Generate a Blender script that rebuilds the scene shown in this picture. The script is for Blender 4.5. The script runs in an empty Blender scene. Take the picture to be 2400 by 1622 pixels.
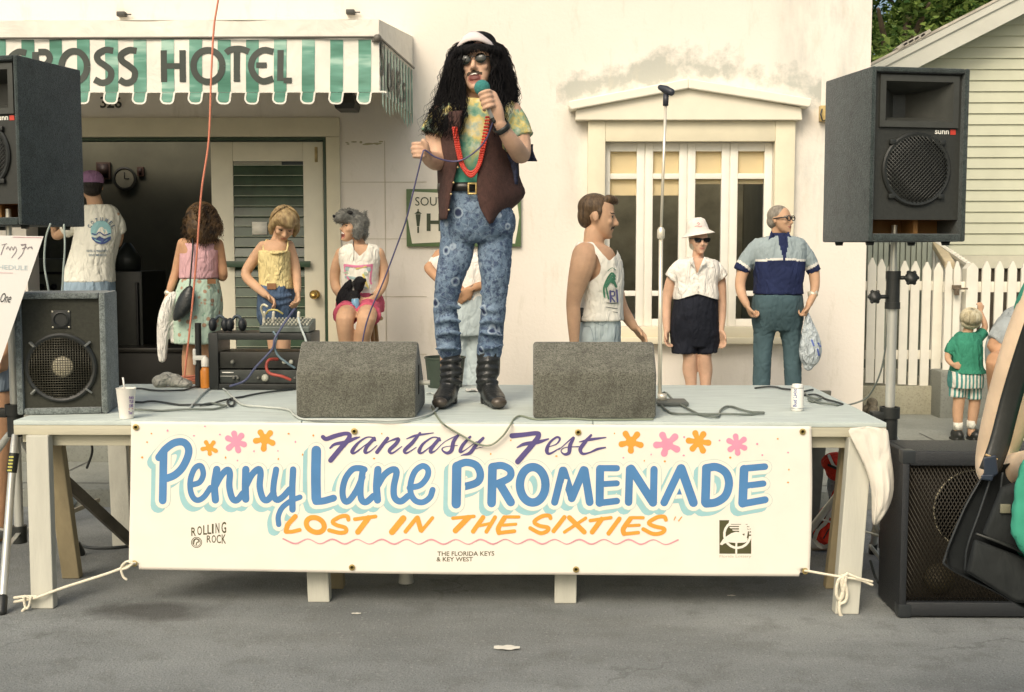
import bpy, bmesh, math, random
import numpy as np
from mathutils import Vector, Matrix, Euler, noise
from mathutils.bvhtree import BVHTree

R_ = math.radians
sc = bpy.context.scene
C = sc.collection
V = Vector

# ------------------------------------------------------------ camera
F, CX, CY, HC = 2750.0, 1200.0, 811.0, 1.52        # focal length and centre in photo pixels, eye height
PITCH, YAW = math.atan(221 / F), math.atan(50 / F)
cd = bpy.data.cameras.new('camera'); cam = bpy.data.objects.new('camera', cd); C.objects.link(cam)
cd.sensor_width = 36; cd.lens = 36 * F / 2400; cd.clip_start = .05; cd.clip_end = 500
cam.location = (0, 0, HC); cam.rotation_euler = (math.pi / 2 - PITCH, 0, YAW)
sc.camera = cam
RC = cam.rotation_euler.to_matrix()

def P(px, py, Y):
    d = RC @ V(((px - CX) / F, -(py - CY) / F, -1)); return V((0, 0, HC)) + d * (Y / d.y)
def PZ(px, py, Z):
    d = RC @ V(((px - CX) / F, -(py - CY) / F, -1)); return V((0, 0, HC)) + d * ((Z - HC) / d.z)

# ------------------------------------------------------------ light
SUN_EL, SUN_AZ = R_(42), R_(203)       # azimuth: clockwise from +Y; the sun stands high, behind the camera's left
w = bpy.data.worlds.new('World'); sc.world = w; w.use_nodes = True
nt = w.node_tree; nt.nodes.clear()
sky = nt.nodes.new('ShaderNodeTexSky'); sky.sky_type = 'NISHITA'; sky.sun_disc = False
sky.sun_elevation = SUN_EL; sky.sun_rotation = SUN_AZ; sky.air_density = 1.0; sky.dust_density = 6; sky.ozone_density = 0.3
tint = nt.nodes.new('ShaderNodeMix'); tint.data_type = 'RGBA'; tint.blend_type = 'MULTIPLY'
tint.inputs[0].default_value = 1; tint.inputs[7].default_value = (.95, .97, .91, 1)   # warm hazy afternoon sky
bg = nt.nodes.new('ShaderNodeBackground'); bg.inputs[1].default_value = .148
out = nt.nodes.new('ShaderNodeOutputWorld')
nt.links.new(sky.outputs[0], tint.inputs[6]); nt.links.new(tint.outputs[2], bg.inputs[0]); nt.links.new(bg.outputs[0], out.inputs[0])
sl = bpy.data.lights.new('sun', 'SUN'); so = bpy.data.objects.new('sun', sl); C.objects.link(so)
sl.energy = 1.35; sl.angle = R_(26); sl.color = (1, .915, .82)
sd = V((math.sin(SUN_AZ) * math.cos(SUN_EL), math.cos(SUN_AZ) * math.cos(SUN_EL), math.sin(SUN_EL)))
so.rotation_euler = sd.to_track_quat('Z', 'Y').to_euler(); so.location = (-4, -4, 9)
vs = sc.view_settings
vs.view_transform = 'Standard'; vs.look = 'None'; vs.gamma = 1; vs.exposure = 0.14
sc.cycles.max_bounces = 6; sc.cycles.use_denoising = True
try: sc.cycles.denoiser = 'OPENIMAGEDENOISE'
except Exception: pass

# ------------------------------------------------------------ materials
_m = {}
def srgb(r, g, b):
    f = lambda c: (c / 255 / 12.92) if c / 255 <= .04045 else ((c / 255 + .055) / 1.055) ** 2.4
    return (f(r), f(g), f(b))
def sc3(c, k): return (min(c[0] * k, 1), min(c[1] * k, 1), min(c[2] * k, 1), 1)
def base(name):
    m = bpy.data.materials.new(name); m.use_nodes = True
    t = m.node_tree; b = t.nodes['Principled BSDF']
    tc = t.nodes.new('ShaderNodeTexCoord')
    return m, t, b, tc
def N(t, kind, **kw):
    n = t.nodes.new(kind)
    for k, v in kw.items(): setattr(n, k, v)
    return n
def nz(t, tc, scale, detail=4, rough=.55, stretch=None, co='Object'):
    n = N(t, 'ShaderNodeTexNoise'); n.inputs['Scale'].default_value = scale
    n.inputs['Detail'].default_value = detail; n.inputs['Roughness'].default_value = rough
    if stretch:
        mp = N(t, 'ShaderNodeMapping'); mp.inputs['Scale'].default_value = stretch
        t.links.new(tc.outputs[co], mp.inputs[0]); t.links.new(mp.outputs[0], n.inputs['Vector'])
    else: t.links.new(tc.outputs[co], n.inputs['Vector'])
    return n
def ramp(t, src, stops, interp='LINEAR'):
    r = N(t, 'ShaderNodeValToRGB'); r.color_ramp.interpolation = interp
    e = r.color_ramp.elements
    while len(e) < len(stops): e.new(.5)
    for i, (p, c) in enumerate(stops):
        e[i].position = p; e[i].color = tuple(c) + (1,) if len(c) == 3 else c
    t.links.new(src, r.inputs[0]); return r
def mixc(t, a, b, fac, blend='MIX'):
    n = N(t, 'ShaderNodeMix', data_type='RGBA', blend_type=blend)
    for sock, v in ((0, fac), (6, a), (7, b)):
        if hasattr(v, 'is_linked') or hasattr(v, 'links'): t.links.new(v, n.inputs[sock])
        elif isinstance(v, (int, float)): n.inputs[sock].default_value = v
        else: n.inputs[sock].default_value = tuple(v) + (1,) if len(v) == 3 else v
    return n.outputs[2]
def bump(t, b, src, strength, dist=.01):
    n = N(t, 'ShaderNodeBump'); n.inputs['Strength'].default_value = strength; n.inputs['Distance'].default_value = dist
    t.links.new(src, n.inputs['Height']); t.links.new(n.outputs[0], b.inputs['Normal'])
def M(name, col, rough=.6, var=.12, scale=12, bmp=0, bscale=None, metal=0, stretch=None, sheen=0, spec=None, sss=0, bdist=.01):
    """a surface of one colour with uneven tone, gloss and relief"""
    if name in _m: return _m[name]
    m, t, b, tc = base(name)
    n = nz(t, tc, scale, 5, .6, stretch)
    r = ramp(t, n.outputs['Fac'], [(.3, sc3(col, 1 - var)), (.7, sc3(col, 1 + var))])
    t.links.new(r.outputs[0], b.inputs['Base Color'])
    b.inputs['Roughness'].default_value = rough; b.inputs['Metallic'].default_value = metal
    if spec is not None: b.inputs['Specular IOR Level'].default_value = spec
    if sheen: b.inputs['Sheen Weight'].default_value = sheen
    if sss:
        b.inputs['Subsurface Weight'].default_value = sss; b.inputs['Subsurface Radius'].default_value = (.01, .004, .002)
    if bmp:
        n2 = nz(t, tc, bscale or scale * 4, 4, .6, stretch); bump(t, b, n2.outputs['Fac'], bmp, bdist)
    _m[name] = m; return m
def CLOTH(name, col, var=.1, folds=.5, fs=14, stretch=(1, 1, .35), rough=.85):
    """cloth: soft folds and a fine weave"""
    if name in _m: return _m[name]
    m, t, b, tc = base(name)
    n = nz(t, tc, 9, 4, .55); r = ramp(t, n.outputs['Fac'], [(.3, sc3(col, 1 - var)), (.7, sc3(col, 1 + var))])
    t.links.new(r.outputs[0], b.inputs['Base Color']); b.inputs['Roughness'].default_value = rough
    b.inputs['Specular IOR Level'].default_value = .2
    n2 = nz(t, tc, fs, 3, .5, stretch); n2.inputs['Distortion'].default_value = .8; bump(t, b, n2.outputs['Fac'], min(folds * 1.2, 1), .05)
    _m[name] = m; return m

# ------------------------------------------------------------ objects
MW = {}
def tag(o, label=None, cat=None, group=None, kind=None):
    if label: o['label'] = label
    if cat: o['category'] = cat
    if group: o['group'] = group
    if kind: o['kind'] = kind
    return o
def thing(name, label, cat, loc=(0, 0, 0), rz=0, group=None):
    o = bpy.data.objects.new(name, None); C.objects.link(o); o.location = loc; o.rotation_euler = (0, 0, rz)
    o.empty_display_size = .1
    MW[o] = Matrix.Translation(V(loc)) @ Matrix.Rotation(rz, 4, 'Z')
    return tag(o, label, cat, group)
def crom(pts, n=6, closed=False):
    """smooth curve through tuples of any length"""
    if len(pts) < 3: return [tuple(map(float, p)) for p in pts]
    a = [np.array(p, float) for p in pts]; o = []
    L = len(a); rng = range(L if closed else L - 1)
    for i in rng:
        p1, p2 = a[i], a[(i + 1) % L]
        p0 = a[(i - 1) % L] if (closed or i > 0) else 2 * p1 - p2
        p3 = a[(i + 2) % L] if (closed or i + 2 < L) else 2 * p2 - p1
        for k in range(n):
            t = k / n
            o.append(tuple(.5 * (2 * p1 + (p2 - p0) * t + (2 * p0 - 5 * p1 + 4 * p2 - p3) * t * t + (3 * p1 - p0 - 3 * p2 + p3) * t ** 3)))
    if not closed: o.append(tuple(a[-1]))
    return o

class MB:
    def __init__(s): s.bm = bmesh.new(); s.mi = 0
    def f(s, vs):
        try: x = s.bm.faces.new(vs); x.material_index = s.mi; return x
        except ValueError: return None
    def v(s, p): return s.bm.verts.new(p)
    def poly(s, pts): return s.f([s.v(p) for p in pts])
    def box(s, lo, hi, mat=None, bev=0):
        lo, hi = V(lo), V(hi)
        r = bmesh.ops.create_cube(s.bm, size=1)
        vs = r['verts']
        for q in vs: q.co = V(((lo[i] + hi[i]) / 2 + q.co[i] * (hi[i] - lo[i]) for i in range(3)))
        fs = set(f for q in vs for f in q.link_faces)
        for f in fs: f.material_index = s.mi
        if bev:
            g = bmesh.ops.bevel(s.bm, geom=list(set(e for q in vs for e in q.link_edges)), offset=bev, segments=2, affect='EDGES', profile=.6)
            for f in g['faces']: f.material_index = s.mi
            vs = list(set(q for f in g['faces'] for q in f.verts) | set(q for q in vs if q.is_valid))
            vs = s._island(vs)
        if mat is not None: bmesh.ops.transform(s.bm, matrix=mat, verts=[q for q in vs if q.is_valid])
        return s
    def _island(s, vs):
        seen = set(vs); st = list(vs)
        while st:
            q = st.pop()
            for e in q.link_edges:
                o = e.other_vert(q)
                if o not in seen: seen.add(o); st.append(o)
        return list(seen)
    def beam(s, a, b, wx, wz, bev=0, up=(0, 0, 1)):
        """a square bar from a to b, wx across and wz in the other direction"""
        a, b = V(a), V(b); d = (b - a); L = d.length; z = d.normalized()
        u = V(up)
        if abs(z.dot(u)) > .95: u = V((0, 1, 0))
        x = u.cross(z).normalized(); y = z.cross(x)
        m = Matrix((x, y, z)).transposed().to_4x4(); m.translation = a
        return s.box((-wx / 2, -wz / 2, 0), (wx / 2, wz / 2, L), m, bev)
    def loft(s, rings, cap=True, closed=True):
        rv = [[s.v(p) for p in r] for r in rings]; n = len(rv[0])
        for i in range(len(rv) - 1):
            for j in range(n if closed else n - 1):
                k = (j + 1) % n
                s.f([rv[i][j], rv[i][k], rv[i + 1][k], rv[i + 1][j]])
        if cap and closed: s.f(rv[0][::-1]); s.f(rv[-1])
        return rv
    def tube(s, pts, r, seg=10, round_=True, flat=None, side=None):
        """swept round bar; r a number or one per point; flat squashes the section across 'side'"""
        pts = [V(p) for p in pts]; n = len(pts)
        rr = [r] * n if isinstance(r, (int, float)) else list(r)
        T = []
        for i in range(n):
            d = pts[min(i + 1, n - 1)] - pts[max(i - 1, 0)]
            T.append(d.normalized() if d.length > 1e-9 else V((0, 0, 1)))
        u = V(side) if side is not None else (V((0, 1, 0)) if abs(T[0].y) < .9 else V((1, 0, 0)))
        rings = []
        def ring(p, t, u, rad):
            x = (u - t * u.dot(t)).normalized(); y = t.cross(x)
            fl = flat or 1
            return [p + x * (math.cos(a) * rad * fl) + y * (math.sin(a) * rad) for a in (2 * math.pi * k / seg for k in range(seg))], x
        if round_:
            for a in (80, 50, 22):
                q, u = ring(pts[0] - T[0] * rr[0] * math.sin(R_(a)) * .98, T[0], u, rr[0] * math.cos(R_(a))); rings.append(q)
        for i in range(n):
            q, u = ring(pts[i], T[i], u, rr[i]); rings.append(q)
        if round_:
            for a in (22, 50, 80):
                q, u = ring(pts[-1] + T[-1] * rr[-1] * math.sin(R_(a)) * .98, T[-1], u, rr[-1] * math.cos(R_(a))); rings.append(q)
        s.loft(rings); return s
    def cyl(s, a, b, r0, r1=None, seg=20): return s.tube([a, b], [r0, r0 if r1 is None else r1], seg, False)
    def ell(s, c, r, rot=None, u=16, v=10):
        if isinstance(r, (int, float)): r = (r, r, r)
        m = Matrix.Translation(V(c)) @ (rot.to_4x4() if rot is not None else Matrix()) @ Matrix.Diagonal((*r, 1))
        g = bmesh.ops.create_uvsphere(s.bm, u_segments=u, v_segments=v, radius=1, matrix=m)
        for f in set(f for q in g['verts'] for f in q.link_faces): f.material_index = s.mi
        return s
    def lathe(s, prof, o=(0, 0, 0), seg=28, axis='Z', mat=None):
        o = V(o); rings = []
        for r, h in prof:
            ring = []
            for k in range(seg):
                a = 2 * math.pi * k / seg
                p = V((r * math.cos(a), r * math.sin(a), h)) if axis == 'Z' else V((r * math.cos(a), -h, r * math.sin(a)))
                p = p + o
                ring.append(mat @ p if mat is not None else p)
            rings.append(ring)
        s.loft(rings); return s
    def prism(s, pts2, y0, y1, fn=None):
        """outline (x,z) pulled from y0 to y1"""
        fn = fn or (lambda x, y, z: V((x, y, z)))
        a = [s.v(fn(x, y0, z)) for x, z in pts2]; b = [s.v(fn(x, y1, z)) for x, z in pts2]
        s.f(a); s.f(b[::-1]); n = len(a)
        for i in range(n): s.f([a[i], b[i], b[(i + 1) % n], a[(i + 1) % n]])
        return s
    def grid(s, rows):
        rv = [[s.v(p) for p in r] for r in rows]
        for i in range(len(rv) - 1):
            for j in range(len(rv[0]) - 1): s.f([rv[i][j], rv[i][j + 1], rv[i + 1][j + 1], rv[i + 1][j]])
        return rv
    def stroke(s, pts, width, fn, n=6, smooth=True, cap=True):
        """painted brush line: pts in 2D, fn maps (x, y) to the surface; width one number or one per point"""
        if isinstance(width, (int, float)): pts = [(p[0], p[1], width) for p in pts]
        else: pts = [(p[0], p[1], q) for p, q in zip(pts, width)]
        c = crom(pts, n) if smooth and len(pts) > 2 else pts
        L, Rr = [], []
        for i, (x, y, q) in enumerate(c):
            a, b = c[max(i - 1, 0)], c[min(i + 1, len(c) - 1)]
            dx, dy = b[0] - a[0], b[1] - a[1]; d = math.hypot(dx, dy) or 1
            nx, ny = -dy / d * q / 2, dx / d * q / 2
            L.append(s.v(fn(x + nx, y + ny))); Rr.append(s.v(fn(x - nx, y - ny)))
        for i in range(len(c) - 1): s.f([L[i], L[i + 1], Rr[i + 1], Rr[i]])
        if cap:
            for e, o, l, r in ((0, 1, Rr[0], L[0]), (-1, -2, L[-1], Rr[-1])):
                x, y, q = c[e]; a0 = math.atan2(y - c[o][1], x - c[o][0])
                s.f([l] + [s.v(fn(x + math.cos(a0 + R_(t)) * q / 2, y + math.sin(a0 + R_(t)) * q / 2)) for t in (60, 30, 0, -30, -60)] + [r])
        return s
    def disc(s, x, y, rx, ry, fn, n=14, rot=0):
        cr, sr = math.cos(rot), math.sin(rot)
        vs = []
        for k in range(n):
            a = 2 * math.pi * k / n; u, q = rx * math.cos(a), ry * math.sin(a)
            vs.append(s.v(fn(x + u * cr - q * sr, y + u * sr + q * cr)))
        s.f(vs); return s
    def add(s, me, mat=None):
        """append another mesh"""
        k = len(s.bm.verts); s.bm.verts.ensure_lookup_table()
        vs = [s.v((mat @ q.co) if mat is not None else q.co) for q in me.vertices]
        for p in me.polygons: s.f([vs[i] for i in p.vertices])
        return s

def _eval(me, mods):
    o = bpy.data.objects.new('work', me); C.objects.link(o)
    for kind, kw in mods:
        md = o.modifiers.new('m', kind)
        for k, v in kw.items(): setattr(md, k, v)
    dg = bpy.context.evaluated_depsgraph_get(); dg.update()
    r = bpy.data.meshes.new_from_object(o.evaluated_get(dg), preserve_all_data_layers=True, depsgraph=dg)
    bpy.data.objects.remove(o); bpy.data.meshes.remove(me); return r
def mesh_of(mb, name='mesh', vox=0, sm=0, solid=0, sub=0, bev=0, normals=True, dec=0):
    if normals: bmesh.ops.recalc_face_normals(mb.bm, faces=mb.bm.faces[:])
    me = bpy.data.meshes.new(name); mb.bm.to_mesh(me); mb.bm.free()
    mods = []
    if bev: mods.append(('BEVEL', dict(width=bev, segments=2, limit_method='ANGLE')))
    if solid: mods.append(('SOLIDIFY', dict(thickness=solid, offset=0)))
    if vox: mods.append(('REMESH', dict(mode='VOXEL', voxel_size=vox)))
    if sm: mods.append(('SMOOTH', dict(factor=.5, iterations=sm)))
    if sub: mods.append(('SUBSURF', dict(levels=sub, render_levels=sub)))
    if dec: mods.append(('DECIMATE', dict(ratio=dec)))
    if mods: me = _eval(me, mods); me.name = name
    return me
def obj(name, mb, mats, parent=None, smooth=True, W=True, label=None, **kw):
    """links a builder (or mesh) as ONE object; W: coordinates are world ones"""
    me = mb if isinstance(mb, bpy.types.Mesh) else mesh_of(mb, name, **kw)
    mats = mats if isinstance(mats, (list, tuple)) else [mats]
    for m in mats: me.materials.append(m)
    o = bpy.data.objects.new(name, me); C.objects.link(o)
    if parent is not None:
        if W: me.transform(MW[parent].inverted())
        o.parent = parent; MW[o] = MW[parent]
    else: MW[o] = Matrix()
    if smooth is True: me.polygons.foreach_set('use_smooth', [True] * len(me.polygons))
    elif smooth:
        me.polygons.foreach_set('use_smooth', [True] * len(me.polygons))
        try: me.set_sharp_from_angle(angle=R_(smooth))
        except Exception: pass
    if label: o['label'] = label
    return o
def rebase(o, loc):
    """put a one-mesh thing's origin at its base"""
    loc = V(loc); o.data.transform(Matrix.Translation(-loc)); o.location = loc; MW[o] = Matrix.Translation(loc); return o
def one(name, mb, mats, label, cat, base_=None, smooth=True, group=None, kind=None, **kw):
    o = obj(name, mb, mats, None, smooth, **kw)
    if base_ is not None: rebase(o, base_)
    return tag(o, label, cat, group, kind)
def struct(name, mb, mats, smooth=False, **kw):
    o = obj(name, mb, mats, None, smooth, **kw); o['kind'] = 'structure'; return o
def paint(o, fn):
    """per-face material index from the face centre in world space and its normal"""
    me = o.data; n = len(me.polygons); c = np.empty(n * 3); me.polygons.foreach_get('center', c); c = c.reshape(-1, 3)
    nn = np.empty(n * 3); me.polygons.foreach_get('normal', nn); nn = nn.reshape(-1, 3)
    m = np.array(MW[o]); c = c @ m[:3, :3].T + m[:3, 3]; nn = nn @ m[:3, :3].T
    me.polygons.foreach_set('material_index', fn(c, nn).astype(np.int32)); me.update()
def text_mesh(txt, size=1, bold=0, space=1, align='CENTER'):
    cu = bpy.data.curves.new('text', 'FONT'); cu.body = txt; cu.size = size; cu.offset = bold; cu.space_character = space
    cu.align_x = align; cu.align_y = 'CENTER'; cu.resolution_u = 3
    o = bpy.data.objects.new('text', cu); C.objects.link(o)
    dg = bpy.context.evaluated_depsgraph_get(); dg.update()
    me = bpy.data.meshes.new_from_object(o.evaluated_get(dg)); bpy.data.objects.remove(o); bpy.data.curves.remove(cu); return me
def text_on(mb, txt, x, y, h, fn, bold=0, wide=None, rot=0, shear=0, space=1):
    """flat letters of cap height h centred on (x, y) of a 2D chart (y down), fitted to width 'wide'"""
    me = text_mesh(txt, 1, bold, space); k = h / .72
    xs = [q.co.x for q in me.vertices]; kx = (wide / (max(xs) - min(xs))) if wide else k
    mx = (max(xs) + min(xs)) / 2; ys = [q.co.y for q in me.vertices]; my = (max(ys) + min(ys)) / 2
    cr, sr = math.cos(rot), math.sin(rot); vs = []
    for q in me.vertices:
        u, v2 = (q.co.x - mx) * kx, -(q.co.y - my) * k
        u -= v2 * shear
        vs.append(mb.v(fn(x + u * cr - v2 * sr, y + u * sr + v2 * cr)))
    for p in me.polygons: mb.f([vs[i] for i in p.vertices])
    bpy.data.meshes.remove(me)
def bvh_of(o):
    m = MW[o]
    return BVHTree.FromPolygons([m @ q.co for q in o.data.vertices], [tuple(p.vertices) for p in o.data.polygons])
# ============================================================ the setting
SW, YW, YF, ZS = .11, 9.2, 4.91, .805     # pavement height, hotel wall, stage front, stage deck
rnd = random.Random(5)

def m_asphalt():
    m, t, b, tc = base('asphalt')
    big = nz(t, tc, .55, 4, .6, (1, 2.2, 1)); mid = nz(t, tc, 5, 5, .65); fine = nz(t, tc, 150, 3, .7); peb = nz(t, tc, 60, 2, .6)
    c = mixc(t, (.165, .176, .17), (.28, .295, .285), ramp(t, big.outputs[0], [(.35, (0, 0, 0)), (.65, (1, 1, 1))]).outputs[0])
    c = mixc(t, c, (.145, .15, .14), ramp(t, mid.outputs[0], [(.5, (0, 0, 0)), (.72, (.8, .8, .8))]).outputs[0])
    c = mixc(t, c, (.40, .40, .37), ramp(t, peb.outputs[0], [(.58, (0, 0, 0)), (.74, (.5, .5, .5))]).outputs[0])
    c = mixc(t, c, (.02, .02, .018), ramp(t, fine.outputs[0], [(.25, (.8, .8, .8)), (.5, (0, 0, 0))]).outputs[0])
    st = PZ(365, 1432, 0)                                         # the oily stain by the left leg
    mp = N(t, 'ShaderNodeMapping'); mp.inputs['Location'].default_value = (-st.x * 2.6, -st.y * 5.5, 0); mp.inputs['Scale'].default_value = (2.6, 5.5, 0)
    t.links.new(tc.outputs['Object'], mp.inputs[0])
    wob = N(t, 'ShaderNodeMix', data_type='RGBA', blend_type='LINEAR_LIGHT'); wob.inputs[0].default_value = .6
    t.links.new(mp.outputs[0], wob.inputs[6]); t.links.new(nz(t, tc, 4, 3, .6).outputs['Color'], wob.inputs[7])
    g = N(t, 'ShaderNodeTexGradient', gradient_type='SPHERICAL'); t.links.new(wob.outputs[2], g.inputs[0])
    c = mixc(t, c, (.03, .025, .02), ramp(t, g.outputs[1], [(.1, (0, 0, 0)), (.55, (.6, .6, .6))]).outputs[0])
    t.links.new(c, b.inputs['Base Color']); b.inputs['Roughness'].default_value = .85
    vc = N(t, 'ShaderNodeTexVoronoi', feature='DISTANCE_TO_EDGE'); vc.inputs['Scale'].default_value = .8
    w2 = N(t, 'ShaderNodeMix', data_type='RGBA', blend_type='LINEAR_LIGHT'); w2.inputs[0].default_value = .25; t.links.new(tc.outputs['Object'], w2.inputs[6]); t.links.new(nz(t, tc, 3, 4, .6).outputs['Color'], w2.inputs[7]); t.links.new(w2.outputs[2], vc.inputs['Vector'])
    msk = ramp(t, nz(t, tc, .7, 2, .5).outputs[0], [(.52, (0, 0, 0)), (.6, (1, 1, 1))]); ck = mixc(t, (0, 0, 0), ramp(t, vc.outputs[0], [(0, (.35, .35, .35)), (.012, (0, 0, 0))]).outputs[0], msk.outputs[0])
    c2 = mixc(t, c, (.03, .03, .028), ck); t.links.new(c2, b.inputs['Base Color'])
    bump(t, b, mixc(t, fine.outputs[0], peb.outputs[0], .5), .9, .012); return m
mb = MB(); g = 30
mb.poly([(-60, -8, 0), (60, -8, 0), (60, 70, 0), (-60, 70, 0)]); struct('street', mb, m_asphalt())

def m_concrete(name, col, crack=1):
    m, t, b, tc = base(name)
    a = nz(t, tc, 1.6, 5, .65); f = nz(t, tc, 70, 3, .6)
    c = mixc(t, sc3(col, .72), sc3(col, 1.12), ramp(t, a.outputs[0], [(.3, (0, 0, 0)), (.7, (1, 1, 1))]).outputs[0])
    c = mixc(t, c, sc3(col, .5), ramp(t, f.outputs[0], [(.3, (.6, .6, .6)), (.5, (0, 0, 0))]).outputs[0])
    t.links.new(c, b.inputs['Base Color']); b.inputs['Roughness'].default_value = .9; bump(t, b, f.outputs[0], .3, .004); return m
mconc = m_concrete('concrete', (.25, .26, .225))
yc = PZ(640, 1190, 0).y
mb = MB(); mb.box((-30, yc, -.2), (30, 26, SW), bev=.02); struct('pavement', mb, mconc, smooth=30)
mb = MB()                                                        # joints scored across the pavement
for k in range(-8, 10): mb.poly([(k * 1.5, yc + .15, SW + .003), (k * 1.5 + .012, yc + .15, SW + .003), (k * 1.5 + .012, 9.1, SW + .003), (k * 1.5, 9.1, SW + .003)])
mb.poly([(-20, yc + .16, SW + .0035), (20, yc + .16, SW + .0035), (20, yc + .172, SW + .0035), (-20, yc + .172, SW + .0035)])
struct('pavement_joints', mb, M('joint', (.1, .1, .09), .9))

# ---------------------------------------------------- hotel
def m_facade():
    m, t, b, tc = base('facade paint')
    a = nz(t, tc, .9, 4, .6); f = nz(t, tc, 38, 4, .6)
    c = mixc(t, (.775, .715, .625), (.83, .775, .695), ramp(t, a.outputs[0], [(.3, (0, 0, 0)), (.7, (1, 1, 1))]).outputs[0])
    # weathered grey band that follows the little roof over the window
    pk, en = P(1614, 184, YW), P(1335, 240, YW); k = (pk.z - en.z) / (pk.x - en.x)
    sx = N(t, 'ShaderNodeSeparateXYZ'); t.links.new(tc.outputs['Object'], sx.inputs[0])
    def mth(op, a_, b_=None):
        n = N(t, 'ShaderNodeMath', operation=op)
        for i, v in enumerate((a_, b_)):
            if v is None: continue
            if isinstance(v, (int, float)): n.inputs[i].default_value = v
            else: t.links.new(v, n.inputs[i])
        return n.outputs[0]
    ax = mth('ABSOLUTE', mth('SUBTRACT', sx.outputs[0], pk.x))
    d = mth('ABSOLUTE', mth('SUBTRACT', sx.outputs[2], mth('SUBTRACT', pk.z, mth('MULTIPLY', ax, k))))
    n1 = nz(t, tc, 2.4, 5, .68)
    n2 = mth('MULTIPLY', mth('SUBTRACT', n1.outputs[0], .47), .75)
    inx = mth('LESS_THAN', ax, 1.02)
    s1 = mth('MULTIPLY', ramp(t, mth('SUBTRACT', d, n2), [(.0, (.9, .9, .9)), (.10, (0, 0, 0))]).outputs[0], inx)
    # damp streaks at the corner of the building and round the window's shoulders
    ex = P(1905, 300, YW); e1 = mth('ABSOLUTE', mth('SUBTRACT', sx.outputs[0], ex.x + .06))
    n3 = nz(t, tc, 1.5, 5, .7, (1.6, 1, .5))
    s2 = mth('MULTIPLY', ramp(t, e1, [(.12, (1, 1, 1)), (.42, (0, 0, 0))]).outputs[0], ramp(t, n3.outputs[0], [(.44, (0, 0, 0)), (.62, (.75, .75, .75))]).outputs[0])
    hi = ramp(t, mth('MULTIPLY', sx.outputs[2], .25), [(.36, (0, 0, 0)), (.5, (1, 1, 1))]).outputs[0]
    s2 = mth('MULTIPLY', s2, hi)
    e2 = mth('ABSOLUTE', mth('SUBTRACT', sx.outputs[0], P(1352, 300, YW).x))
    s3 = mth('MULTIPLY', mth('MULTIPLY', ramp(t, e2, [(.02, (1, 1, 1)), (.16, (0, 0, 0))]).outputs[0], hi), ramp(t, n3.outputs[0], [(.4, (0, 0, 0)), (.6, (.6, .6, .6))]).outputs[0])
    s3 = mth('MULTIPLY', s3, mth('LESS_THAN', sx.outputs[2], en.z + .05))
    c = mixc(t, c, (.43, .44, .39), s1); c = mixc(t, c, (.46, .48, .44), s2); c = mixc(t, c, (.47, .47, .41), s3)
    dirt = nz(t, tc, 7, 5, .7, (1, 1, .3)); c = mixc(t, c, (.60, .55, .44), ramp(t, dirt.outputs[0], [(.55, (0, 0, 0)), (.75, (.6, .6, .6))]).outputs[0])
    t.links.new(c, b.inputs['Base Color']); b.inputs['Roughness'].default_value = .75
    bump(t, b, mixc(t, a.outputs[0], f.outputs[0], .5), .5, .012); return m
mfac = m_facade()
mtrim = M('cream trim', (.73, .67, .50), .55, .05, 6, .1)
mwhite = M('white window paint', (.82, .79, .70), .45, .04, 8, .1)
mgreen = M('dark green paint', (.035, .07, .04), .4, .2, 10)

hotel = thing('hotel_building', 'cream rendered hotel front with open doorway and gabled window', 'building', (0, YW, SW))
xl, xr = -6.5, P(2031, 560, YW).x
dx0, dx1, dz1 = P(60, 500, YW).x, P(766, 500, YW).x, P(480, 322, YW).z
wx0, wx1, wz0, wz1 = P(1416, 560, YW).x, P(1809, 560, YW).x, P(1600, 765, YW).z, P(1600, 333, YW).z
TH = .22; ztop = 5.4
mb = MB()
for (x0, x1, z0, z1) in ((xl, dx0, SW, ztop), (dx0, dx1, dz1, ztop), (dx1, wx0, SW, ztop), (wx0, wx1, SW, wz0), (wx0, wx1, wz1, ztop), (wx1, xr, SW, ztop)):
    mb.poly([(x0, YW, z0), (x1, YW, z0), (x1, YW, z1), (x0, YW, z1)])
for (x0, x1, z0, z1, fl) in ((dx0, dx1, SW, dz1, 0), (wx0, wx1, wz0, wz1, 1)):
    y1 = YW + TH
    mb.poly([(x0, YW, z0), (x0, YW, z1), (x0, y1, z1), (x0, y1, z0)]); mb.poly([(x1, YW, z0), (x1, YW, z1), (x1, y1, z1), (x1, y1, z0)])
    mb.poly([(x0, YW, z1), (x1, YW, z1), (x1, y1, z1), (x0, y1, z1)])
    if fl: mb.poly([(x0, YW, z0), (x1, YW, z0), (x1, y1, z0), (x0, y1, z0)])
mb.poly([(xr, YW, SW), (xr, 14, SW), (xr, 14, ztop), (xr, YW, ztop)]); mb.poly([(xl, YW, ztop), (xr, YW, ztop), (xr, 9.8, ztop), (xl, 9.8, ztop)])  # roof cut short out of view so sky light reaches the rooms
bmesh.ops.remove_doubles(mb.bm, verts=mb.bm.verts[:], dist=.0005)
obj('wall', mb, mfac, hotel, smooth=False)
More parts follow.
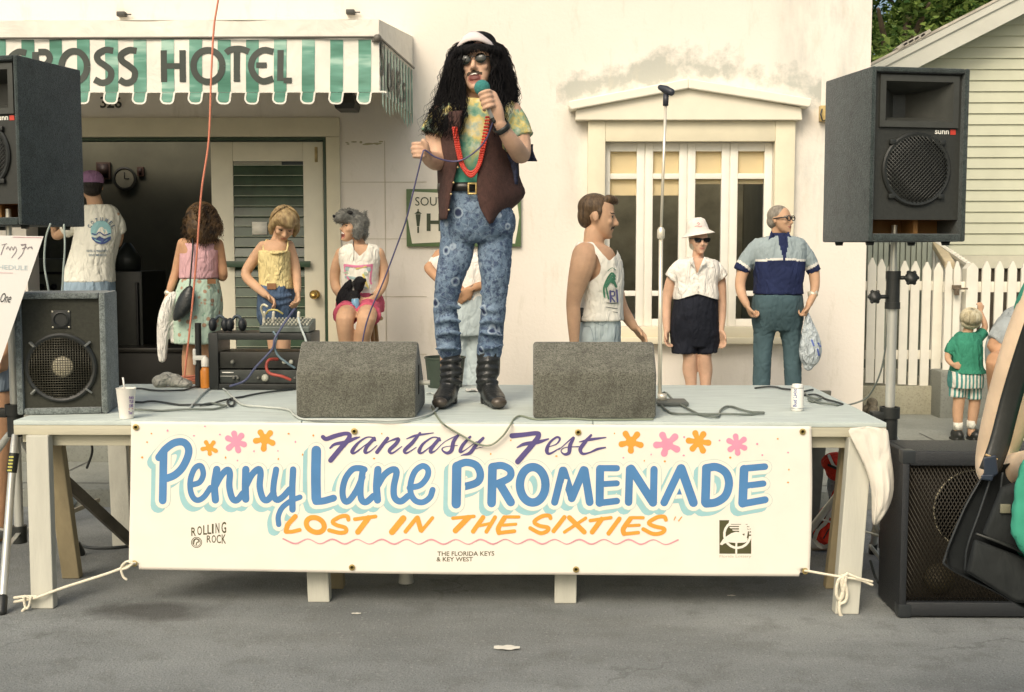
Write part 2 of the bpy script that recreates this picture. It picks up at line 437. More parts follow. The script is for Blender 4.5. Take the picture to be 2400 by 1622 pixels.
# interior
mb = MB(); x0, x1, y0, y1, z1 = -6.2, xr - .3, YW + TH + .004, 12.9, 3.0
mb.poly([(x0, y1, SW), (x1, y1, SW), (x1, y1, z1), (x0, y1, z1)]); mb.poly([(x0, y0, z1), (P(690, 500, 9.9).x, y0, z1), (P(690, 500, 9.9).x, 12.3, z1), (x0, 12.3, z1)])   # ceiling stops short, an unseen gap added to let sky light in
mb.poly([(x0, y0, SW), (x0, y1, SW), (x0, y1, z1), (x0, y0, z1)]); mb.poly([(x1, y0, SW), (x1, y1, SW), (x1, y1, z1), (x1, y0, z1)])
xi = P(690, 500, 9.9).x; mb.poly([(xi, y0, SW), (xi, y1, SW), (xi, y1, z1), (xi, y0, z1)])
mb.poly([(dx1 + .02, y0, SW), (wx0 - .02, y0, SW), (wx0 - .02, y0, z1), (dx1 + .02, y0, z1)])
mw = MB(); mw.poly([(xi + .3, y1 - .01, SW), (x1 - .01, y1 - .01, SW), (x1 - .01, y1 - .01, z1), (xi + .3, y1 - .01, z1)]); mw.poly([(xi + .3, y1 - .02, SW), (x1 - .01, y1 - .02, SW), (x1 - .01, y1 - .02, 1.15), (xi + .3, y1 - .02, 1.15)]); obj('lightened_room_wall', mw, M('lightened room paint', (.30, .28, .19), .7, .35, 3), hotel, smooth=False)  # paler wall added so the window panes read lighter, in place of reflections
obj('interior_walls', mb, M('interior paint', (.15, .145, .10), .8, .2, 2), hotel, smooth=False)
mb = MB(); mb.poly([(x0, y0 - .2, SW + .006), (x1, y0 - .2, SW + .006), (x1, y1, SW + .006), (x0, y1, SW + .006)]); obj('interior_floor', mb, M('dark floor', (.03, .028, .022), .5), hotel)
# door trim
mb = MB()
z2, x2 = P(480, 277, YW).z, P(799, 500, YW).x
xa, za = P(758, 500, YW - .03).x, P(480, 329, YW - .03).z
mb.box((xl, YW - .03, dz1 + .002), (x2, YW - .002, z2), bev=.004); mb.box((dx1 + .004, YW - .03, SW), (x2, YW - .002, dz1), bev=.004)
obj('door_trim', mb, mtrim, hotel, smooth=30)
mb = MB(); mb.box((dx0, YW - .012, za), (dx1, YW + .1, dz1 - .001), bev=.003); mb.box((xa, YW - .012, SW), (dx1 - .001, YW + .1, za - .001), bev=.003)
obj('door_frame', mb, mgreen, hotel, smooth=30)
# door leaf with louvred glass
lx0, lx1 = P(497, 500, YW + .02).x, xa - .006; lz0, lz1 = SW + .02, za - .008
gx0, gx1, gz1 = P(548, 500, YW + .02).x, P(712, 500, YW + .02).x, P(600, 378, YW + .02).z; gz0 = .42
mb = MB(); ya, yb = YW + .015, YW + .06
mb.box((lx0, ya, lz0), (gx0, yb, lz1), bev=.004); mb.box((gx1, ya, lz0), (lx1, yb, lz1), bev=.004)
mb.box((gx0 + .0005, ya + .002, gz1), (gx1 - .0005, yb, lz1), bev=.003); mb.box((gx0 + .0005, ya + .002, lz0), (gx1 - .0005, yb, gz0), bev=.003)
door = obj('door', mb, M('door paint', (.72, .68, .54), .4, .05, 5, .08), hotel, smooth=30)
mb = MB(); k = 0; z = gz1 - .03
def m_glass(name, col, refl=.25):
    m, t, b, tc = base(name); t.nodes.remove(b)
    tr = N(t, 'ShaderNodeBsdfTransparent'); tr.inputs[0].default_value = (*col, 1)
    gl = N(t, 'ShaderNodeBsdfGlossy'); gl.inputs['Roughness'].default_value = .03
    lw = N(t, 'ShaderNodeLayerWeight'); lw.inputs[0].default_value = refl
    mx = N(t, 'ShaderNodeMixShader'); o = t.nodes['Material Output']
    t.links.new(lw.outputs['Fresnel'], mx.inputs[0]); t.links.new(tr.outputs[0], mx.inputs[1]); t.links.new(gl.outputs[0], mx.inputs[2]); t.links.new(mx.outputs[0], o.inputs[0]); return m
while z > gz0 + .02:
    a = R_(rnd.uniform(8, 14)); dz, dy = .085 * math.cos(a), .085 * math.sin(a)
    mb.poly([(gx0, YW + .02, z - dz), (gx1, YW + .02, z - dz), (gx1, YW + .02 + dy, z), (gx0, YW + .02 + dy, z)]); z -= .079
lou = obj('louvre_glass', mb, M('louvre reflection green', (.035, .065, .038), .22, .5, 3), door, smooth=False, solid=.005)  # green base colour stands for trees reflected in the slats
mb = MB(); z = gz1 - .03
while z > gz0 + .02: mb.box((gx0 + .002, YW + .012, z - .004), (gx1 - .002, YW + .022, z + .001)); z -= .079
obj('louvre_clips', mb, M('louvre edge', (.30, .34, .25), .3), door, smooth=False)
mb = MB(); p = P(530, 619, YW - .02); q = P(728, 619, YW - .02); mb.box((p.x, YW - .035, p.z - .024), (q.x, YW - .012, p.z + .024), bev=.004)
mb.box((p.x + .03, YW - .012, p.z - .015), (p.x + .06, ya, p.z + .015)); mb.box((q.x - .06, YW - .012, p.z - .015), (q.x - .03, ya, p.z + .015)); obj('push_bar', mb, mgreen, door, smooth=30)
mb = MB(); p = P(740, 690, YW); mb.lathe([(.0, -.015), (.036, -.015), (.034, -.03), (.014, -.034), (.014, -.06), (.03, -.07), (.036, -.088), (.025, -.105), (0, -.108)], (p.x, YW, p.z), 18, 'Y', Matrix.Translation((0, 2 * 0, 0)))
bmesh.ops.transform(mb.bm, matrix=Matrix.Translation((0, 2 * YW, 0)) @ Matrix.Diagonal((1, -1, 1, 1)), verts=mb.bm.verts[:]) if False else None
for q in mb.bm.verts: q.co.y = YW + .012 - abs(q.co.y - YW)
obj('knob', mb, M('brass', (.65, .42, .14), .25, .1, 20, metal=1), door)
mb = MB(); p = P(740, 335, YW); q = P(740, 380, YW); mb.box((p.x - .012, ya - .006, q.z), (p.x + .012, ya - .001, p.z - .03), bev=.002); obj('hinge', mb, M('worn brass', (.35, .27, .13), .5, .4, 30, metal=.6), door)
# window and its little gable
win = obj('window', (lambda mb: (
    [mb.box(a, b, bev=.004) for a, b in (
        ((P(1376, 560, YW).x, YW - .07, P(1600, 690, YW).z - .34), (wx0 - .0, YW - .003, P(1600, 280, YW).z)),
        ((wx1 + .0, YW - .07, P(1600, 690, YW).z - .34), (P(1855, 560, YW).x, YW - .003, P(1600, 280, YW).z)),
        ((wx0 + .001, YW - .066, wz1), (wx1 - .001, YW - .003, P(1600, 280, YW).z - .001)),
        ((wx0 + .001, YW - .066, P(1600, 690, YW).z - .34), (wx1 - .001, YW - .003, wz0)))], mb)[1])(MB()), mtrim, hotel, smooth=30)
zr = [P(1600, y, YW).z for y in (354, 406, 419, 682, 694, 748)]
mb = MB(); ys0, ys1 = YW + .02, YW + .07
px_ = [(1429, 1491), (1529, 1590), (1628, 1689), (1727, 1789)]
xs = [(P(a, 560, YW + .02).x, P(b, 560, YW + .02).x) for a, b in px_]
prev = wx0 + .002
for i, (a, b) in enumerate(xs + [(wx1 - .002, None)]):
    mid = (prev + a) / 2
    if 0 < i < 4:
        mb.box((prev, ys0, wz0 + .002), (mid - .004, ys1, wz1 - .002), bev=.004); mb.box((mid + .004, ys0, wz0 + .002), (a, ys1, wz1 - .002), bev=.004)
        mb.box((mid - .0038, ys0 + .012, wz0 + .002), (mid + .0038, ys1, wz1 - .002))
    else: mb.box((prev, ys0, wz0 + .002), (a, ys1, wz1 - .002), bev=.004)
    prev = b
for a, b in xs:
    for z0, z1 in ((zr[0], wz1 - .002), (zr[2], zr[1]), (zr[4], zr[3]), (wz0 + .002, zr[5])): mb.box((a + .0005, ys0 + .004, z0), (b - .0005, ys1 - .004, z1), bev=.003)
obj('casement_frame', mb, mwhite, win, smooth=30)
mgl2 = m_glass('lower window glass', (.95, .94, .88), .5)
mgl = m_glass('window glass', (.97, .96, .92), .22)
for a, b in xs:
    mb = MB()
    for z0, z1 in ((zr[1], zr[0]), (zr[3], zr[2]), (zr[5], zr[4])):
        mb.mi = 1 if z0 == zr[5] else 0
        mb.poly([(a, ys0 + .025, z0), (b, ys0 + .025, z0), (b, ys0 + .025, z1), (a, ys0 + .025, z1)])
    obj('pane', mb, [mgl, mgl2], win, smooth=False)
def m_reflection():
    m, t, b, tc = base('reflection yellow'); b.inputs['Base Color'].default_value = (1, .86, .58, 1); b.inputs['Roughness'].default_value = .9  # yellow sheet stands for a bright reflection in the upper panes
    tr = N(t, 'ShaderNodeBsdfTranslucent'); tr.inputs[0].default_value = (.95, .74, .42, 1); mx = N(t, 'ShaderNodeMixShader'); mx.inputs[0].default_value = .15
    n = nz(t, tc, 40, 2, .5, (1, 1, 12)); bump(t, b, n.outputs[0], .2, .004); o = t.nodes['Material Output']; t.links.new(b.outputs[0], mx.inputs[1]); t.links.new(tr.outputs[0], mx.inputs[2]); t.links.new(mx.outputs[0], o.inputs[0]); return m
mb = MB()
for (a, b), yy in ((( 1416, 1605), 458), ((1610, 1809), 431)):
    xa_, xb_ = P(a, 560, YW).x, P(b, 560, YW).x; zz = P(1600, yy, YW + .12).z
    mb.box((xa_, YW + .074, zz), (xb_, YW + .077, wz1 + .05)); mb.cyl((xa_, YW + .0795, zz), (xb_, YW + .0795, zz), .005, seg=8)
obj('reflection_sheet', mb, m_reflection(), win, smooth=30)
# sill line and pediment
mb = MB(); z = P(1600, 804, YW).z; mb.box((P(1366, 800, YW).x, YW - .1, z), (P(1862, 800, YW).x, YW - .071, z + .05), bev=.006); obj('sill', mb, mtrim, win, smooth=30)
def pp(px, py, d): q = P(px, py, YW - d); return (q.x, q.z)
mb = MB(); mb.prism([pp(1349, 281, .12), pp(1881, 281, .12), pp(1878, 252, .12), pp(1614, 205, .12), pp(1350, 257, .12)], YW - .12, YW - .002)
ped = obj('pediment', mb, M('pediment paint', (.80, .74, .60), .5, .04, 5, .1), hotel, smooth=False, bev=.005)
mb = MB()
for a, b in (((1614, 189), (1333, 243)), ((1614, 189), (1902, 237))):
    sg = 1 if b[0] > a[0] else -1
    q = [pp(a[0], a[1] - 5, .16), pp(b[0], b[1] - 6, .16), pp(b[0], b[1] + 8, .16), pp(b[0] - sg * 6, b[1] + 14, .16), pp(a[0], a[1] + 18, .16)]
    mb.prism(q, YW - .165, YW - .003)
obj('raking_cornice', mb, M('cornice paint', (.84, .80, .68), .45, .04, 5, .1), ped, smooth=False, bev=.008)
# conduit box by the corner and two hooks high on the wall
mb = MB(); p, q = P(1921, 248, YW - .03), P(1942, 285, YW - .03); mb.box((p.x, YW - .06, q.z), (q.x, YW - .002, p.z), bev=.006)
o = obj('wall_lamp', mb, M('brassy lamp', (.55, .4, .15), .4, .2, 30), hotel, smooth=30)
mb = MB(); mb.tube([(p.x + .01, YW - .065, p.z - .03), (p.x - .005, YW - .09, p.z - .07), (p.x + .01, YW - .09, q.z), (p.x + .05, YW - .065, q.z + .01)], .006, 6); obj('lamp_guard', mb, M('dark iron', (.04, .04, .035), .5), o)
for px, py in ((285, 33), (822, 28)):
    mb = MB(); p = P(px, py, YW - .04); mb.box((p.x - .035, YW - .06, p.z - .018), (p.x + .03, YW - .002, p.z + .018), bev=.006)
    mb.box((p.x + .03, YW - .03, p.z - .004), (p.x + .07, YW - .022, p.z + .004)); obj('wall_hook', mb, M('dark iron', (.04, .04, .035), .5), hotel, smooth=30)
mb = MB(); p = P(848, 335, YW)      # patch where an old plate has come off the wall
for k in range(9): mb.disc(p.x + rnd.uniform(-.16, .16), p.z + rnd.uniform(-.012, .012), rnd.uniform(.01, .04), rnd.uniform(.004, .010), lambda x, z, k=k: V((x, YW - .002 - k * .0002, z)), 8)
obj('paint_chips', mb, M('bare render', (.42, .38, .24), .9), hotel, smooth=False)
mb = MB()                                # courses of the boarded front beside the door
for py in (427, 560, 695, 830):
    a, b = P(800, py, YW), P(1000, py, YW); mb.box((a.x, YW - .004, a.z - .002), (b.x, YW - .0005, a.z + .002))
a = P(903, 500, YW); mb.box((a.x - .002, YW - .0045, SW), (a.x + .002, YW - .0006, P(903, 330, YW).z)); obj('board_joints', mb, M('joint line', (.5, .45, .33), .8), hotel, smooth=False)
mb = MB()
for ch, px in (('3', 242), ('2', 259), ('6', 277)): text_on(mb, ch, px, 240, 26, lambda x, y: P(x, y, YW - .034), .02)
obj('house_number', mb, M('number paint', (.05, .05, .04), .5), hotel, smooth=False)
mb = MB(); p, q = P(590, 520, YW), P(626, 550, YW); mb.box((p.x, YW + .008, q.z), (q.x, YW + .0095, p.z))
one('paper_notice', mb, M('paper', (.80, .77, .68), .7, .03), 'small blank white notice taped to the louvred door glass', 'notice', (p.x, YW + .01, q.z))

# things seen inside the doorway
mb = MB(); p = P(288, 418, 12.8); mb.lathe([(0, 0), (.125, 0), (.13, .03), (.11, .035), (.105, .02), (0, .02)], (p.x, 12.88, p.z), 28, 'Y')
clk = thing('wall_clock', 'round dark rimmed clock on the back wall inside the doorway', 'clock', (p.x, 12.88, p.z))
obj('clock_case', mb, M('clock rim', (.05, .05, .04), .4), clk, smooth=40)
mb = MB(); mb.disc(p.x, p.z, .1, .1, lambda x, z: V((x, 12.855, z)), 24); obj('clock_face', mb, M('clock face', (.30, .28, .20), .6), clk)
mb = MB(); mb.box((p.x - .004, 12.848, p.z), (p.x + .004, 12.852, p.z + .07)); mb.box((p.x, 12.848, p.z - .004), (p.x + .05, 12.852, p.z + .004)); obj('clock_hands', mb, M('black', (.01, .01, .01), .4), clk)
a, b = P(70, 606, 10.9), P(215, 690, 10.9)
t_ = thing('cooking_range', 'old steel cooking range with a row of knobs inside the doorway', 'stove', ((a.x + b.x) / 2, 10.9, SW))
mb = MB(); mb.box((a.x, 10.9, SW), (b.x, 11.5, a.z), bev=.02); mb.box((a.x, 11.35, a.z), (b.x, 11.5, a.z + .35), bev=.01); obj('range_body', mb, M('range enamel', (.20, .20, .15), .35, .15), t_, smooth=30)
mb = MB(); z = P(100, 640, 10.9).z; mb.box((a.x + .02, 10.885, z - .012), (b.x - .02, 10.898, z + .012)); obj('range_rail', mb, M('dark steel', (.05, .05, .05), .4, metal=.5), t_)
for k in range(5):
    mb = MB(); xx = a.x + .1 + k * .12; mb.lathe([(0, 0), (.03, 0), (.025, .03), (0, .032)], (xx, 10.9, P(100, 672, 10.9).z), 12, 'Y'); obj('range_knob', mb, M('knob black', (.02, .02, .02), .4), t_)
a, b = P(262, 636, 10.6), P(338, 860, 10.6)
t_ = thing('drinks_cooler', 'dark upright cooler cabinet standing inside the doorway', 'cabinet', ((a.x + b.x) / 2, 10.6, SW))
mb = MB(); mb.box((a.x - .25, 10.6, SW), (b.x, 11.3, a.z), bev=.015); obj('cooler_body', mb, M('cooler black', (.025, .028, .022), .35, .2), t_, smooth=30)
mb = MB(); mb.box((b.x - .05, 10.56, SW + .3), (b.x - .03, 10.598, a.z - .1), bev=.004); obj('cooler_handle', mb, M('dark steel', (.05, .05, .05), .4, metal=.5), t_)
mb = MB(); p = P(300, 605, 10.85); mb.lathe([(0, 0), (.11, 0), (.12, .12), (.07, .2), (.03, .26), (0, .26)], (p.x, 10.85, a.z), 16)
one('coffee_urn', mb, M('urn', (.04, .045, .04), .3), 'dark rounded urn on top of the cooler inside the doorway', 'urn', (p.x, 10.85, a.z))
for px, py, wd, hg, col, lab in ((243, 400, 34, 40, (.085, .045, .03), 'small reddish framed picture beside the clock inside the doorway'), (330, 402, 16, 22, (.09, .045, .03), 'tiny red brown picture right of the clock inside the doorway')):
    p, q = P(px - wd / 2, py - hg / 2, 12.88), P(px + wd / 2, py + hg / 2, 12.88)
    t_ = thing('framed_picture', lab, 'picture', (p.x, 12.88, q.z), 0)
    mb = MB(); mb.box((p.x, 12.86, q.z), (q.x, 12.895, p.z), bev=.005); obj('frame', mb, M('wood frame' + str(px), col, .5), t_, smooth=30)
    mb = MB(); mb.box((p.x + .02, 12.852, q.z + .02), (q.x - .02, 12.859, p.z - .02)); obj('print', mb, M('print' + str(px), sc3(col, .6)[:3], .5, .5, 30), t_)

a, b = P(345, 815, 10.3), P(495, 900, 10.3)  # black counter added to darken the foot of the doorway
t_ = thing('darkening_counter', 'low dark counter across the back of the doorway', 'counter', ((a.x + b.x) / 2, 10.3, SW))
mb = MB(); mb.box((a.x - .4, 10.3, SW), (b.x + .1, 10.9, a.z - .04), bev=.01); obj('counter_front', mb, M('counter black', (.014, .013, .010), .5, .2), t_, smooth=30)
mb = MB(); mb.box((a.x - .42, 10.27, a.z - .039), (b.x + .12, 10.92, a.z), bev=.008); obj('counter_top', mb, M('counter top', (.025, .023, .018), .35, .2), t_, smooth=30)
# ---------------------------------------------------- awning
YA = 7.9
def AW(px, py, d=0): return P(px, py, YA - d)
awn = thing('awning', 'green and white striped hotel awning with scalloped edge and dark lettering', 'awning', (P(400, 100, YA).x, YW, P(400, 245, YA).z))
xA1, zT, zB = P(889, 150, YA).x, P(450, 92, YA).z, P(450, 217, YA).z
zTT = P(450, 47, YA).z; xw1 = P(968, 200, YW - .01).x; xA0 = -6.0
mvin = CLOTH('awning white', (.80, .77, .68), .05, .2, 6, (1, 1, 1), .5)
def m_green():
    m, t, b, tc = base('awning green')
    n = nz(t, tc, 5, 3, .5, (.5, 1, 2.4)); r = ramp(t, n.outputs[0], [(.35, (.055, .19, .13)), (.58, (.12, .32, .24)), (.72, (.36, .56, .46))])  # palest blotches imitate sheen and dappled sun on the vinyl
    t.links.new(r.outputs[0], b.inputs['Base Color']); b.inputs['Roughness'].default_value = .35; return m
magr = m_green()
mb = MB()
wv = lambda x, z: YA + .006 * math.sin(x * 9) + .004 * math.sin(z * 13 + x * 3)
cols = np.arange(xA0, xA1, .06).tolist() + [xA1]
mb.grid([[(x, wv(x, z), z) for x in cols] for z in np.linspace(zTT, zB, 8)])
mb.grid([[(x, YA + (YW - .01 - YA) * t, zTT + .12 * t) for x in (xA0, xA1 + (xw1 - xA1) * t)] for t in (0, .5, 1)])
sg_ = lambda t: (xA1 + (xw1 - xA1) * t, YA + (YW - .01 - YA) * t)
mb.grid([[(*sg_(t), z0 + (.12 * t if i == 0 else 0)) for t in np.linspace(0, 1, 12)] for i, z0 in enumerate((zTT, zT, (zT + zB) / 2, zB))])
can = obj('canopy', mb, mvin, awn)
# stripes, with their tabs hanging below the hem
mb = MB()
stripes = [(247 + 65.85 * k, 247 + 65.85 * k + 30) for k in range(-6, 10)]
st = lambda x, y: (lambda p: V((p.x, wv(p.x, p.z) - .003, p.z)))(P(x, y, YA))
for a, b in stripes:
    mb.grid([[st(a + (b - a) * u, y) for u in (0, .5, 1)] for y in np.linspace(93, 216, 8)])
    a2 = a - 1.5; b2 = b + 2; sl_ = rnd.uniform(-3, 2)
    for mi, ins in ((0, 0),):
        mb.grid([[st(a + (b - a) * u - (y - 217) * .12 - 0, y) for u in (0, .5, 1)] for y in (217, 225, 234)])
        mb.poly([st(a - 2.1, 234), st(b - 2.1, 234), st(b - 4.5, 240), st(a + 8, 240.5), st(a + 1, 238)])
obj('stripes', mb, magr, can, smooth=False, normals=False)
mb = MB()
for a, b in stripes:
    for q in ([(a, 217), (a - 2, 231), (a, 237), (a + 6, 242), (b - 9, 242.5), (b - 3, 238), (b - 1.6, 231), (b + .5, 217)],):
        mb.stroke(q, 4, lambda x, y: st(x, y) + V((0, -.003, 0)), 4)
    mb.stroke([(b + 1.5, 217), (b + 5, 215.5), (a + 65.85 - 5, 215.5), (a + 65.85 - 1, 217)], 4, lambda x, y: st(x, y) + V((0, -.0025, 0)), 4)
obj('valance_binding', mb, mvin, can, smooth=False)
# the striped end panel
mb = MB()
ex = V((.006, 0, 0))
for k in range(11):
    t0, t1 = .03 + k * .088, .03 + k * .088 + .042
    zb0 = zB - .05 - .03 * math.sin(k)
    mb.poly([V((*sg_(t0), zT - .02)) + ex, V((*sg_(t1), zT - .02)) + ex, V((*sg_(t1 + .01), zb0 - .05)) + ex, V((*sg_(t0 + .01), zb0 - .02)) + ex])
obj('end_stripes', mb, magr, can, smooth=False)
mb = MB()
ef = lambda x, y: V((*sg_(x), y)) + V((.012, 0, 0))
zc = (zT + zB) / 2
mb.stroke([(.10, zc + .14), (.05, zc + .17), (.02, zc + .10), (.06, zc + .03), (.04, zc - .05), (-.02, zc - .02)], .03, ef)
for x0, ps in ((.22, [(0, .05), (-.02, -.1), (.08, -.1), (.08, .02)]), (.36, [(0, .04), (.01, -.12)]), (.46, [(0, -.13), (.0, .04), (.09, 0), (.02, -.05), (.1, -.14)]), (.64, [(.06, 0), (0, -.02), (.05, -.09), (0, -.13)]), (.8, [(0, -.03), (.0, -.13)])):
    mb.stroke([(x0 + a, zc + b) for a, b in ps], .028, ef)
obj('end_lettering', mb, M('lettering', (.045, .055, .045), .6), can, smooth=False)
mb = MB()
lf = lambda k: (lambda x, y: (lambda p: V((p.x, wv(p.x, p.z) - .0042 - k * .0001, p.z)))(P(x / 3.87, y / 3.87, YA)))
W_ = 58
o_ = 500 * 3.87
L = [([(1030, 462), (960, 455), (890, 495), (893, 550), (960, 600), (1008, 650), (995, 725), (930, 752), (860, 722)], 1), ([(1240, 462), (1170, 455), (1102, 495), (1105, 550), (1172, 600), (1220, 650), (1207, 725), (1142, 752), (1082, 722)], 1),
     ([(1488, 458), (1488, 745)], 0), ([(1660, 458), (1660, 745)], 0), ([(1515, 600), (1635, 600)], 0),
     ([(2050, 482), (2090, 452), (2150, 442), (2205, 448), (2258, 470)], 1), ([(2148, 470), (2148, 740)], 0),
     ([(o_ + 545, 470), (o_ + 450, 455), (o_ + 372, 510), (o_ + 343, 600), (o_ + 378, 690), (o_ + 450, 738), (o_ + 545, 715)], 1), ([(o_ + 390, 592), (o_ + 485, 592)], 0),
     ([(o_ + 612, 455), (o_ + 610, 735)], 0), ([(o_ + 640, 732), (o_ + 715, 732)], 0),
     ([(235, 480), (165, 470), (100, 520), (70, 600), (100, 690), (170, 735), (240, 715)], 1), ([(318, 470), (318, 745)], 0), ([(345, 470), (420, 475), (450, 530), (410, 590), (345, 600)], 1), ([(380, 620), (455, 745)], 0)]
for cx, cy, rx, ry in ((675, 605, 118, 140), (1890, 600, 130, 143)):
    L.append(([(cx + rx * math.cos(a), cy + ry * math.sin(a)) for a in np.linspace(0, 2 * math.pi, 25)], 1))
for word in (-1035, -822, -640, -450, -240):       # more of the name, beyond the picture's edge
    L.append(([(word, 458), (word, 745)], 0))
for k, (q, s_) in enumerate(L): mb.stroke(q, W_ if s_ or q[0][1] != q[-1][1] else 50, lf(k), 4, bool(s_), cap=False)
obj('lettering', mb, M('lettering', (.045, .055, .045), .6), can, smooth=False)
mb = MB(); mb.tube([(xA0, YA - .012, zT + .008), (xA1, YA - .012, zT + .008)], .008, 6); mb.tube([(xA1 + .012, YA, zT), (xw1 + .012, YW - .05, zT)], .008, 6)
mb.ell(AW(885, 90, .02), .028); mb.box(AW(872, 99, .02), AW(886, 92, .01)); obj('frame_tube', mb, M('dark frame', (.12, .11, .09), .5), awn)
a, b = P(786, 215, 8.75), P(836, 257, 8.75)
mb = MB(); mb.loft([[(a.x + .03, 8.7, a.z), (b.x - .03, 8.7, a.z), (b.x - .03, 8.9, a.z), (a.x + .03, 8.9, a.z)], [(a.x, 8.66, b.z + .04), (b.x, 8.66, b.z + .04), (b.x, 8.94, b.z + .04), (a.x, 8.94, b.z + .04)], [(a.x + .01, 8.68, b.z), (b.x - .01, 8.68, b.z), (b.x - .01, 8.93, b.z), (a.x + .01, 8.93, b.z)]])
mb.box((a.x + .05, 8.94, a.z - .1), (b.x - .05, YW - .003, a.z - .02)); one('floodlight', mb, M('lamp housing', (.04, .04, .035), .5), 'dark floodlight housing under the striped awning', 'light', ((a.x + b.x) / 2, 8.8, b.z), 30)

# ---------------------------------------------------- wall sign half hidden by the singer
ys = YW - .035
sg = thing('hotel_sign', 'white sign board with green border and lantern on the wall behind singer', 'sign', (P(1086, 510, ys).x, YW, P(1086, 578, ys).z))
a, b = P(952, 443, ys), P(1221, 578, ys)
mb = MB(); mb.box((a.x, ys, b.z), (b.x, YW - .003, a.z), bev=.004); obj('board', mb, M('sign green', (.10, .16, .065), .55), sg, smooth=30)
mb = MB(); fn = lambda x, y: P(x, y, ys - .003)
mb.poly([fn(*q) for q in ((966, 449), (1086, 455), (1207, 449), (1212, 475), (1217, 510), (1212, 545), (1207, 571), (1086, 565), (966, 571), (961, 545), (955, 510), (961, 475))]); obj('panel', mb, M('sign white', (.78, .73, .60), .5, .04), sg)
mb = MB(); f2 = lambda x, y: P(x, y, ys - .006)
text_on(mb, 'SOUTHERN CROSS', 1086, 472, 21, f2, .0, 226); text_on(mb, 'HOTEL', 1090, 521, 40, f2, .03, 180)
mb.poly([f2(*q) for q in ((974, 502), (986, 502), (983, 530), (977, 530))]); mb.stroke([(980, 490), (980, 500)], 3, f2, cap=False); mb.poly([f2(*q) for q in ((971, 501), (980, 494), (989, 501))]); mb.stroke([(980, 531), (980, 546)], 4, f2, cap=False)
obj('lettering', mb, M('sign letters', (.045, .06, .03), .6), sg, smooth=False)
# ============================================================ neighbouring house, fences, trees
YH = 12.6
hs = thing('clapboard_house', 'pale green clapboard gabled house beyond the picket fence', 'house', (P(2300, 500, YH).x, YH, SW))
hx0, hx1, hzb = P(2052, 400, YH).x, P(2300, 500, YH).x + 5.2, P(2300, 598, YH).z
k_ = (P(2143, 162, YH).z - P(2400, 31, YH).z) / (P(2143, 162, YH).x - P(2400, 31, YH).x)
zrake = lambda x: P(2143, 162, YH).z + k_ * (x - P(2143, 162, YH).x)
xrid = hx1 - 2.2
mb = MB(); z = hzb; ex_ = P(2300, 430, YH).z - P(2300, 455.5, YH).z
while z < zrake(xrid):
    x0 = max(hx0, (z - zrake(hx0)) / k_ + hx0 - .25)
    mb.grid([[(x0, YH, z + ex_), (hx1, YH, z + ex_)], [(x0, YH - .018, z + .002), (hx1, YH - .018, z + .002)], [(x0, YH - .002, z), (hx1, YH - .002, z)]]); z += ex_
mb.poly([(hx0, YH, hzb), (hx0, YH + 6, hzb), (hx0, YH + 6, zrake(hx0)), (hx0, YH, zrake(hx0))])
mb.poly([(hx1, YH, hzb), (hx1, YH + 6, hzb), (hx1, YH + 6, zrake(hx0)), (hx1, YH, zrake(hx0))])
obj('siding', mb, M('siding paint', (.58, .59, .45), .6, .06, 3, .1), hs, smooth=False)
mb = MB(); mb.box((hx0 - .03, YH - .03, hzb - .14), (hx1, YH + .1, hzb - .002), bev=.004); mb.box((hx0 - .03, YH - .024, hzb), (hx0 + .09, YH - .0185, zrake(hx0) - .02)); obj('skirt_board', mb, M('house trim', (.60, .58, .46), .6, .06), hs, smooth=False)
mb = MB(); mb.box((hx0 + .02, YH + .02, SW), (hx1, YH + .1, hzb - .142)); obj('dark_void', mb, M('dark_void', (.055, .045, .03), .9, .3), hs, smooth=False)  # near-black wall stands for the shade under the raised house
mb = MB()
f_ = .235
mb.prism([(hx0 - .35, zrake(hx0 - .35)), (xrid, zrake(xrid)), (xrid, zrake(xrid) + f_), (hx0 - .35, zrake(hx0 - .35) + f_)], YH - .34, YH - .30)
mb.prism([(hx0 - .35, zrake(hx0 - .35) + f_ - .05), (xrid, zrake(xrid) + f_ - .05), (xrid, zrake(xrid) + f_ + .03), (hx0 - .35, zrake(hx0 - .35) + f_ + .03)], YH - .36, YH - .342)
mb.prism([(hx0 - .35, zrake(hx0 - .35)), (xrid, zrake(xrid)), (xrid, zrake(xrid) + .03), (hx0 - .35, zrake(hx0 - .35) + .03)], YH - .298, YH - .02)
obj('barge_board', mb, M('barge paint', (.60, .60, .52), .55, .06, 4), hs, smooth=False)
mb = MB(); mb.prism([(hx0 - .4, zrake(hx0 - .4) + f_ + .032), (xrid, zrake(xrid) + f_ + .032), (xrid, zrake(xrid) + f_ + .06), (hx0 - .4, zrake(hx0 - .4) + f_ + .06)], YH - .37, YH + 6)
mb.prism([(xrid + .001, zrake(xrid) + f_ + .032), (hx1 + 2, zrake(xrid - 4) + f_ + .032), (hx1 + 2, zrake(xrid - 4) + f_ + .06), (xrid + .001, zrake(xrid) + f_ + .06)], YH - .37, YH + 6)
for px in (2098, 2112, 2124, 2138, 2152):          # added slips standing for sunlit patches along the verge
    p = P(px, 150, YH - .3); zz = zrake(p.x) + f_ + .06; mb.beam((p.x, YH - .3, zz), (p.x + .09, YH - .3, zz + .09 * k_ + .02), .16, .03)
obj('roof', mb, M('roof shingle', (.52, .48, .40), .8, .3, 9, .3), hs, smooth=False)

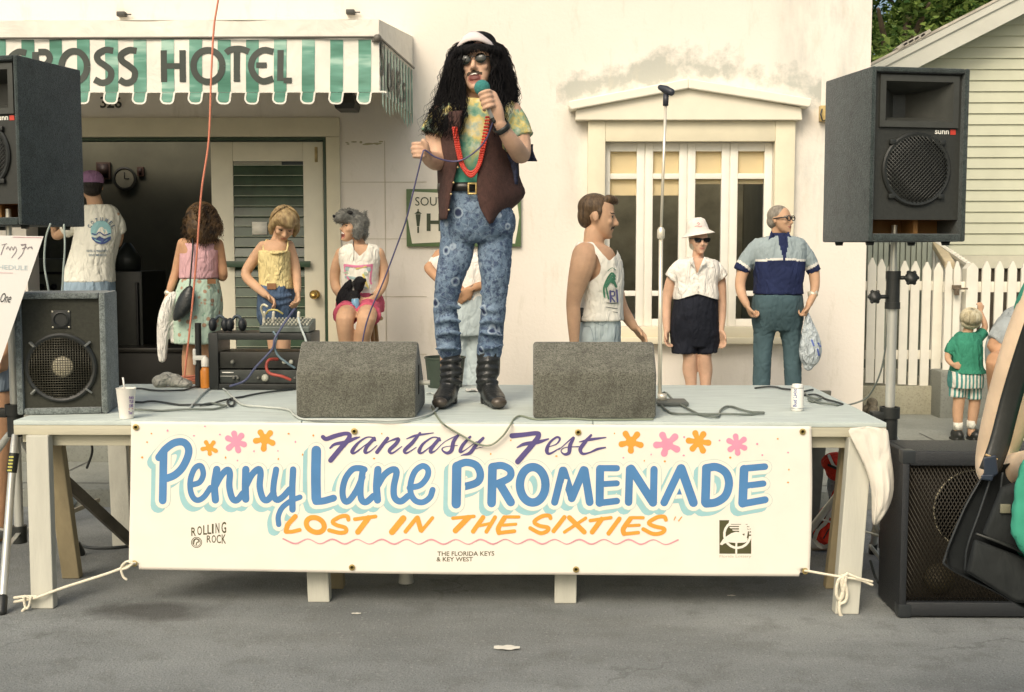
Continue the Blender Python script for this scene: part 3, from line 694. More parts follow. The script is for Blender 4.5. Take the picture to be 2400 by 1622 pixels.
mpick = M('picket paint', (.78, .75, .65), .55, .06, 6, .1)
def picket(mb, x0, x1, zb, zt, y, th=.02, tip=.07):
    m_ = (x0 + x1) / 2; mb.prism([(x0, zb), (x1, zb), (x1, zt - tip), (m_ + .006, zt), (m_ - .006, zt), (x0, zt - tip)], y, y + th)
YG = 10.2
gt = thing('picket_gate', 'tall white picket gate with worn latch beside the hotel wall', 'gate', (P(2130, 900, YG).x, YG, SW + .2))
for i, (a, b, tp, bt) in enumerate(((2032, 2051, 604, 897), (2054, 2073, 607, 898), (2078, 2097, 610, 900), (2108, 2127, 611, 901), (2133, 2153, 612, 903), (2160, 2180, 614, 904), (2186, 2208, 616, 904))):
    mb = MB(); picket(mb, P(a, 750, YG).x, P(b, 750, YG).x, P(a, bt, YG).z, P(a, tp, YG).z, YG + rnd.uniform(-.004, .004)); obj('picket', mb, mpick, gt, smooth=False)
for py in (670, 832): mb = MB(); mb.box((P(2030, py, YG).x, YG + .026, P(2100, py, YG).z - .04), (P(2210, py, YG).x, YG + .056, P(2100, py, YG).z + .04), bev=.003); obj('gate_rail', mb, mpick, gt, smooth=30)
fn_ = thing('picket_fence', 'white picket fence on a low concrete plinth behind the toddler', 'fence', (P(2320, 870, YG).x, YG, SW + .4))
for a, b in ((2213, 2229), (2233, 2248)) + tuple((2299 + 30.5 * i, 2319 + 30.5 * i) for i in range(0, 26)):
    mb = MB(); picket(mb, P(a, 750, YG - .1).x, P(b, 750, YG - .1).x, P(a, 872, YG - .1).z, P(a, 612, YG - .1).z, YG - .1); obj('picket', mb, mpick, fn_, smooth=False)
mb = MB(); picket(mb, P(2264, 700, YG - .12).x, P(2291, 700, YG - .12).x, SW + .4, P(2270, 616, YG - .12).z, YG - .12, .11, .05); obj('gate_post', mb, mpick, fn_, smooth=False)
for py in (672, 838): mb = MB(); mb.box((P(2212, py, YG - .07).x, YG - .074, P(2300, py, YG).z - .045), (P(2300, py, YG).x + 3, YG - .04, P(2300, py, YG).z + .045), bev=.003); obj('fence_rail', mb, mpick, fn_, smooth=30)
mb = MB(); a, b = P(2230, 668, YG - .12), P(2250, 692, YG - .12); mb.box((a.x, YG - .15, b.z + .05), (b.x, YG - .122, a.z), bev=.004); mb.box((a.x + .02, YG - .16, b.z), (b.x - .02, YG - .13, b.z + .06), bev=.004); mb.cyl((a.x, YG - .155, a.z - .03), (b.x + .05, YG - .155, a.z - .03), .008, seg=8)
obj('latch', mb, M('rusty latch', (.18, .14, .10), .5, .4, 40, metal=.6), gt, smooth=30)
mb = MB(); a, b = P(2206, 871, YG - .25), P(2206, 989, YG - .25); mb.box((a.x, YG - .25, SW - .02), (a.x + 5, YG + .3, a.z), bev=.012)
one('concrete_plinth', mb, mconc, 'low grey concrete wall carrying the picket fence', 'low wall', (a.x + 1, YG, SW), 30)
mb = MB(); a, b = P(2024, 904, YG), P(2203, 968, YG); mb.box((a.x - .2, YG - .02, SW - .02), (b.x + .1, YG + 1.6, a.z), bev=.012); struct('gate_step', mb, m_concrete('step concrete', (.40, .38, .28)), smooth=30)
# low railing of slats that climbs beside the steps, and the boarded wall at its end
rl = thing('stair_railing', 'pale slatted stair railing climbing away behind the gate', 'railing', (P(2240, 700, 11.4).x, 11.4, SW))
for i in range(15):
    t_ = i / 14; y = 10.6 + 1.7 * t_; x = P(2282 - 92 * t_, 600, y).x; zt = P(2200, 626 - 62 * t_ ** .8, y).z
    mb = MB(); mb.box((x - .018, y - .012, SW + .3), (x + .018, y + .012, zt), bev=.003); obj('slat', mb, mpick, rl, smooth=False)
mb = MB(); mb.beam(P(2284, 630, 10.58), P(2190, 566, 12.32), .05, .03); obj('handrail', mb, mpick, rl, smooth=False)
mb = MB(); mb.beam(P(2226, 622, 11.0), P(2196, 575, 12.2), .09, .07, .01); one('timber_plank', mb, M('bare plank', (.55, .46, .30), .7, .15, 8), 'bare timber plank leaning on the slatted stair railing', 'plank', P(2226, 622, 11.0))
mb = MB(); a, b = P(1995, 560, 12.45), P(2215, 905, 12.45); n_ = 18
for i in range(n_):
    x0 = a.x + (b.x - a.x) * i / n_; x1 = a.x + (b.x - a.x) * (i + 1) / n_
    mb.box((x0 + .006, 12.45, SW), (x1 - .006, 12.48, P(2100, 548, 12.45).z), bev=.003)
mb.box((a.x, 12.5, SW), (b.x, 12.53, P(2100, 548, 12.45).z))
one('board_fence', mb, M('board paint', (.30, .33, .27), .6, .12, 5), 'blue grey boarded fence closing the passage behind the gate', 'fence', ((a.x + b.x) / 2, 12.45, SW), 30)
mb = MB(); p = P(2022, 952, 9.9)
for i in range(7): mb.ell((p.x + rnd.uniform(-.07, .1), 9.9 + rnd.uniform(-.1, .1), SW + .04 + rnd.uniform(0, .09)), (rnd.uniform(.04, .07), .05, rnd.uniform(.03, .06)), Euler((rnd.random(), rnd.random(), 0)).to_matrix(), 8, 6)
one('rubble_heap', mb, M('rubble', (.16, .14, .10), .95, .4, 20, .6), 'little heap of broken rubble at the corner of the hotel wall', 'rubble', (p.x, 9.9, SW), vox=.015)

def m_leaf(name, a, b_):
    m, t, b, tc = base(name); oi = N(t, 'ShaderNodeNewGeometry')
    r = ramp(t, oi.outputs['Random Per Island'], [(.1, a), (.9, b_)]); t.links.new(r.outputs[0], b.inputs['Base Color'])
    b.inputs['Roughness'].default_value = .45
    tr = N(t, 'ShaderNodeBsdfTranslucent'); t.links.new(r.outputs[0], tr.inputs[0]); mx = N(t, 'ShaderNodeMixShader'); mx.inputs[0].default_value = .45
    o = t.nodes['Material Output']; t.links.new(b.outputs[0], mx.inputs[1]); t.links.new(tr.outputs[0], mx.inputs[2]); t.links.new(mx.outputs[0], o.inputs[0]); return m
mleaf = m_leaf('leaves', (.04, .10, .02), (.26, .36, .09)); mbark = M('bark', (.10, .075, .05), .9, .3, 9, .6)
def tree(x, y, h, cr, label, n=5200, seed=1, leaf=.11):
    r = random.Random(seed)
    t_ = thing('leafy_tree', label, 'tree', (x, y, SW), 0, 'trees behind the house')
    mb = MB(); top = V((x + r.uniform(-.3, .3), y, h * .62))
    mb.tube(crom([(x, y, SW), (x + .1, y, h * .25), tuple(top)], 5), np.linspace(.2, .11, 11).tolist(), 10, True)
    tips = []
    for i in range(9):
        a = i * 2.4; z0 = h * r.uniform(.3, .6); e = V((x + math.cos(a) * cr * r.uniform(.5, .9), y + math.sin(a) * cr * .7, z0 + h * r.uniform(.15, .38)))
        mb.tube(crom([(x + .05, y, z0), tuple((V((x, y, z0)) + e) / 2 + V((0, 0, .2))), tuple(e)], 4), np.linspace(.09, .025, 9).tolist(), 7); tips.append(e)
    obj('trunk', mb, mbark, t_)
    mb = MB(); cl = []
    for i in range(95):
        b_ = r.choice(tips); cl.append((b_ + V((r.gauss(0, cr * .34), r.gauss(0, cr * .34), r.gauss(.1, h * .14))), r.uniform(.22, .55)))
    for i in range(n):
        c, rad = r.choice(cl); d = V((r.gauss(0, 1), r.gauss(0, 1), r.gauss(0, 1))).normalized() * rad * r.random() ** .4
        p = c + d; L = leaf * r.uniform(.6, 1.3); q = Euler((r.uniform(-.9, .9), r.uniform(-.9, .9), r.uniform(0, 6.3))).to_matrix()
        mb.poly([p + q @ V(u) * L for u in ((-.5, 0, 0), (-.1, .28, .03), (.5, 0, -.05), (-.1, -.28, .03))])
    obj('crown', mb, mleaf, t_, smooth=False, normals=False)
tree(P(2100, 80, 18).x, 18, 6.6, 1.7, 'leafy green tree crowded against the hotel corner', 19000, 3, .13)
tree(P(2215, 60, 19.5).x, 19.5, 7.4, 1.9, 'tall leafy tree with the sunniest crown above the house verge', 19000, 8, .13)
tree(P(2350, 0, 18.6).x, 18.6, 6.9, 1.9, 'leafy tree showing just above the gable roof', 15000, 12, .13)
tree(P(2030, 60, 21).x, 21, 7.6, 2.2, 'dark leafy tree mostly hidden behind the hotel', 15000, 21, .14)

# ============================================================ stage
XL, XR = P(30, 985, YF).x, P(2079, 996, YF).x
YB = YF + 1.38
mdeck = M('deck paint', (.52, .58, .54), .6, .12, 5, .25, 40, stretch=(1, 5, 1))
mrail = M('stage timber', (.50, .47, .35), .65, .1, 6, .2, 30, stretch=(.3, 1, 4))
mleg = M('leg timber', (.52, .51, .43), .65, .1, 5, .2, 30, stretch=(3, 3, .4))
mtan = M('bare timber', (.33, .27, .16), .7, .15, 5, .2, 30, stretch=(3, 3, .4))
stg = thing('stage_platform', 'pale painted plywood stage on timber trestle legs', 'stage', ((XL + XR) / 2, YF, 0))
W3 = (XR - XL) / 3
for i in range(3):
    mb = MB(); mb.box((XL + i * W3 + .002, YF, ZS - .02), (XL + (i + 1) * W3 - .002, YB, ZS), bev=.003); obj('deck_sheet', mb, mdeck, stg, smooth=30)
mb = MB(); mb.box((XL + .001, YF + .002, ZS - .062), (XR - .001, YF + .045, ZS - .0205), bev=.003); obj('edge_board', mb, mrail, stg, smooth=30)
mb = MB(); mb.box((XL + .06, YF + .046, ZS - .115), (XR - .05, YF + .08, ZS - .0625), bev=.003); mb.box((XL + .06, YB - .07, ZS - .115), (XR - .05, YB - .03, ZS - .0205)); mb.box((XL + .02, YF + .046, ZS - .1), (XL + .058, YB - .01, ZS - .0205)); mb.box((XR - .045, YF + .072, ZS - .1), (XR - .006, YB - .072, ZS - .0205)); obj('under_rail', mb, mrail, stg, smooth=30)
def leg(pxt, pyt, pxb, pyb, wpx, Yt, m_, w2=.045, nm='leg', Yb=None):
    b = PZ(pxb, pyb, 0) if Yb is None else V((P(pxb, pyb, Yb).x, Yb, 0))
    t_ = P(pxt, pyt, Yt); t_.z = ZS - .0625 if Yt < YF + .03 else ZS - .0212
    wd = wpx / F * b.y; mb = MB()
    x = wd / 2
    mb.loft([[(b.x - x, b.y - w2 / 2, .001), (b.x + x, b.y - w2 / 2, .001), (b.x + x, b.y + w2 / 2, .001), (b.x - x, b.y + w2 / 2, .001)],
             [(t_.x - x, t_.y - w2 / 2, t_.z), (t_.x + x, t_.y - w2 / 2, t_.z), (t_.x + x, t_.y + w2 / 2, t_.z), (t_.x - x, t_.y + w2 / 2, t_.z)]])
    obj(nm, mb, m_, stg, smooth=False, bev=.004)
leg(92, 1020, 58, 0, 54, YF + .012, mleg, .05, Yb=YF - .02); leg(122, 1040, 129, 0, 42, YF + .14, mtan, .05, Yb=YF + .44)
leg(732, 1020, 731, 0, 52, YF + .11, mleg, .06, Yb=YF + .1); leg(775, 1020, 776, 0, 30, YF + .2, mtan, .06, Yb=YF + .3)
leg(1330, 1020, 1330, 0, 52, YF + .11, mleg, .06, Yb=YF + .1)
leg(2014, 1010, 2014, 0, 56, YF + .012, mleg, .06, Yb=YF - .03); leg(1988, 1020, 1974, 0, 24, YF + .14, mtan, .05, Yb=YF + .34)
leg(274, 1040, 255, 0, 46, YB - .06, mleg, .05, Yb=YB - .35); leg(300, 1040, 305, 0, 30, YB - .03, mtan, .05, Yb=YB + .05)
leg(1330, 1020, 1330, 0, 40, YB - .06, mtan, .05, Yb=YB - .1); leg(1925, 1030, 1920, 0, 40, YB - .06, M('dark plank', (.12, .12, .095), .7, .2), .03, Yb=YB - .1)
leg(732, 1020, 731, 0, 40, YB - .06, mtan, .05, Yb=YB - .1)
mb = MB(); mb.beam(P(128, 1105, 5.35), P(330, 1290, 5.75), .03, .05); obj('brace', mb, M('brace steel', (.09, .08, .06), .6, .3), stg, smooth=False)
mb = MB(); mb.beam(P(125, 1218, 5.45), P(232, 1172, 5.8), .012, .02); obj('stay', mb, M('light stay', (.45, .40, .30), .5), stg, smooth=False)

# ============================================================ banner
YN = YF - .012
bn = thing('festival_banner', 'cream banner with hand painted blue orange and purple lettering on stage front', 'banner', (P(1105, 1345, YN).x, YN, P(1105, 1345, YN).z))
def bw(x, z):
    return YN + .004 * math.sin(x * 3.1 + z * 2) + .0012 * math.sin(x * 13 + 9 * z) * math.sin(z * 6 + x) + .005 * max(0, .55 - z) * math.sin(x * 5.3 + 1) - .012 * max(0, .5 - z)
def bp(px, py, off=.0): p = P(px, py, YN); return V((p.x, bw(p.x, p.z) - off, p.z))
mban = CLOTH('banner cloth', (.83, .775, .675), .025, .05, 4, (1, 1, 1), .6)
def bedge(u, v_):                              # banner chart: u across, v down
    l = (307 + (302 - 307) * v_, 988 + 346 * v_); r = (1901 - 5 * v_ + 4 * math.sin(v_ * 3.1), 999 + 351 * v_)
    return l[0] + (r[0] - l[0]) * u, l[1] + (r[1] - l[1]) * u + math.sin(u * 3.14) * 3 * v_
mb = MB(); us = np.linspace(0, 1, 200); vss = np.linspace(0, 1, 50)
rows = []
for v_ in vss:
    row = []
    for u in us:
        x, y = bedge(u, v_); cr_ = 14
        if v_ > .96 and (u < .012 or u > .988): y -= 9; x += 7 if u < .5 else -7
        row.append(bp(x, y))
    rows.append(row)
mb.grid(rows); ban = obj('cloth', mb, mban, bn, solid=.002)
for i, (px, py) in enumerate(((319, 1001), (831, 1010), (1355, 1013), (1880, 1011), (316, 1320), (826, 1328), (1350, 1334), (1886, 1337))):
    mb = MB(); p = bp(px, py, .0035); mb.lathe([(.006, 0), (.013, 0), (.0135, .003), (.007, .004), (.006, 0)], p, 14, 'Y'); obj('grommet', mb, M('brass grommet', (.55, .42, .16), .4, .2, 40, metal=.7), bn, smooth=30)
# lettering: strokes charted on the cloth
A_ = lambda x, y: (320 + x / 3.1405, 990 + y / 3.1405); B_ = lambda x, y: (1100 + x / 2.8, 970 + y / 2.8)
FA = lambda x, y: (640 + x / 4.469, 990 + y / 4.469); FE = lambda x, y: (1160 + x / 3.748, 990 + y / 3.748)
LO = lambda x, y: (640 + x / 4.842, 1190 + y / 4.842); SI = lambda x, y: (1080 + x / 4.304, 1190 + y / 4.304)
def T(tr, pts): return [tr(*p) for p in pts]
def ellp(cx, cy, rx, ry, sl=0, n=22): return [(cx + rx * math.cos(a) - sl * ry * math.sin(a), cy + ry * math.sin(a)) for a in np.linspace(0, 2 * math.pi, n)]
BL = []                                        # (points, width px, smooth)
for q, w_, s_ in (
    ([(200, 215), (196, 400), (192, 575)], 58, 1), ([(165, 258), (215, 195), (280, 150), (345, 145), (382, 185), (380, 245), (340, 330), (285, 385), (225, 412)], 56, 1),
    ([(405, 460), (465, 440), (492, 385), (482, 330), (458, 318), (425, 345), (398, 420), (398, 500), (420, 555), (455, 572), (500, 545), (545, 480)], 42, 1),
    ([(592, 345), (575, 460), (582, 570)], 54, 1), ([(580, 470), (625, 390), (670, 348), (688, 375), (684, 470), (705, 555), (740, 572), (785, 520)], 48, 1),
    ([(806, 345), (802, 470), (805, 565)], 54, 1), ([(805, 470), (850, 385), (900, 342), (915, 375), (908, 470), (930, 555), (965, 570), (1010, 520)], 48, 1),
    ([(1030, 345), (1012, 450), (1010, 530), (1035, 570), (1080, 545), (1130, 490)], 46, 1), ([(1155, 345), (1148, 500), (1150, 640)], 48, 1), ([(1205, 548), (1140, 575), (1075, 625), (1045, 690), (1048, 750)], 40, 1),
    ([(1325, 205), (1322, 400), (1325, 560)], 72, 1), ([(1322, 580), (1380, 575), (1452, 555)], 52, 1),
    ([(1680, 345), (1640, 335), (1590, 345), (1540, 410), (1518, 500), (1530, 570), (1565, 575), (1620, 500), (1665, 400)], 46, 1), ([(1668, 345), (1650, 470), (1655, 560), (1690, 585), (1745, 540)], 48, 1),
    ([(1778, 345), (1768, 470), (1775, 570)], 54, 1), ([(1772, 470), (1825, 385), (1885, 345), (1915, 365), (1895, 470), (1900, 550), (1945, 580), (2000, 540)], 48, 1),
    ([(2010, 480), (2090, 460), (2140, 400), (2145, 345), (2105, 320), (2050, 360), (2020, 440), (2020, 520), (2055, 575), (2110, 585), (2160, 550), (2180, 495)], 44, 1)):
    BL.append((T(A_, q), w_ / 3.1405, s_))
for q, w_, s_ in (
    ([(-82, 345), (-86, 590)], 62, 0), ([(-82, 338), (-20, 318), (45, 338), (72, 395), (50, 450), (-60, 485)], 50, 1),
    ([(152, 350), (146, 585)], 58, 0), ([(155, 345), (215, 340), (268, 370), (262, 420), (175, 462)], 48, 1), ([(205, 468), (272, 580)], 56, 0),
    (ellp(416, 466, 84, 116), 56, 1),
    ([(560, 580), (612, 370)], 48, 0), ([(618, 372), (672, 545)], 52, 0), ([(672, 555), (750, 368)], 52, 0), ([(757, 370), (790, 580)], 52, 0),
    ([(858, 362), (855, 585)], 54, 0), ([(865, 357), (968, 357)], 42, 0), ([(865, 462), (968, 456)], 40, 0), ([(862, 585), (968, 572)], 44, 0),
    ([(1052, 362), (1045, 580)], 50, 0), ([(1062, 360), (1205, 582)], 56, 0), ([(1212, 365), (1208, 575)], 48, 0),
    ([(1278, 582), (1385, 355)], 50, 0), ([(1390, 357), (1470, 582)], 58, 0), ([(1335, 512), (1435, 508)], 38, 0),
    ([(1555, 362), (1548, 580)], 58, 0), ([(1552, 355), (1620, 348), (1682, 385), (1703, 455), (1680, 535), (1620, 578), (1552, 588)], 54, 1),
    ([(1802, 362), (1792, 585)], 58, 0), ([(1805, 357), (1938, 345)], 44, 0), ([(1800, 472), (1928, 456)], 42, 0), ([(1796, 588), (1940, 562)], 46, 0)):
    BL.append((T(B_, q), w_ / 2.8, s_))
mb = MB(); k = 0
def lay(strokes, grow, dx, dy, off, mi):
    mb.mi = mi
    for i, (q, w_, s_) in enumerate(strokes):
        o_ = off + i * .000007
        mb.stroke([(x + dx, y + dy) for x, y in q], w_ + grow, lambda x, y: bp(x, y, o_), 5, bool(s_))
lay(BL, 17, -11, 12, .0013, 0); lay(BL, 19, 0, 1, .0016, 3); lay(BL, 16.2, 0, 1, .0019, 4); lay(BL, 0, 0, 0, .0022, 1)
mb.mi = 2
OR = []
for q, w_, s_ in (([(255, 95), (170, 190), (150, 265)], 56, 1), ([(150, 272), (220, 268), (305, 248)], 44, 1), (ellp(482, 190, 100, 84, -.25), 58, 1),
                  ([(858, 130), (845, 92), (770, 95), (680, 150), (720, 190), (820, 220), (830, 265), (760, 278), (640, 250)], 46, 1), ([(930, 125), (1165, 95)], 42, 0), ([(1085, 110), (965, 270)], 62, 0),
                  ([(1480, 115), (1352, 270)], 70, 0), ([(1505, 265), (1630, 110)], 46, 0), ([(1640, 110), (1680, 250)], 56, 0), ([(1685, 260), (1810, 110)], 40, 0), ([(2040, 115), (2280, 95)], 38, 0), ([(2215, 110), (2070, 255)], 62, 0)):
    OR.append((T(LO, q), w_ / 4.842, s_))
for q, w_, s_ in (([(225, 95), (125, 235)], 46, 0), ([(345, 95), (258, 240)], 40, 0), ([(190, 178), (290, 158)], 30, 0), ([(440, 100), (380, 200), (385, 250)], 50, 1), ([(455, 92), (585, 92)], 32, 0), ([(425, 175), (555, 165)], 30, 0), ([(390, 252), (540, 235)], 38, 0),
                  ([(905, 105), (890, 80), (820, 85), (740, 140), (790, 180), (880, 200), (870, 235), (800, 255), (700, 205)], 40, 1), ([(1045, 95), (935, 235)], 44, 0), ([(1095, 100), (1245, 245)], 50, 0), ([(1260, 105), (1045, 245)], 32, 0),
                  ([(1305, 130), (1515, 100)], 34, 0), ([(1420, 115), (1325, 245)], 50, 0), ([(1600, 110), (1490, 260)], 44, 0), ([(1710, 110), (1640, 210), (1645, 260)], 50, 1), ([(1720, 100), (1840, 100)], 32, 0), ([(1690, 182), (1800, 175)], 30, 0), ([(1650, 265), (1790, 250)], 36, 0),
                  ([(2068, 120), (2050, 90), (1980, 95), (1895, 150), (1950, 185), (2050, 210), (2030, 250), (1940, 262), (1840, 215)], 40, 1), ([(2165, 90), (2150, 122)], 9, 0), ([(2228, 90), (2195, 132)], 10, 0)):
    OR.append((T(SI, q), w_ / 4.304, s_))
lay(OR, 0, 0, 0, .0026, 2)
PU = [(T(FA, q), [w_ * 1.0 / 4.469 for w_ in ws]) for q, ws in (
    ([(525, 150), (560, 170), (650, 140), (750, 115), (800, 125), (790, 175), (700, 280), (605, 395)], [44, 44, 46, 40, 44, 50, 52, 52]), ([(600, 265), (650, 225), (760, 205), (860, 165), (910, 150)], [20, 30, 40, 30, 10]),
    ([(1070, 185), (1050, 158), (980, 155), (890, 215), (830, 300), (860, 315), (960, 240), (1060, 170)], [24, 14, 14, 26, 40, 20, 10, 10]), ([(1060, 165), (985, 250), (965, 310), (1010, 305), (1090, 240)], [36, 38, 34, 14, 8]),
    ([(1200, 165), (1150, 230), (1090, 310)], [36, 38, 40]), ([(1120, 270), (1210, 200), (1310, 170), (1290, 220), (1220, 290), (1250, 320), (1350, 250)], [8, 10, 34, 38, 38, 20, 8]),
    ([(1540, 110), (1460, 210), (1380, 290), (1400, 320), (1500, 260)], [24, 38, 38, 18, 8]), ([(1400, 170), (1500, 135), (1680, 108)], [10, 24, 8]),
    ([(1750, 185), (1720, 158), (1660, 160), (1570, 225), (1530, 300), (1560, 318), (1650, 250), (1740, 175)], [22, 14, 14, 26, 38, 18, 10, 10]), ([(1740, 170), (1665, 260), (1650, 310), (1700, 295), (1800, 200), (1950, 125)], [34, 38, 34, 12, 8, 14]),
    ([(1945, 125), (1890, 200), (1870, 290), (1820, 320), (1770, 285), (1800, 255), (1930, 240)], [26, 40, 40, 30, 14, 8, 8]), ([(2065, 150), (1985, 240), (1960, 305), (2010, 290), (2130, 200)], [24, 36, 34, 12, 8]), ([(2200, 165), (2120, 245), (2060, 320), (1970, 345)], [30, 38, 36, 8]), ([(2105, 280), (2200, 255)], [8, 5]))]
PU += [(T(FE, q), [w_ / 3.748 for w_ in ws]) for q, ws in (
    ([(150, 118), (250, 108), (360, 95), (385, 110), (350, 170), (200, 345)], [46, 40, 38, 42, 46, 48]), ([(195, 220), (260, 190), (370, 175), (470, 145)], [12, 30, 34, 12]),
    ([(470, 215), (540, 190), (570, 145), (540, 130), (480, 180), (455, 245), (480, 275), (570, 225)], [8, 10, 20, 18, 22, 34, 20, 6]), ([(560, 240), (690, 130), (660, 200), (650, 265), (610, 280), (580, 250), (620, 220), (740, 212)], [6, 16, 34, 32, 20, 8, 8, 10]),
    ([(845, 112), (790, 175), (750, 235), (770, 275), (830, 265), (900, 235), (970, 220)], [20, 32, 34, 24, 14, 22, 12]), ([(740, 172), (840, 150), (975, 132)], [8, 24, 10]))]
mb.mi = 5
for i, (q, ws) in enumerate(PU):
    o_ = .0029 + i * .00002; mb.stroke(q, ws, lambda x, y: bp(x, y, o_), 6)
mb.mi = 6                                      # wavy underline
wp = [(665 + 34.6 * (i - .25) * .815 * 2 / 2 * 1.0, 1270 + (6.5 if i % 2 else -6.5) - (0 if i < 30 else 0)) for i in range(33)]
wp = [(664 + i * 28.9, 1262 + (0 if i % 2 == 0 else 11) + i * .08) for i in range(33)]
mb.stroke(wp, [3.4 if i % 4 < 2 else 2.2 for i in range(33)], lambda x, y: bp(x, y, .0033), 6)
rb = random.Random(2)
def flower(cx, cy, r, mi, rot, pet):
    mb.mi = mi
    mb.disc(cx, cy, r * .46, r * .46, lambda x, y: bp(x, y, .0022), 14)
    for j in range(pet):
        a = rot + 2 * math.pi * j / pet + rb.uniform(-.12, .12); L = r * rb.uniform(.9, 1.08)
        mb.stroke([(cx, cy), (cx + L * .78 * math.cos(a), cy + L * .78 * math.sin(a))], [r * .3, r * .52], lambda x, y, j=j: bp(x, y, .0023 + j * .00003), 2, False)
for cx, cy, r, mi, rot, pet in ((491, 1049, 20, 2, .35, 5), (554, 1035, 27, 7, .3, 6), (621, 1029, 27, 2, .45, 5), (1479, 1036, 28, 2, .3, 5), (1563, 1041, 31, 7, .5, 5), (1637, 1035, 28, 2, .1, 6), (1727, 1042, 26, 7, .35, 6)): flower(cx, cy, r, mi, rot, pet)
for px, py, mi in ((355, 1016, 2), (393, 1009, 7), (345, 1036, 2), (333, 1072, 2), (455, 1021, 7), (481, 999, 7), (516, 1018, 7), (529, 1072, 2), (557, 1079, 7), (677, 1016, 2), (693, 1035, 7), (735, 1020, 2), (652, 1056, 7), (596, 1057, 7), (710, 1065, 2), (653, 1075, 2), (895, 1016, 2), (877, 1074, 2), (1150, 1064, 2), (1197, 1032, 2), (1304, 1069, 2), (1440, 1016, 2), (1603, 1024, 7), (1526, 1065, 7), (1510, 1080, 2), (1558, 1081, 2), (1711, 1072, 2), (1774, 1040, 7), (1822, 1028, 2), (1846, 1060, 7), (1848, 1100, 2), (1846, 1130, 2), (1686, 1032, 7), (1461, 1073, 7), (1602, 1067, 7), (1786, 1066, 7)):
    mb.mi = mi; mb.disc(px, py, rb.uniform(1.6, 3), rb.uniform(1.6, 3), lambda x, y: bp(x, y, .0028), 7)
mb.mi = 8
f3 = lambda x, y: bp(x, y, .0016)
for ch, x, y, hh in zip('ROLLING', (454, 468, 481, 491, 499, 510, 525), (1246, 1243.5, 1242, 1240.5, 1239, 1237.5, 1236), (20, 21, 22, 22, 23, 24, 26)): text_on(mb, ch, x, y, hh, f3, .015, None if ch == 'I' else (11 if ch in 'ROG' else 9), shear=0)
for ch, x, y, hh in zip('ROCK', (490, 501.5, 513, 525), (1263, 1263, 1263, 1263), (17, 18, 20, 22)): text_on(mb, ch, x, y, hh, f3, .01, 10)
for rad, w_ in ((12, 1.6), (9, 1.2)): mb.stroke(ellp(461, 1271, rad, rad), w_, f3, 2, False, False)
mb.stroke([(454, 1275), (456, 1266), (462, 1263), (467, 1269), (462, 1271), (460, 1277)], 2.4, f3, 4)
text_on(mb, 'THE FLORIDA KEYS', 1092, 1296.5, 10.5, f3, .012, 133); text_on(mb, '& KEY WEST', 1066, 1309.5, 10, f3, .012, 85)
# square emblem: a wading bird before a striped sun
LG = lambda x, y: (1660 + x / 13.09, 1200 + y / 13.09)
mb.poly([f3(*LG(*q)) for q in ((335, 245), (1310, 245), (1310, 1270), (335, 1270))]); mb.mi = 4
f4 = lambda x, y: bp(*LG(x, y), .0021); f5 = lambda x, y: bp(*LG(x, y), .0025); f6 = lambda x, y: bp(*LG(x, y), .0029)
mb.poly([f4(640, 240), f4(1320, 240), f4(1320, 600), f4(900, 700), f4(600, 420)]); mb.stroke(ellp(885, 680, 400, 410), 75, f5, 2, False, False)
mb.mi = 8
for y, x0, x1, w_ in ((370, 640, 1000, 16), (435, 600, 940, 30), (510, 565, 935, 38), (585, 540, 940, 38), (370, 1120, 1200, 14), (440, 1175, 1255, 30), (515, 1195, 1290, 36), (600, 1205, 1300, 40), (700, 1205, 1305, 50), (680, 540, 700, 50)): mb.stroke([(x0, y), (x1, y)], w_, f5, 1, False, False)
mb.mi = 4
mb.poly([f6(*q) for q in ((345, 980), (440, 830), (540, 745), (700, 640), (850, 595), (1000, 640), (1100, 730), (1200, 800), (1190, 890), (1100, 930), (850, 940), (620, 920), (480, 960), (420, 1010))])
mb.stroke([(1120, 800), (1150, 620), (1040, 520), (1000, 450), (1060, 380), (1130, 430), (1120, 500)], 90, lambda x, y: bp(*LG(x, y), .0034), 5); mb.stroke([(855, 930), (850, 1100), (850, 1270)], 60, lambda x, y: bp(*LG(x, y), .0032), 2, False, False)
mb.mi = 9; text_on(mb, 'Florida Lottery', 1723, 1304, 6, f3, 0, 74)
C9 = [M('shade blue', (.32, .56, .58), .6, .06), M('sign blue', (.075, .22, .45), .55, .12, 4), M('sign orange', (.78, .34, .045), .6, .08), M('shade line', (.50, .62, .55), .6), mban, M('sign purple', (.095, .075, .22), .6, .1), M('sign rose', (.70, .30, .34), .6), M('sign pink', (.76, .30, .42), .6, .06), M('sign olive', (.075, .07, .025), .6, .1), M('faint olive', (.5, .44, .33), .7)]
obj('lettering', mb, C9, bn, smooth=False, normals=False)
# ============================================================ sound equipment and small things
def m_carpet(name, a, b_, sc_=170, bm_=.8):
    m, t, b, tc = base(name); n = nz(t, tc, sc_, 3, .7); n2 = nz(t, tc, 9, 3, .6); n3 = nz(t, tc, 55, 2, .6)
    c = mixc(t, a, b_, ramp(t, n.outputs[0], [(.38, (0, 0, 0)), (.62, (1, 1, 1))]).outputs[0])
    c = mixc(t, c, sc3(a, .75), ramp(t, n2.outputs[0], [(.45, (0, 0, 0)), (.7, (.6, .6, .6))]).outputs[0])
    c = mixc(t, c, sc3(b_, 1.15), ramp(t, n3.outputs[0], [(.5, (0, 0, 0)), (.75, (.6, .6, .6))]).outputs[0])
    t.links.new(c, b.inputs['Base Color']); b.inputs['Roughness'].default_value = 1; b.inputs['Specular IOR Level'].default_value = .1
    b.inputs['Sheen Weight'].default_value = .3
    bump(t, b, n.outputs[0], bm_, .006); return m
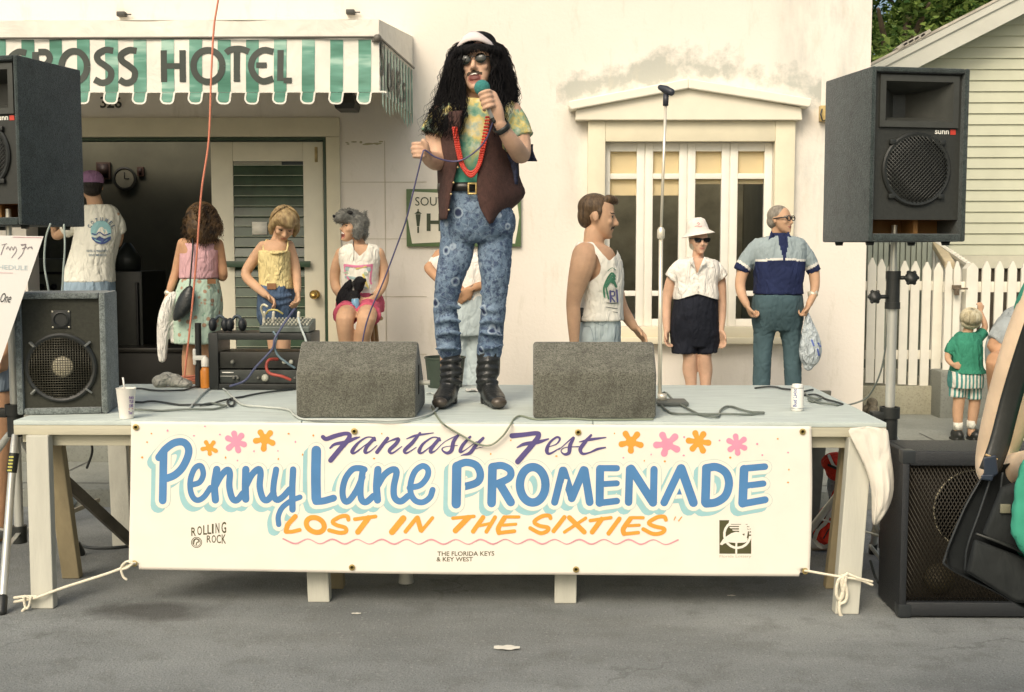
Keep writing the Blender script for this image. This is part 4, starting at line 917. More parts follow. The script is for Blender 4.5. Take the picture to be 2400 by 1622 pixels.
mc_dk = m_carpet('charcoal carpet', (.02, .028, .027), (.062, .08, .077)); mc_gy = m_carpet('grey carpet', (.068, .066, .05), (.20, .198, .16)); mc_cb = m_carpet('blue grey carpet', (.09, .105, .10), (.24, .27, .26))
mblk = M('black plastic', (.018, .02, .018), .45, .2, 20, .1); mbaf = M('baffle black', (.024, .026, .022), .6, .2, 60, .15); mgrl = M('grille steel', (.03, .032, .028), .35, .2, 30)
msil = M('silver tube', (.62, .62, .56), .3, .06, 8, metal=.55); mwhp = M('white lettering', (.8, .78, .7), .5, .02); mred = M('badge red', (.55, .05, .03), .45)
mport = M('bare ply', (.24, .13, .04), .7, .2, 6)
def lx(M_): return lambda *p: M_ @ V(p)
def pa_speaker(fl, th, label):
    w_, d_, h_ = .455, .46, .745
    Rz = Matrix.Rotation(th, 4, 'Z'); ctr = V((fl.x, fl.y, fl.z)) + Rz @ V((w_ / 2, d_ / 2, 0))
    t_ = thing('loudspeaker', label, 'loudspeaker', ctr, th)
    y0 = -d_ / 2; kw = dict(W=False)
    mb = MB(); e = .022                               # shell: carpeted boards round an open front
    for lo, hi in (((-w_ / 2, y0, 0), (-w_ / 2 + e, d_ / 2, h_)), ((w_ / 2 - e, y0, 0), (w_ / 2, d_ / 2, h_)), ((-w_ / 2 + e, y0, h_ - e), (w_ / 2 - e, d_ / 2, h_)), ((-w_ / 2 + e, y0, 0), (w_ / 2 - e, d_ / 2, e + .012)), ((-w_ / 2 + e, d_ / 2 - e, e + .012), (w_ / 2 - e, d_ / 2, h_ - e))): mb.box(lo, hi, bev=.009)
    obj('cabinet', mb, mc_dk, t_, smooth=40, **kw)
    x0, x1, yb = -w_ / 2 + e, w_ / 2 - e, y0 + .03
    zp = .095; hx0_, hx1_, hz0, hz1 = x0 + .045, x1 - .035, h_ - .235, h_ - .05
    mb = MB()
    for lo, hi in (((x0, yb, zp), (x1, yb + .018, hz0)), ((x0, yb, hz1), (x1, yb + .018, h_ - e)), ((x0, yb, hz0), (hx0_, yb + .018, hz1)), ((hx1_, yb, hz0), (x1, yb + .018, hz1))): mb.box(lo, hi)
    obj('baffle', mb, mbaf, t_, smooth=False, **kw)
    mb = MB(); mb.poly([(x0, y0 + .2, e + .012), (x1, y0 + .2, e + .012), (x1, y0 + .2, zp), (x0, y0 + .2, zp)]); mb.poly([(x0, yb + .018, zp + .001), (x1, yb + .018, zp + .001), (x1, y0 + .2, zp + .001), (x0, y0 + .2, zp + .001)]); mb.poly([(x0, yb, e + .013), (x1, yb, e + .013), (x1, y0 + .2, e + .013), (x0, y0 + .2, e + .013)]); mb.box((.03, yb + .06, e + .014), (.05, y0 + .199, zp))
    obj('port', mb, mport, t_, smooth=False, **kw)
    rr = lambda a, b_, c, d, y: [(a, y, c), (b_, y, c), (b_, y, d), (a, y, d)]
    f_ = .018
    mb = MB(); mb.loft([rr(hx0_ - f_, hx1_ + f_, hz0 - f_, hz1 + f_, yb - .001), rr(hx0_ - f_, hx1_ + f_, hz0 - f_, hz1 + f_, yb - .012), rr(hx0_ + .008, hx1_ - .008, hz0 + .008, hz1 - .008, yb - .012), rr(hx0_ + .05, hx1_ - .05, hz0 + .03, hz1 - .03, yb + .06), rr(-.03, .03, (hz0 + hz1) / 2 - .05, (hz0 + hz1) / 2 + .05, yb + .16)], cap=False); mb.poly(rr(-.03, .03, (hz0 + hz1) / 2 - .05, (hz0 + hz1) / 2 + .05, yb + .16))
    obj('horn', mb, M('horn plastic', (.05, .052, .045), .4, .15, 20), t_, smooth=25, **kw)
    cz, cr = .312, .160
    mb = MB(); mb.lathe([(cr - .018, -.0), (cr, 0), (cr, .010), (cr - .006, .016), (cr - .02, .014), (cr - .018, 0)], (0, yb, cz), 40, 'Y')
    for a in (45, 135, 225, 315):
        q = V((math.cos(R_(a)) * (cr + .004), yb - .012, cz + math.sin(R_(a)) * (cr + .004))); mb.box((q.x - .014, yb - .018, q.z - .01), (q.x + .014, yb - .001, q.z + .01), bev=.003)
    obj('grille_ring', mb, mblk, t_, smooth=40, **kw)
    mb = MB(); g_ = .0125; n = int(cr / g_) * 2
    for sgn in (1, -1):
        for i in range(-n // 2, n // 2 + 1):
            o_ = i * g_; L = math.sqrt(max(0, (cr - .016) ** 2 - o_ ** 2))
            if L < .02: continue
            dr, pn = V((.7071, 0, .7071 * sgn)), V((-.7071 * sgn, 0, .7071))
            c_ = V((0, 0, cz)) + pn * o_
            def dome(p): return V((p.x, yb - .012 - .014 * (1 - ((p.x ** 2 + (p.z - cz) ** 2) / cr ** 2)), p.z))
            mb.tube([dome(c_ + dr * L * t) for t in (-1, -.5, 0, .5, 1)], .0022, 4, False)
    obj('grille', mb, mgrl, t_, smooth=True, **kw)
    mb = MB(); mb.disc(0, cz, cr - .017, cr - .017, lambda x, z: V((x, yb - .002, z)), 32); obj('cone', mb, M('cone black', (.008, .008, .007), .7), t_, **kw)
    mb = MB(); ft = lambda x, z: V((x, yb - .0015, z)); text_on(mb, 'sunn', .118, 0, .024, lambda x, y: V((x, yb - .0015, hz0 - .036 - y)), .02, .066); mb.mi = 1; mb.box((.158, yb - .002, hz0 - .046), (.183, yb - .0003, hz0 - .024)); mb.mi = 0
    obj('badge', mb, [mwhp, mred], t_, smooth=False, normals=False, **kw)
    for x in (-.18, .18):
        for y in (-.15, .15):
            mb = MB(); mb.lathe([(.02, 0), (.016, -.016), (0, -.016)], (x, y, .0), 10); obj('rubber_foot', mb, mblk, t_, **kw)
    return t_, ctr
frl = P(2035, 566, 5.1); spR, cR = pa_speaker(frl, R_(11), 'black carpeted loudspeaker on a pole stand at the right end of stage')
fll = P(52, 527, 5.2); fll = fll - Matrix.Rotation(R_(-14), 3, 'Z') @ V((.455, 0, 0)); spL, cL = pa_speaker(fll, R_(-14), 'black carpeted loudspeaker cut by the left edge, beside hotel awning')

def pole_stand(c, zt, zhub, foot_dirs, label, lo_px=None):
    t_ = thing('speaker_stand', label, 'stand', (c.x, c.y, 0))
    mb = MB(); mb.tube([(c.x, c.y, zt - .42), (c.x, c.y, zt - .11), (c.x, c.y, zt - .06), (c.x, c.y, zt + .075)], [.0165, .0165, .014, .013], 14, False); obj('upper_tube', mb, msil, t_, smooth=40)
    mb = MB(); mb.cyl((c.x, c.y, zhub), (c.x, c.y, zt - .27), .021, seg=16); obj('pole', mb, msil, t_, smooth=40)
    mb = MB(); mb.tube([(c.x, c.y, zt - .285), (c.x, c.y, zt - .135)], .03, 16, False); mb.tube([(c.x, c.y, zt - .30), (c.x, c.y, zt - .27)], .034, 16, False); mb.tube([(c.x, c.y, zt - .165), (c.x, c.y, zt - .13)], .033, 16, False); obj('collar', mb, mblk, t_, smooth=40)
    for dx, dz, r_ in ((.075, -.16, .03), (-.085, -.245, .028)):
        mb = MB(); sx_ = 1 if dx > 0 else -1; mb.cyl((c.x + .02 * sx_, c.y - .01, zt + dz), (c.x + dx - .02 * sx_, c.y - .02, zt + dz), .009, seg=8)
        mb.lathe([(0, -.016), (r_ * .8, -.014), (r_, 0), (r_ * .8, .014), (0, .016)], (c.x + dx, c.y - .02, zt + dz), 14, 'Y')
        for k in range(6): a = k * math.pi / 3; mb.ell((c.x + dx + math.cos(a) * r_ * .9, c.y - .02, zt + dz + math.sin(a) * r_ * .9), (.009, .012, .009), None, 8, 6)
        obj('knob', mb, mblk, t_)
    mb = MB(); mb.tube([(c.x, c.y, zhub - .03), (c.x, c.y, zhub + .12)], .036, 18, False); mb.tube([(c.x, c.y, zhub + .07), (c.x, c.y, zhub + .12)], .045, 18, False); mb.box((c.x - .085, c.y - .03, zhub + .06), (c.x - .03, c.y + .03, zhub + .1), bev=.006); obj('hub', mb, mblk, t_, smooth=40)
    mb = MB(); mb.cyl((c.x, c.y, .18), (c.x, c.y, zhub), .021, seg=14); obj('lower_tube', mb, msil, t_, smooth=40)
    mb = MB(); mb.tube([(c.x, c.y, .17), (c.x, c.y, .25)], .034, 16, False); obj('lower_collar', mb, mblk, t_, smooth=40)
    for fx, fy in foot_dirs:
        a, b_ = V((c.x + fx * .06, c.y + fy * .06, zhub - .02)), V((c.x + fx, c.y + fy, .012)); d = (b_ - a).normalized()
        mb = MB(); mb.tube([a, a + d * .06, b_], [.014, .017, .017], 12, False); lg = obj('leg', mb, msil, t_, smooth=40)
        mb = MB(); mb.tube([b_ - d * .06, b_ + d * .0], .021, 12); obj('rubber_foot', mb, mblk, lg)
        mb = MB(); m_ = a + (b_ - a) * .66; mb.beam((c.x, c.y, .22), m_, .02, .004); obj('strut', mb, msil, lg, smooth=False)
    return t_
pole_stand(V((P(2092, 700, 5.3).x, 5.3, 0)), cR.z, .70, ((.1, .55), (-.35, .42), (.5, .3)), 'chrome pole stand holding up the loudspeaker right of the stage')
ptl = V((P(30, 800, 5.33).x, 5.33, 0)); ft_ = PZ(4, 1440, 0)
sL = pole_stand(ptl, cL.z, .70, ((ft_.x - ptl.x, ft_.y - ptl.y), (.12, .42), (-.6, .2)), 'chrome tripod stand under the loudspeaker cut by the left edge')
mb = MB(); a = P(33, 1062, 5.1); b_ = P(27, 1108, 5.08); mb.tube([a, b_], .022, 14, False); mb.mi = 1
for k in range(5): q = a + (b_ - a) * (.15 + k * .17); mb.box((q.x - .010, q.y - .0245, q.z - .0035), (q.x + .010, q.y - .022, q.z + .0035))
obj('warning_label', mb, [mblk, M('label yellow', (.55, .52, .12), .5)], sL, smooth=40)

# floor cabinet on the left of the stage
th = R_(10); fl_ = P(40, 981, 5.05); fl_.z = ZS; w_, d_, h_ = .383, .30, .535
Rz = Matrix.Rotation(th, 4, 'Z'); ctr = fl_ + Rz @ V((w_ / 2, d_ / 2, .002))
cb = thing('stage_speaker', 'grey carpeted speaker cabinet with big meshed woofer standing on deck', 'loudspeaker', ctr, th); y0 = -d_ / 2; kw = dict(W=False); e = .028
mb = MB()
for lo, hi in (((-w_ / 2, y0, 0), (-w_ / 2 + e, d_ / 2, h_)), ((w_ / 2 - e, y0, 0), (w_ / 2, d_ / 2, h_)), ((-w_ / 2 + e, y0, h_ - e), (w_ / 2 - e, d_ / 2, h_)), ((-w_ / 2 + e, y0, 0), (w_ / 2 - e, d_ / 2, e)), ((-w_ / 2 + e, d_ / 2 - e, e), (w_ / 2 - e, d_ / 2, h_ - e))): mb.box(lo, hi, bev=.011)
obj('cabinet', mb, mc_cb, cb, smooth=40, **kw)
mb = MB(); yb = y0 + .022; mb.box((-w_ / 2 + e, yb, e), (w_ / 2 - e, yb + .02, h_ - e)); obj('baffle', mb, M('felt baffle', (.035, .036, .026), .9, .2, 90, .3), cb, smooth=False, **kw)
mb = MB(); tz = h_ - .118; mb.box((-.04, yb - .004, tz - .04), (.04, yb - .0005, tz + .04), bev=.001); mb.lathe([(.028, .0045), (.034, .0045), (.034, .011), (.03, .012), (.012, -.012), (0, -.015)], (0, yb, tz), 24, 'Y')
tw = obj('tweeter', mb, mblk, cb, smooth=40, **kw)
for a, b_ in ((-1, -1), (1, -1), (-1, 1), (1, 1)):
    mb = MB(); mb.ell((a * .034, yb - .0055, tz + b_ * .034), (.0045, .002, .0045), None, 8, 6); obj('screw', mb, M('bright screw', (.6, .57, .45), .3, metal=.5), tw, **kw)
wz, wr = .205, .152
mb = MB(); mb.lathe([(wr - .022, 0), (wr, 0), (wr, .012), (wr - .008, .018), (wr - .02, .014), (wr - .022, 0)], (-.005, yb, wz), 44, 'Y'); ring = obj('grille_ring', mb, mblk, cb, smooth=40, **kw)
mb = MB(); mb.lathe([(wr - .022, .001), (wr - .035, .001), (.05, -.0), (.05, .0012), (0, .0012)], (-.005, yb, wz), 40, 'Y'); obj('cone', mb, M('paper cone', (.02, .02, .015), .9), cb, **kw)
mb = MB(); mb.lathe([(.047, .002), (.04, .008), (.02, .012), (0, .013)], (.002, yb, wz + .003), 26, 'Y'); obj('dust_cap', mb, M('pale dust cap', (.66, .60, .44), .4, .08), cb, **kw)
mb = MB(); g_ = .0108; n = int((wr - .02) / g_)
for i in range(-n, n + 1):
    L = math.sqrt((wr - .018) ** 2 - (i * g_) ** 2); mb.tube([(-.005 + i * g_, yb - .016, wz - L), (-.005 + i * g_, yb - .02, wz), (-.005 + i * g_, yb - .016, wz + L)], .0016, 4, False); mb.tube([(-.005 - L, yb - .0162, wz + i * g_), (-.005, yb - .0202, wz + i * g_), (-.005 + L, yb - .0162, wz + i * g_)], .0016, 4, False)
obj('wire_grille', mb, M('grille wire', (.075, .07, .05), .4, metal=.4), cb, **kw)
for a in (42, 138, 222, 318):
    mb = MB(); q = V((-.005 + math.cos(R_(a)) * (wr + .004), 0, wz + math.sin(R_(a)) * (wr + .004))); mb.beam((q.x - .016 * math.cos(R_(a)), yb - .02, q.z - .016 * math.sin(R_(a))), (q.x + .014 * math.cos(R_(a)), yb - .008, q.z + .014 * math.sin(R_(a))), .016, .008, .002); obj('clamp', mb, M('steel clamp', (.3, .31, .29), .35, .2, metal=.6), cb, smooth=30, **kw)

# the two wedge monitors, backs to the street
def wedge(px0, px1, pyb, label, jack):
    Y0 = YF + .085; a, b_ = P(px0, pyb, Y0), P(px1, pyb, Y0); cx_ = (a.x + b_.x) / 2; hw = (b_.x - a.x) / 2
    t_ = thing('floor_monitor', label, 'monitor speaker', (cx_, Y0, ZS + .002), 0, 'wedge monitors on the stage edge')
    prof = [(0, 0), (0, .196), (.135, .325), (.43, .075), (.43, 0)]       # (depth, height)
    mb = MB(); hb = hw - .012
    mb.loft([[(x, y, z) for y, z in prof] for x in (-hb - .012, hb + .012)]); obj('carpeted_body', mb, mc_gy, t_, smooth=40, W=False, bev=.014)
    mb = MB(); dn = V((0, .25, .295)).normalized(); up = V((0, -.295, .25)).normalized(); c_ = V((0, .2825, .2))
    mb.box((-hw + .04, -.001, -.13), (hw - .04, .004, .13), Matrix((V((1, 0, 0)), V((0, dn.y, dn.z)), V((0, up.y, up.z)))).transposed().to_4x4())
    for q in mb.bm.verts: q.co += c_
    obj('grille', mb, mgrl, t_, smooth=False, W=False)
    if jack:
        mb = MB(); mb.box((hw + .0005, .1, .09), (hw + .004, .14, .22), bev=.001); obj('jack_plate', mb, mblk, t_, W=False)
        mb = MB(); mb.tube([(hw + .004, .12, .14), (hw + .05, .12, .14)], .011, 10, False); obj('plug', mb, M('plug', (.6, .58, .48), .4), t_, W=False)
    return t_
wedge(694, 975, 984, 'grey carpeted wedge monitor beside the equipment rack, cable plugged into its side', True); wedge(1249, 1538, 985, 'grey carpeted wedge monitor beside the chrome microphone stand', False)

# bass cabinet on the street
Yb_ = 4.8; a = P(2106, 1457, Yb_); zt_ = P(2106, 1058, Yb_).z; w_ = .82
bc = thing('bass_cabinet', 'big black speaker cabinet with diamond mesh front standing on the street', 'loudspeaker', (a.x + w_ / 2, Yb_, 0)); X0, X1 = a.x, a.x + w_
mb = MB(); e = .03
for lo, hi in (((X0, Yb_, .01), (X0 + e, Yb_ + .3, zt_)), ((X1 - e, Yb_, .01), (X1, Yb_ + .3, zt_)), ((X0 + e, Yb_, zt_ - e * 2), (X1 - e, Yb_ + .3, zt_)), ((X0 + e, Yb_, .01), (X1 - e, Yb_ + .3, .01 + e * 2)), ((X0 + e, Yb_ + .27, .01 + e * 2), (X1 - e, Yb_ + .3, zt_ - e * 2))): mb.box(lo, hi, bev=.008)
obj('cabinet', mb, M('black vinyl', (.016, .018, .02), .42, .2, 70, .4), bc, smooth=40)
mb = MB(); mb.box((X0 + e, Yb_ + .07, .06), (X1 - e, Yb_ + .09, zt_ - .06)); obj('baffle', mb, M('brown black baffle', (.02, .015, .008), .8), bc, smooth=False)
cx_, cz_ = P(2287, 1197, Yb_ + .05).x, P(2287, 1197, Yb_ + .05).z
mb = MB(); mb.lathe([(.166, 0), (.171, 0), (.171, .008), (.166, .008), (.166, 0)], (cx_, Yb_ + .07, cz_), 48, 'Y'); obj('speaker_ring', mb, M('ring chrome', (.75, .68, .48), .3, metal=.2), bc)
mb = MB(); q = P(2204, 1358, Yb_ + .05); mb.lathe([(0, 0), (.066, 0), (.064, .012), (0, .02)], (q.x, Yb_ + .07, q.z), 28, 'Y'); obj('tweeter', mb, M('tweeter brown', (.05, .04, .02), .7, .3, 80), bc)
mb = MB(); gx0_, gx1_, gz0_, gz1_ = X0 + e, X1 - e, .07, zt_ - .06; s_ = .0155
for sgn in (1, -1):
    k = -gz1_ * 1.8
    while k < (gx1_ - gx0_) + gz1_ * 1.8:
        pts = []
        for zz in (gz0_, gz1_):
            pts.append((gx0_ + k + sgn * (zz - gz0_) * .55, zz))
        (xa_, za_), (xb_, zb_) = pts
        def clip(x): return max(gx0_, min(gx1_, x))
        if not (max(xa_, xb_) < gx0_ or min(xa_, xb_) > gx1_):
            sl = (zb_ - za_) / (xb_ - xa_); ca, cb_ = clip(xa_), clip(xb_); za2, zb2 = za_ + (ca - xa_) * sl, za_ + (cb_ - xa_) * sl
            mb.tube([(ca, Yb_ + .02 + .001 * sgn, za2), (cb_, Yb_ + .02 + .001 * sgn, zb2)], .0026, 4, False)
        k += s_
obj('mesh_grille', mb, M('mesh brown', (.022, .018, .011), .5, .2, 30, metal=.3), bc)
for x, z in ((X0, zt_), (X0, .01), (X1, zt_), (X1, .01)):
    mb = MB(); sx_, sz_ = (1 if x == X0 else -1), (-1 if z == zt_ else 1); mb.box(sorted_ := (min(x - .003 * sx_, x + .05 * sx_), Yb_ - .004, min(z - .003 * sz_, z + .05 * sz_)), (max(x - .003 * sx_, x + .05 * sx_), Yb_ + .05, max(z - .003 * sz_, z + .05 * sz_)), bev=.004); obj('corner_guard', mb, M('corner black', (.03, .034, .036), .35, metal=.2), bc, smooth=30)
mb = MB(); q = P(2132, 1066, Yb_); mb.box((q.x - .018, Yb_ + .004, q.z - .010), (q.x + .018, Yb_ + .016, q.z + .010), bev=.003); obj('clip', mb, M('bright clip', (.4, .42, .42), .3, metal=.7), bc)

# rack of amplifiers with a mixer on top
Yr = 6.02; a, b_ = P(490, 911, Yr), P(731, 911, Yr); zr0, zr1 = ZS + .002, P(600, 781, Yr).z; rx0, rx1 = a.x, b_.x
rk = thing('equipment_rack', 'open black road rack with two amplifiers near the back of the stage', 'rack', ((rx0 + rx1) / 2, Yr, ZS))
mb = MB()
for lo, hi in (((rx0, Yr, zr0), (rx0 + .05, Yr + .25, zr1)), ((rx1 - .03, Yr, zr0), (rx1, Yr + .25, zr1)), ((rx0 + .05, Yr, zr1 - .035), (rx1 - .03, Yr + .25, zr1)), ((rx0 + .05, Yr, zr0), (rx1 - .03, Yr + .25, zr0 + .03))): mb.box(lo, hi, bev=.005)
obj('case', mb, mblk, rk, smooth=30)
for k, (py0, py1) in enumerate(((826, 864), (868, 899))):
    z1_, z0_ = P(600, py0, Yr).z, P(600, py1, Yr).z; mb = MB(); mb.box((rx0 + .052, Yr + .02 + .0 * k, z0_), (rx1 - .032, Yr + .24, z1_), bev=.003); am = obj('amplifier', mb, M('amp face ' + str(k), (.022, .022, .018) if k == 0 else (.04, .045, .04), .4, .2, 30), rk, smooth=30)
    for px in ((543, 665, 681) if k == 0 else (546, 556, 604, 620, 690, 704)):
        mb = MB(); q = P(px, (py0 + py1) / 2 + (4 if k == 0 else 3), Yr); r_ = .02 if px in (620,) else (.012 if k == 0 else .008); mb.lathe([(0, 0), (r_, 0), (r_ * .9, .012), (0, .013)], (q.x, Yr + .019, q.z), 12, 'Y'); obj('dial', mb, M('dial pale', (.42, .42, .34), .4) if px in (620, 665, 681) else M('dial grey', (.12, .12, .10), .4), am)
    if k: mb = MB(); q = P(532, 874, Yr); mb.box((q.x - .03, Yr + .016, q.z - .003), (q.x + .03, Yr + .0195, q.z + .003)); mb.box((q.x - .04, Yr + .016, q.z - .02), (q.x + .05, Yr + .0195, q.z - .018)); obj('markings', mb, mwhp, am)
Ym = Yr + .03; a, b_ = P(607, 781, Ym), P(724, 752, Ym)
mx_ = thing('mixing_desk', 'small grey mixing desk on top of the rack', 'mixer', ((a.x + b_.x) / 2, Ym, zr1))
mb = MB(); x0, x1 = a.x, b_.x; mb.loft([[(x, y, z) for y, z in ((Ym, zr1 + .002), (Ym, zr1 + .03), (Ym + .19, zr1 + .065), (Ym + .19, zr1 + .002))] for x in (x0, x1)]); obj('body', mb, M('mixer grey', (.10, .12, .105), .5, .15), mx_, smooth=False, bev=.004)
r = random.Random(4)
mb = MB()
for i in range(13):
    for j in range(4): x = x0 + .015 + i * (x1 - x0 - .03) / 12; y = Ym + .03 + j * .042; z = zr1 + .03 + (y - Ym) * .185; mb.tube([(x, y, z), (x, y, z + .012)], .005, 6, False)
obj('knobs', mb, M('pale knobs', (.45, .44, .36), .4, .5, 60), mx_); bpy.data.objects['knobs']['kind'] = 'stuff'
for i, (px, py, col) in enumerate(((618, 745, 'w'), (640, 740, 'w'), (699, 741, 'w'))):
    mb = MB(); q = P(px, py, Ym + .1); mb.tube([(q.x, Ym + .1, zr1 + .05), (q.x + .003, Ym + .1, zr1 + .1)], .008, 8); obj('plug', mb, M('jack plug', (.66, .62, .50), .35), mx_)
for pts, r_, m_, lab in (
    ([(618, 742, 6.1), (612, 722, 6.08), (618, 714, 6.06), (626, 718, 6.05)], .006, M('cream cable', (.62, .58, .42), .5), 'short cream patch cable arching out of the mixing desk'),
    ([(624, 735, 6.1), (632, 727, 6.05), (648, 727, 6.03), (662, 735, 6.05)], .005, M('yellow cable', (.55, .47, .16), .5), 'yellow patch cable looping over the mixing desk'),
    ([(699, 745, 6.08), (706, 770, 6.04), (716, 795, 5.98), (722, 830, 5.95), (735, 900, 5.9)], .006, M('pale cable', (.42, .47, .45), .5), 'pale grey cable hanging off the right side of the mixing desk'),
    ([(690, 725, 6.08), (672, 750, 6.0), (645, 792, 5.94), (638, 818, 5.93), (600, 860, 5.93), (574, 892, 5.93), (540, 905, 5.9)], .006, M('violet cable', (.07, .08, .15), .5), 'dark violet cable hanging in front of the rack'),
    ([(641, 778, 5.99), (648, 790, 5.97), (644, 815, 5.95), (653, 835, 5.95), (676, 853, 5.95), (690, 862, 5.96)], .006, M('blue cable', (.13, .19, .22), .5), 'blue grey cable curling down across the amplifiers'),
    ([(650, 842, 6.02), (632, 843, 5.98), (624, 858, 5.96), (632, 875, 5.95), (660, 882, 5.95), (680, 890, 5.96)], .008, M('red cable', (.36, .06, .04), .45), 'red cable looping between the two amplifiers')):
    mb = MB(); mb.tube(crom([tuple(P(*q)) for q in pts], 6), r_, 7); one('cable', mb, m_, lab, 'cable')
# two headphones / lamp heads beside the mixer
for px, py, lab in ((516, 764, 'dark headset lying at the left end of the rack top'), (556, 758, 'dark headset with blue grey cup between rack edge and mixing desk')):
    q = P(px, py, Yr + .08); t_ = thing('headset', lab, 'headphones', (q.x, Yr + .08, zr1))
    mb = MB(); zz = zr1 + .04
    for dx in (-.035, .03): mb.ell((q.x + dx, Yr + .07, zz), (.022, .035, .036), None, 12, 8)
    obj('ear_cups', mb, M('headset black', (.015, .018, .02), .5, .3, 30), t_)
    mb = MB(); mb.tube([(q.x - .035 + .065 * t, Yr + .09, zz + .01 + .035 * math.sin(math.pi * t)) for t in np.linspace(0, 1, 9)], .008, 7); obj('headband', mb, M('headset band', (.04, .06, .075), .5), t_)

# things standing on the deck
mb = MB(); b0 = PZ(297, 981, ZS); k = .001
cup = thing('paper_cup', 'white paper drink cup with purple lettering and a straw on the stage edge', 'cup', (b0.x, b0.y, ZS))
mb.lathe([(0, ZS + .002), (.029, ZS + .002), (.041, ZS + .128), (.043, ZS + .132), (.040, ZS + .131), (.037, ZS + .11), (0, ZS + .108)], (b0.x, b0.y, 0), 28); cupb = obj('cup_body', mb, M('cup white', (.80, .77, .69), .5, .03), cup, smooth=40)
mb = MB(); mb.tube([(b0.x - .004, b0.y, ZS + .11), (b0.x - .012, b0.y, ZS + .178)], .004, 8, False); obj('straw', mb, M('straw', (.75, .73, .68), .4), cup)
mb = MB()
def cyl_fn(c, r0, r1, h): return lambda x, y: V((c.x + (r0 + (r1 - r0) * y / h + .0012) * math.sin(x), c.y - (r0 + (r1 - r0) * y / h + .0012) * math.cos(x), ZS + y))
cf = cyl_fn(b0, .029, .041, .128); up_ = lambda x, y: cf(x, .128 - y)
for t_, y, wd in (('FAN', .035, .62), ('TUE', .052, .6), ('DRI', .07, .58), ('Tue 7', .1, .8)): text_on(mb, t_, .95, y, .013, up_, .02, wd)
mb.mi = 1; mb.stroke([(.6, .083), (1.25, .083)], .003, up_, 3); obj('print', mb, [M('cup purple', (.16, .06, .30), .5), M('cup pink', (.65, .12, .12), .5)], cupb, smooth=False, normals=False)
b1 = PZ(1868, 963, ZS); can_ = thing('beer_can', 'white beer can with blue script standing on the right of the deck', 'can', (b1.x, b1.y, ZS))
mb = MB(); mb.lathe([(0, ZS + .004), (.024, ZS + .001), (.0275, ZS + .008), (.0285, ZS + .016), (.0285, ZS + .108), (.024, ZS + .118), (.0235, ZS + .121), (.021, ZS + .118), (0, ZS + .117)], (b1.x, b1.y, 0), 28)
mb2 = obj('can_body', mb, M('can white', (.78, .76, .70), .25, .03, spec=.6), can_, smooth=40)
mb = MB(); cf2 = lambda x, y: V((b1.x + .0292 * math.sin(x), b1.y - .0292 * math.cos(x), ZS + y))
text_on(mb, 'Bud Light', -.42, .06, .42, lambda x, y: cf2(x, y), .03, .088, rot=0) if False else None
me = text_mesh('Bud Light', 1, .02); xs_ = [q.co.x for q in me.vertices]; kx = .082 / (max(xs_) - min(xs_)); vs_ = [mb.v(cf2(-.55 - q.co.y * .75, .062 + (q.co.x - (max(xs_) + min(xs_)) / 2) * kx)) for q in me.vertices]
for p_ in me.polygons: mb.f([vs_[i] for i in p_.vertices])
obj('script', mb, M('can blue', (.05, .09, .30), .4), mb2, smooth=False, normals=False)
for z in (.104, .013): mb = MB(); mb.lathe([(.0289, ZS + z), (.0289, ZS + z + .004), (.0286, ZS + z + .004), (.0286, ZS + z)], (b1.x, b1.y, 0), 24); obj('band', mb, M('can silver', (.5, .5, .48), .3, metal=.6), mb2)

Yq = 5.5; q = P(1546, 948, Yq); ms = thing('microphone_stand', 'tall chrome microphone stand with an empty black clip', 'microphone stand', (q.x, Yq, ZS))
mb = MB(); mb.box((q.x - .02, Yq - .1, ZS + .003), (q.x + .125, Yq + .06, ZS + .02), bev=.006); obj('base_plate', mb, M('base grey', (.09, .10, .09), .5), ms, smooth=30)
t0, t1, t2 = P(1546, 948, Yq), P(1549, 548, Yq), P(1560, 246, Yq); t0.z = ZS + .02
mchr = M('chrome', (.80, .74, .60), .28, .05, 6, metal=.4)
mb = MB(); mb.tube([t0, t1], .0098, 12, False); obj('lower_tube', mb, mchr, ms); mb = MB(); mb.tube([t1, t2], .0068, 12, False); obj('upper_tube', mb, mchr, ms)
mb = MB(); d_ = (t2 - t1).normalized(); mb.tube([t1 - d_ * .025, t1 - d_ * .018, t1 + d_ * .018, t1 + d_ * .03], [.012, .018, .018, .011], 14, False); obj('clutch', mb, mchr, ms, smooth=40)
mb = MB(); mb.tube([t2 - d_ * .004, t2 + d_ * .05], .013, 12, False); c_ = P(1560, 212, Yq); mb.tube([P(1573, 216, Yq - .02), P(1560, 210, Yq), P(1548, 205, Yq + .02)], [.017, .019, .013], 12, True); obj('clip', mb, M('clip black', (.035, .038, .05), .45), ms)
mb = MB(); q2 = t0 + V((.01, -.01, .0)); mb.tube([q2, q2 + V((0, 0, .03))], .022, 14, False); obj('boss', mb, mchr, ms)

q = P(465, 893, 6.12); bs = thing('short_stand', 'short black stand with white clamp left of the rack', 'stand', (q.x, 6.12, ZS))
mb = MB(); mb.tube([(q.x, 6.12, ZS + .002), P(464, 757, 6.12)], .017, 10, False); obj('post', mb, mblk, bs, smooth=40)
mb = MB(); z_ = P(465, 838, 6.12).z; mb.box((q.x - .02, 6.09, z_ - .012), (q.x + .05, 6.115, z_ + .012), bev=.004); mb.tube([(q.x - .012, 6.1, z_ - .03), (q.x - .012, 6.1, z_ + .04)], .009, 8); obj('clamp', mb, M('white clamp', (.66, .65, .58), .5), bs, smooth=40)
mb = MB(); q = P(482, 897, 6.1); b0 = V((q.x, 6.1, ZS)); bt = thing('spray_bottle', 'orange bottle with a white cap beside the rack', 'bottle', b0)
mb.lathe([(0, ZS + .002), (.026, ZS + .002), (.027, ZS + .09), (.018, ZS + .11), (.012, ZS + .115), (0, ZS + .116)], (q.x, 6.1, 0), 18); obj('bottle_body', mb, M('orange plastic', (.62, .22, .03), .4), bt, smooth=40)
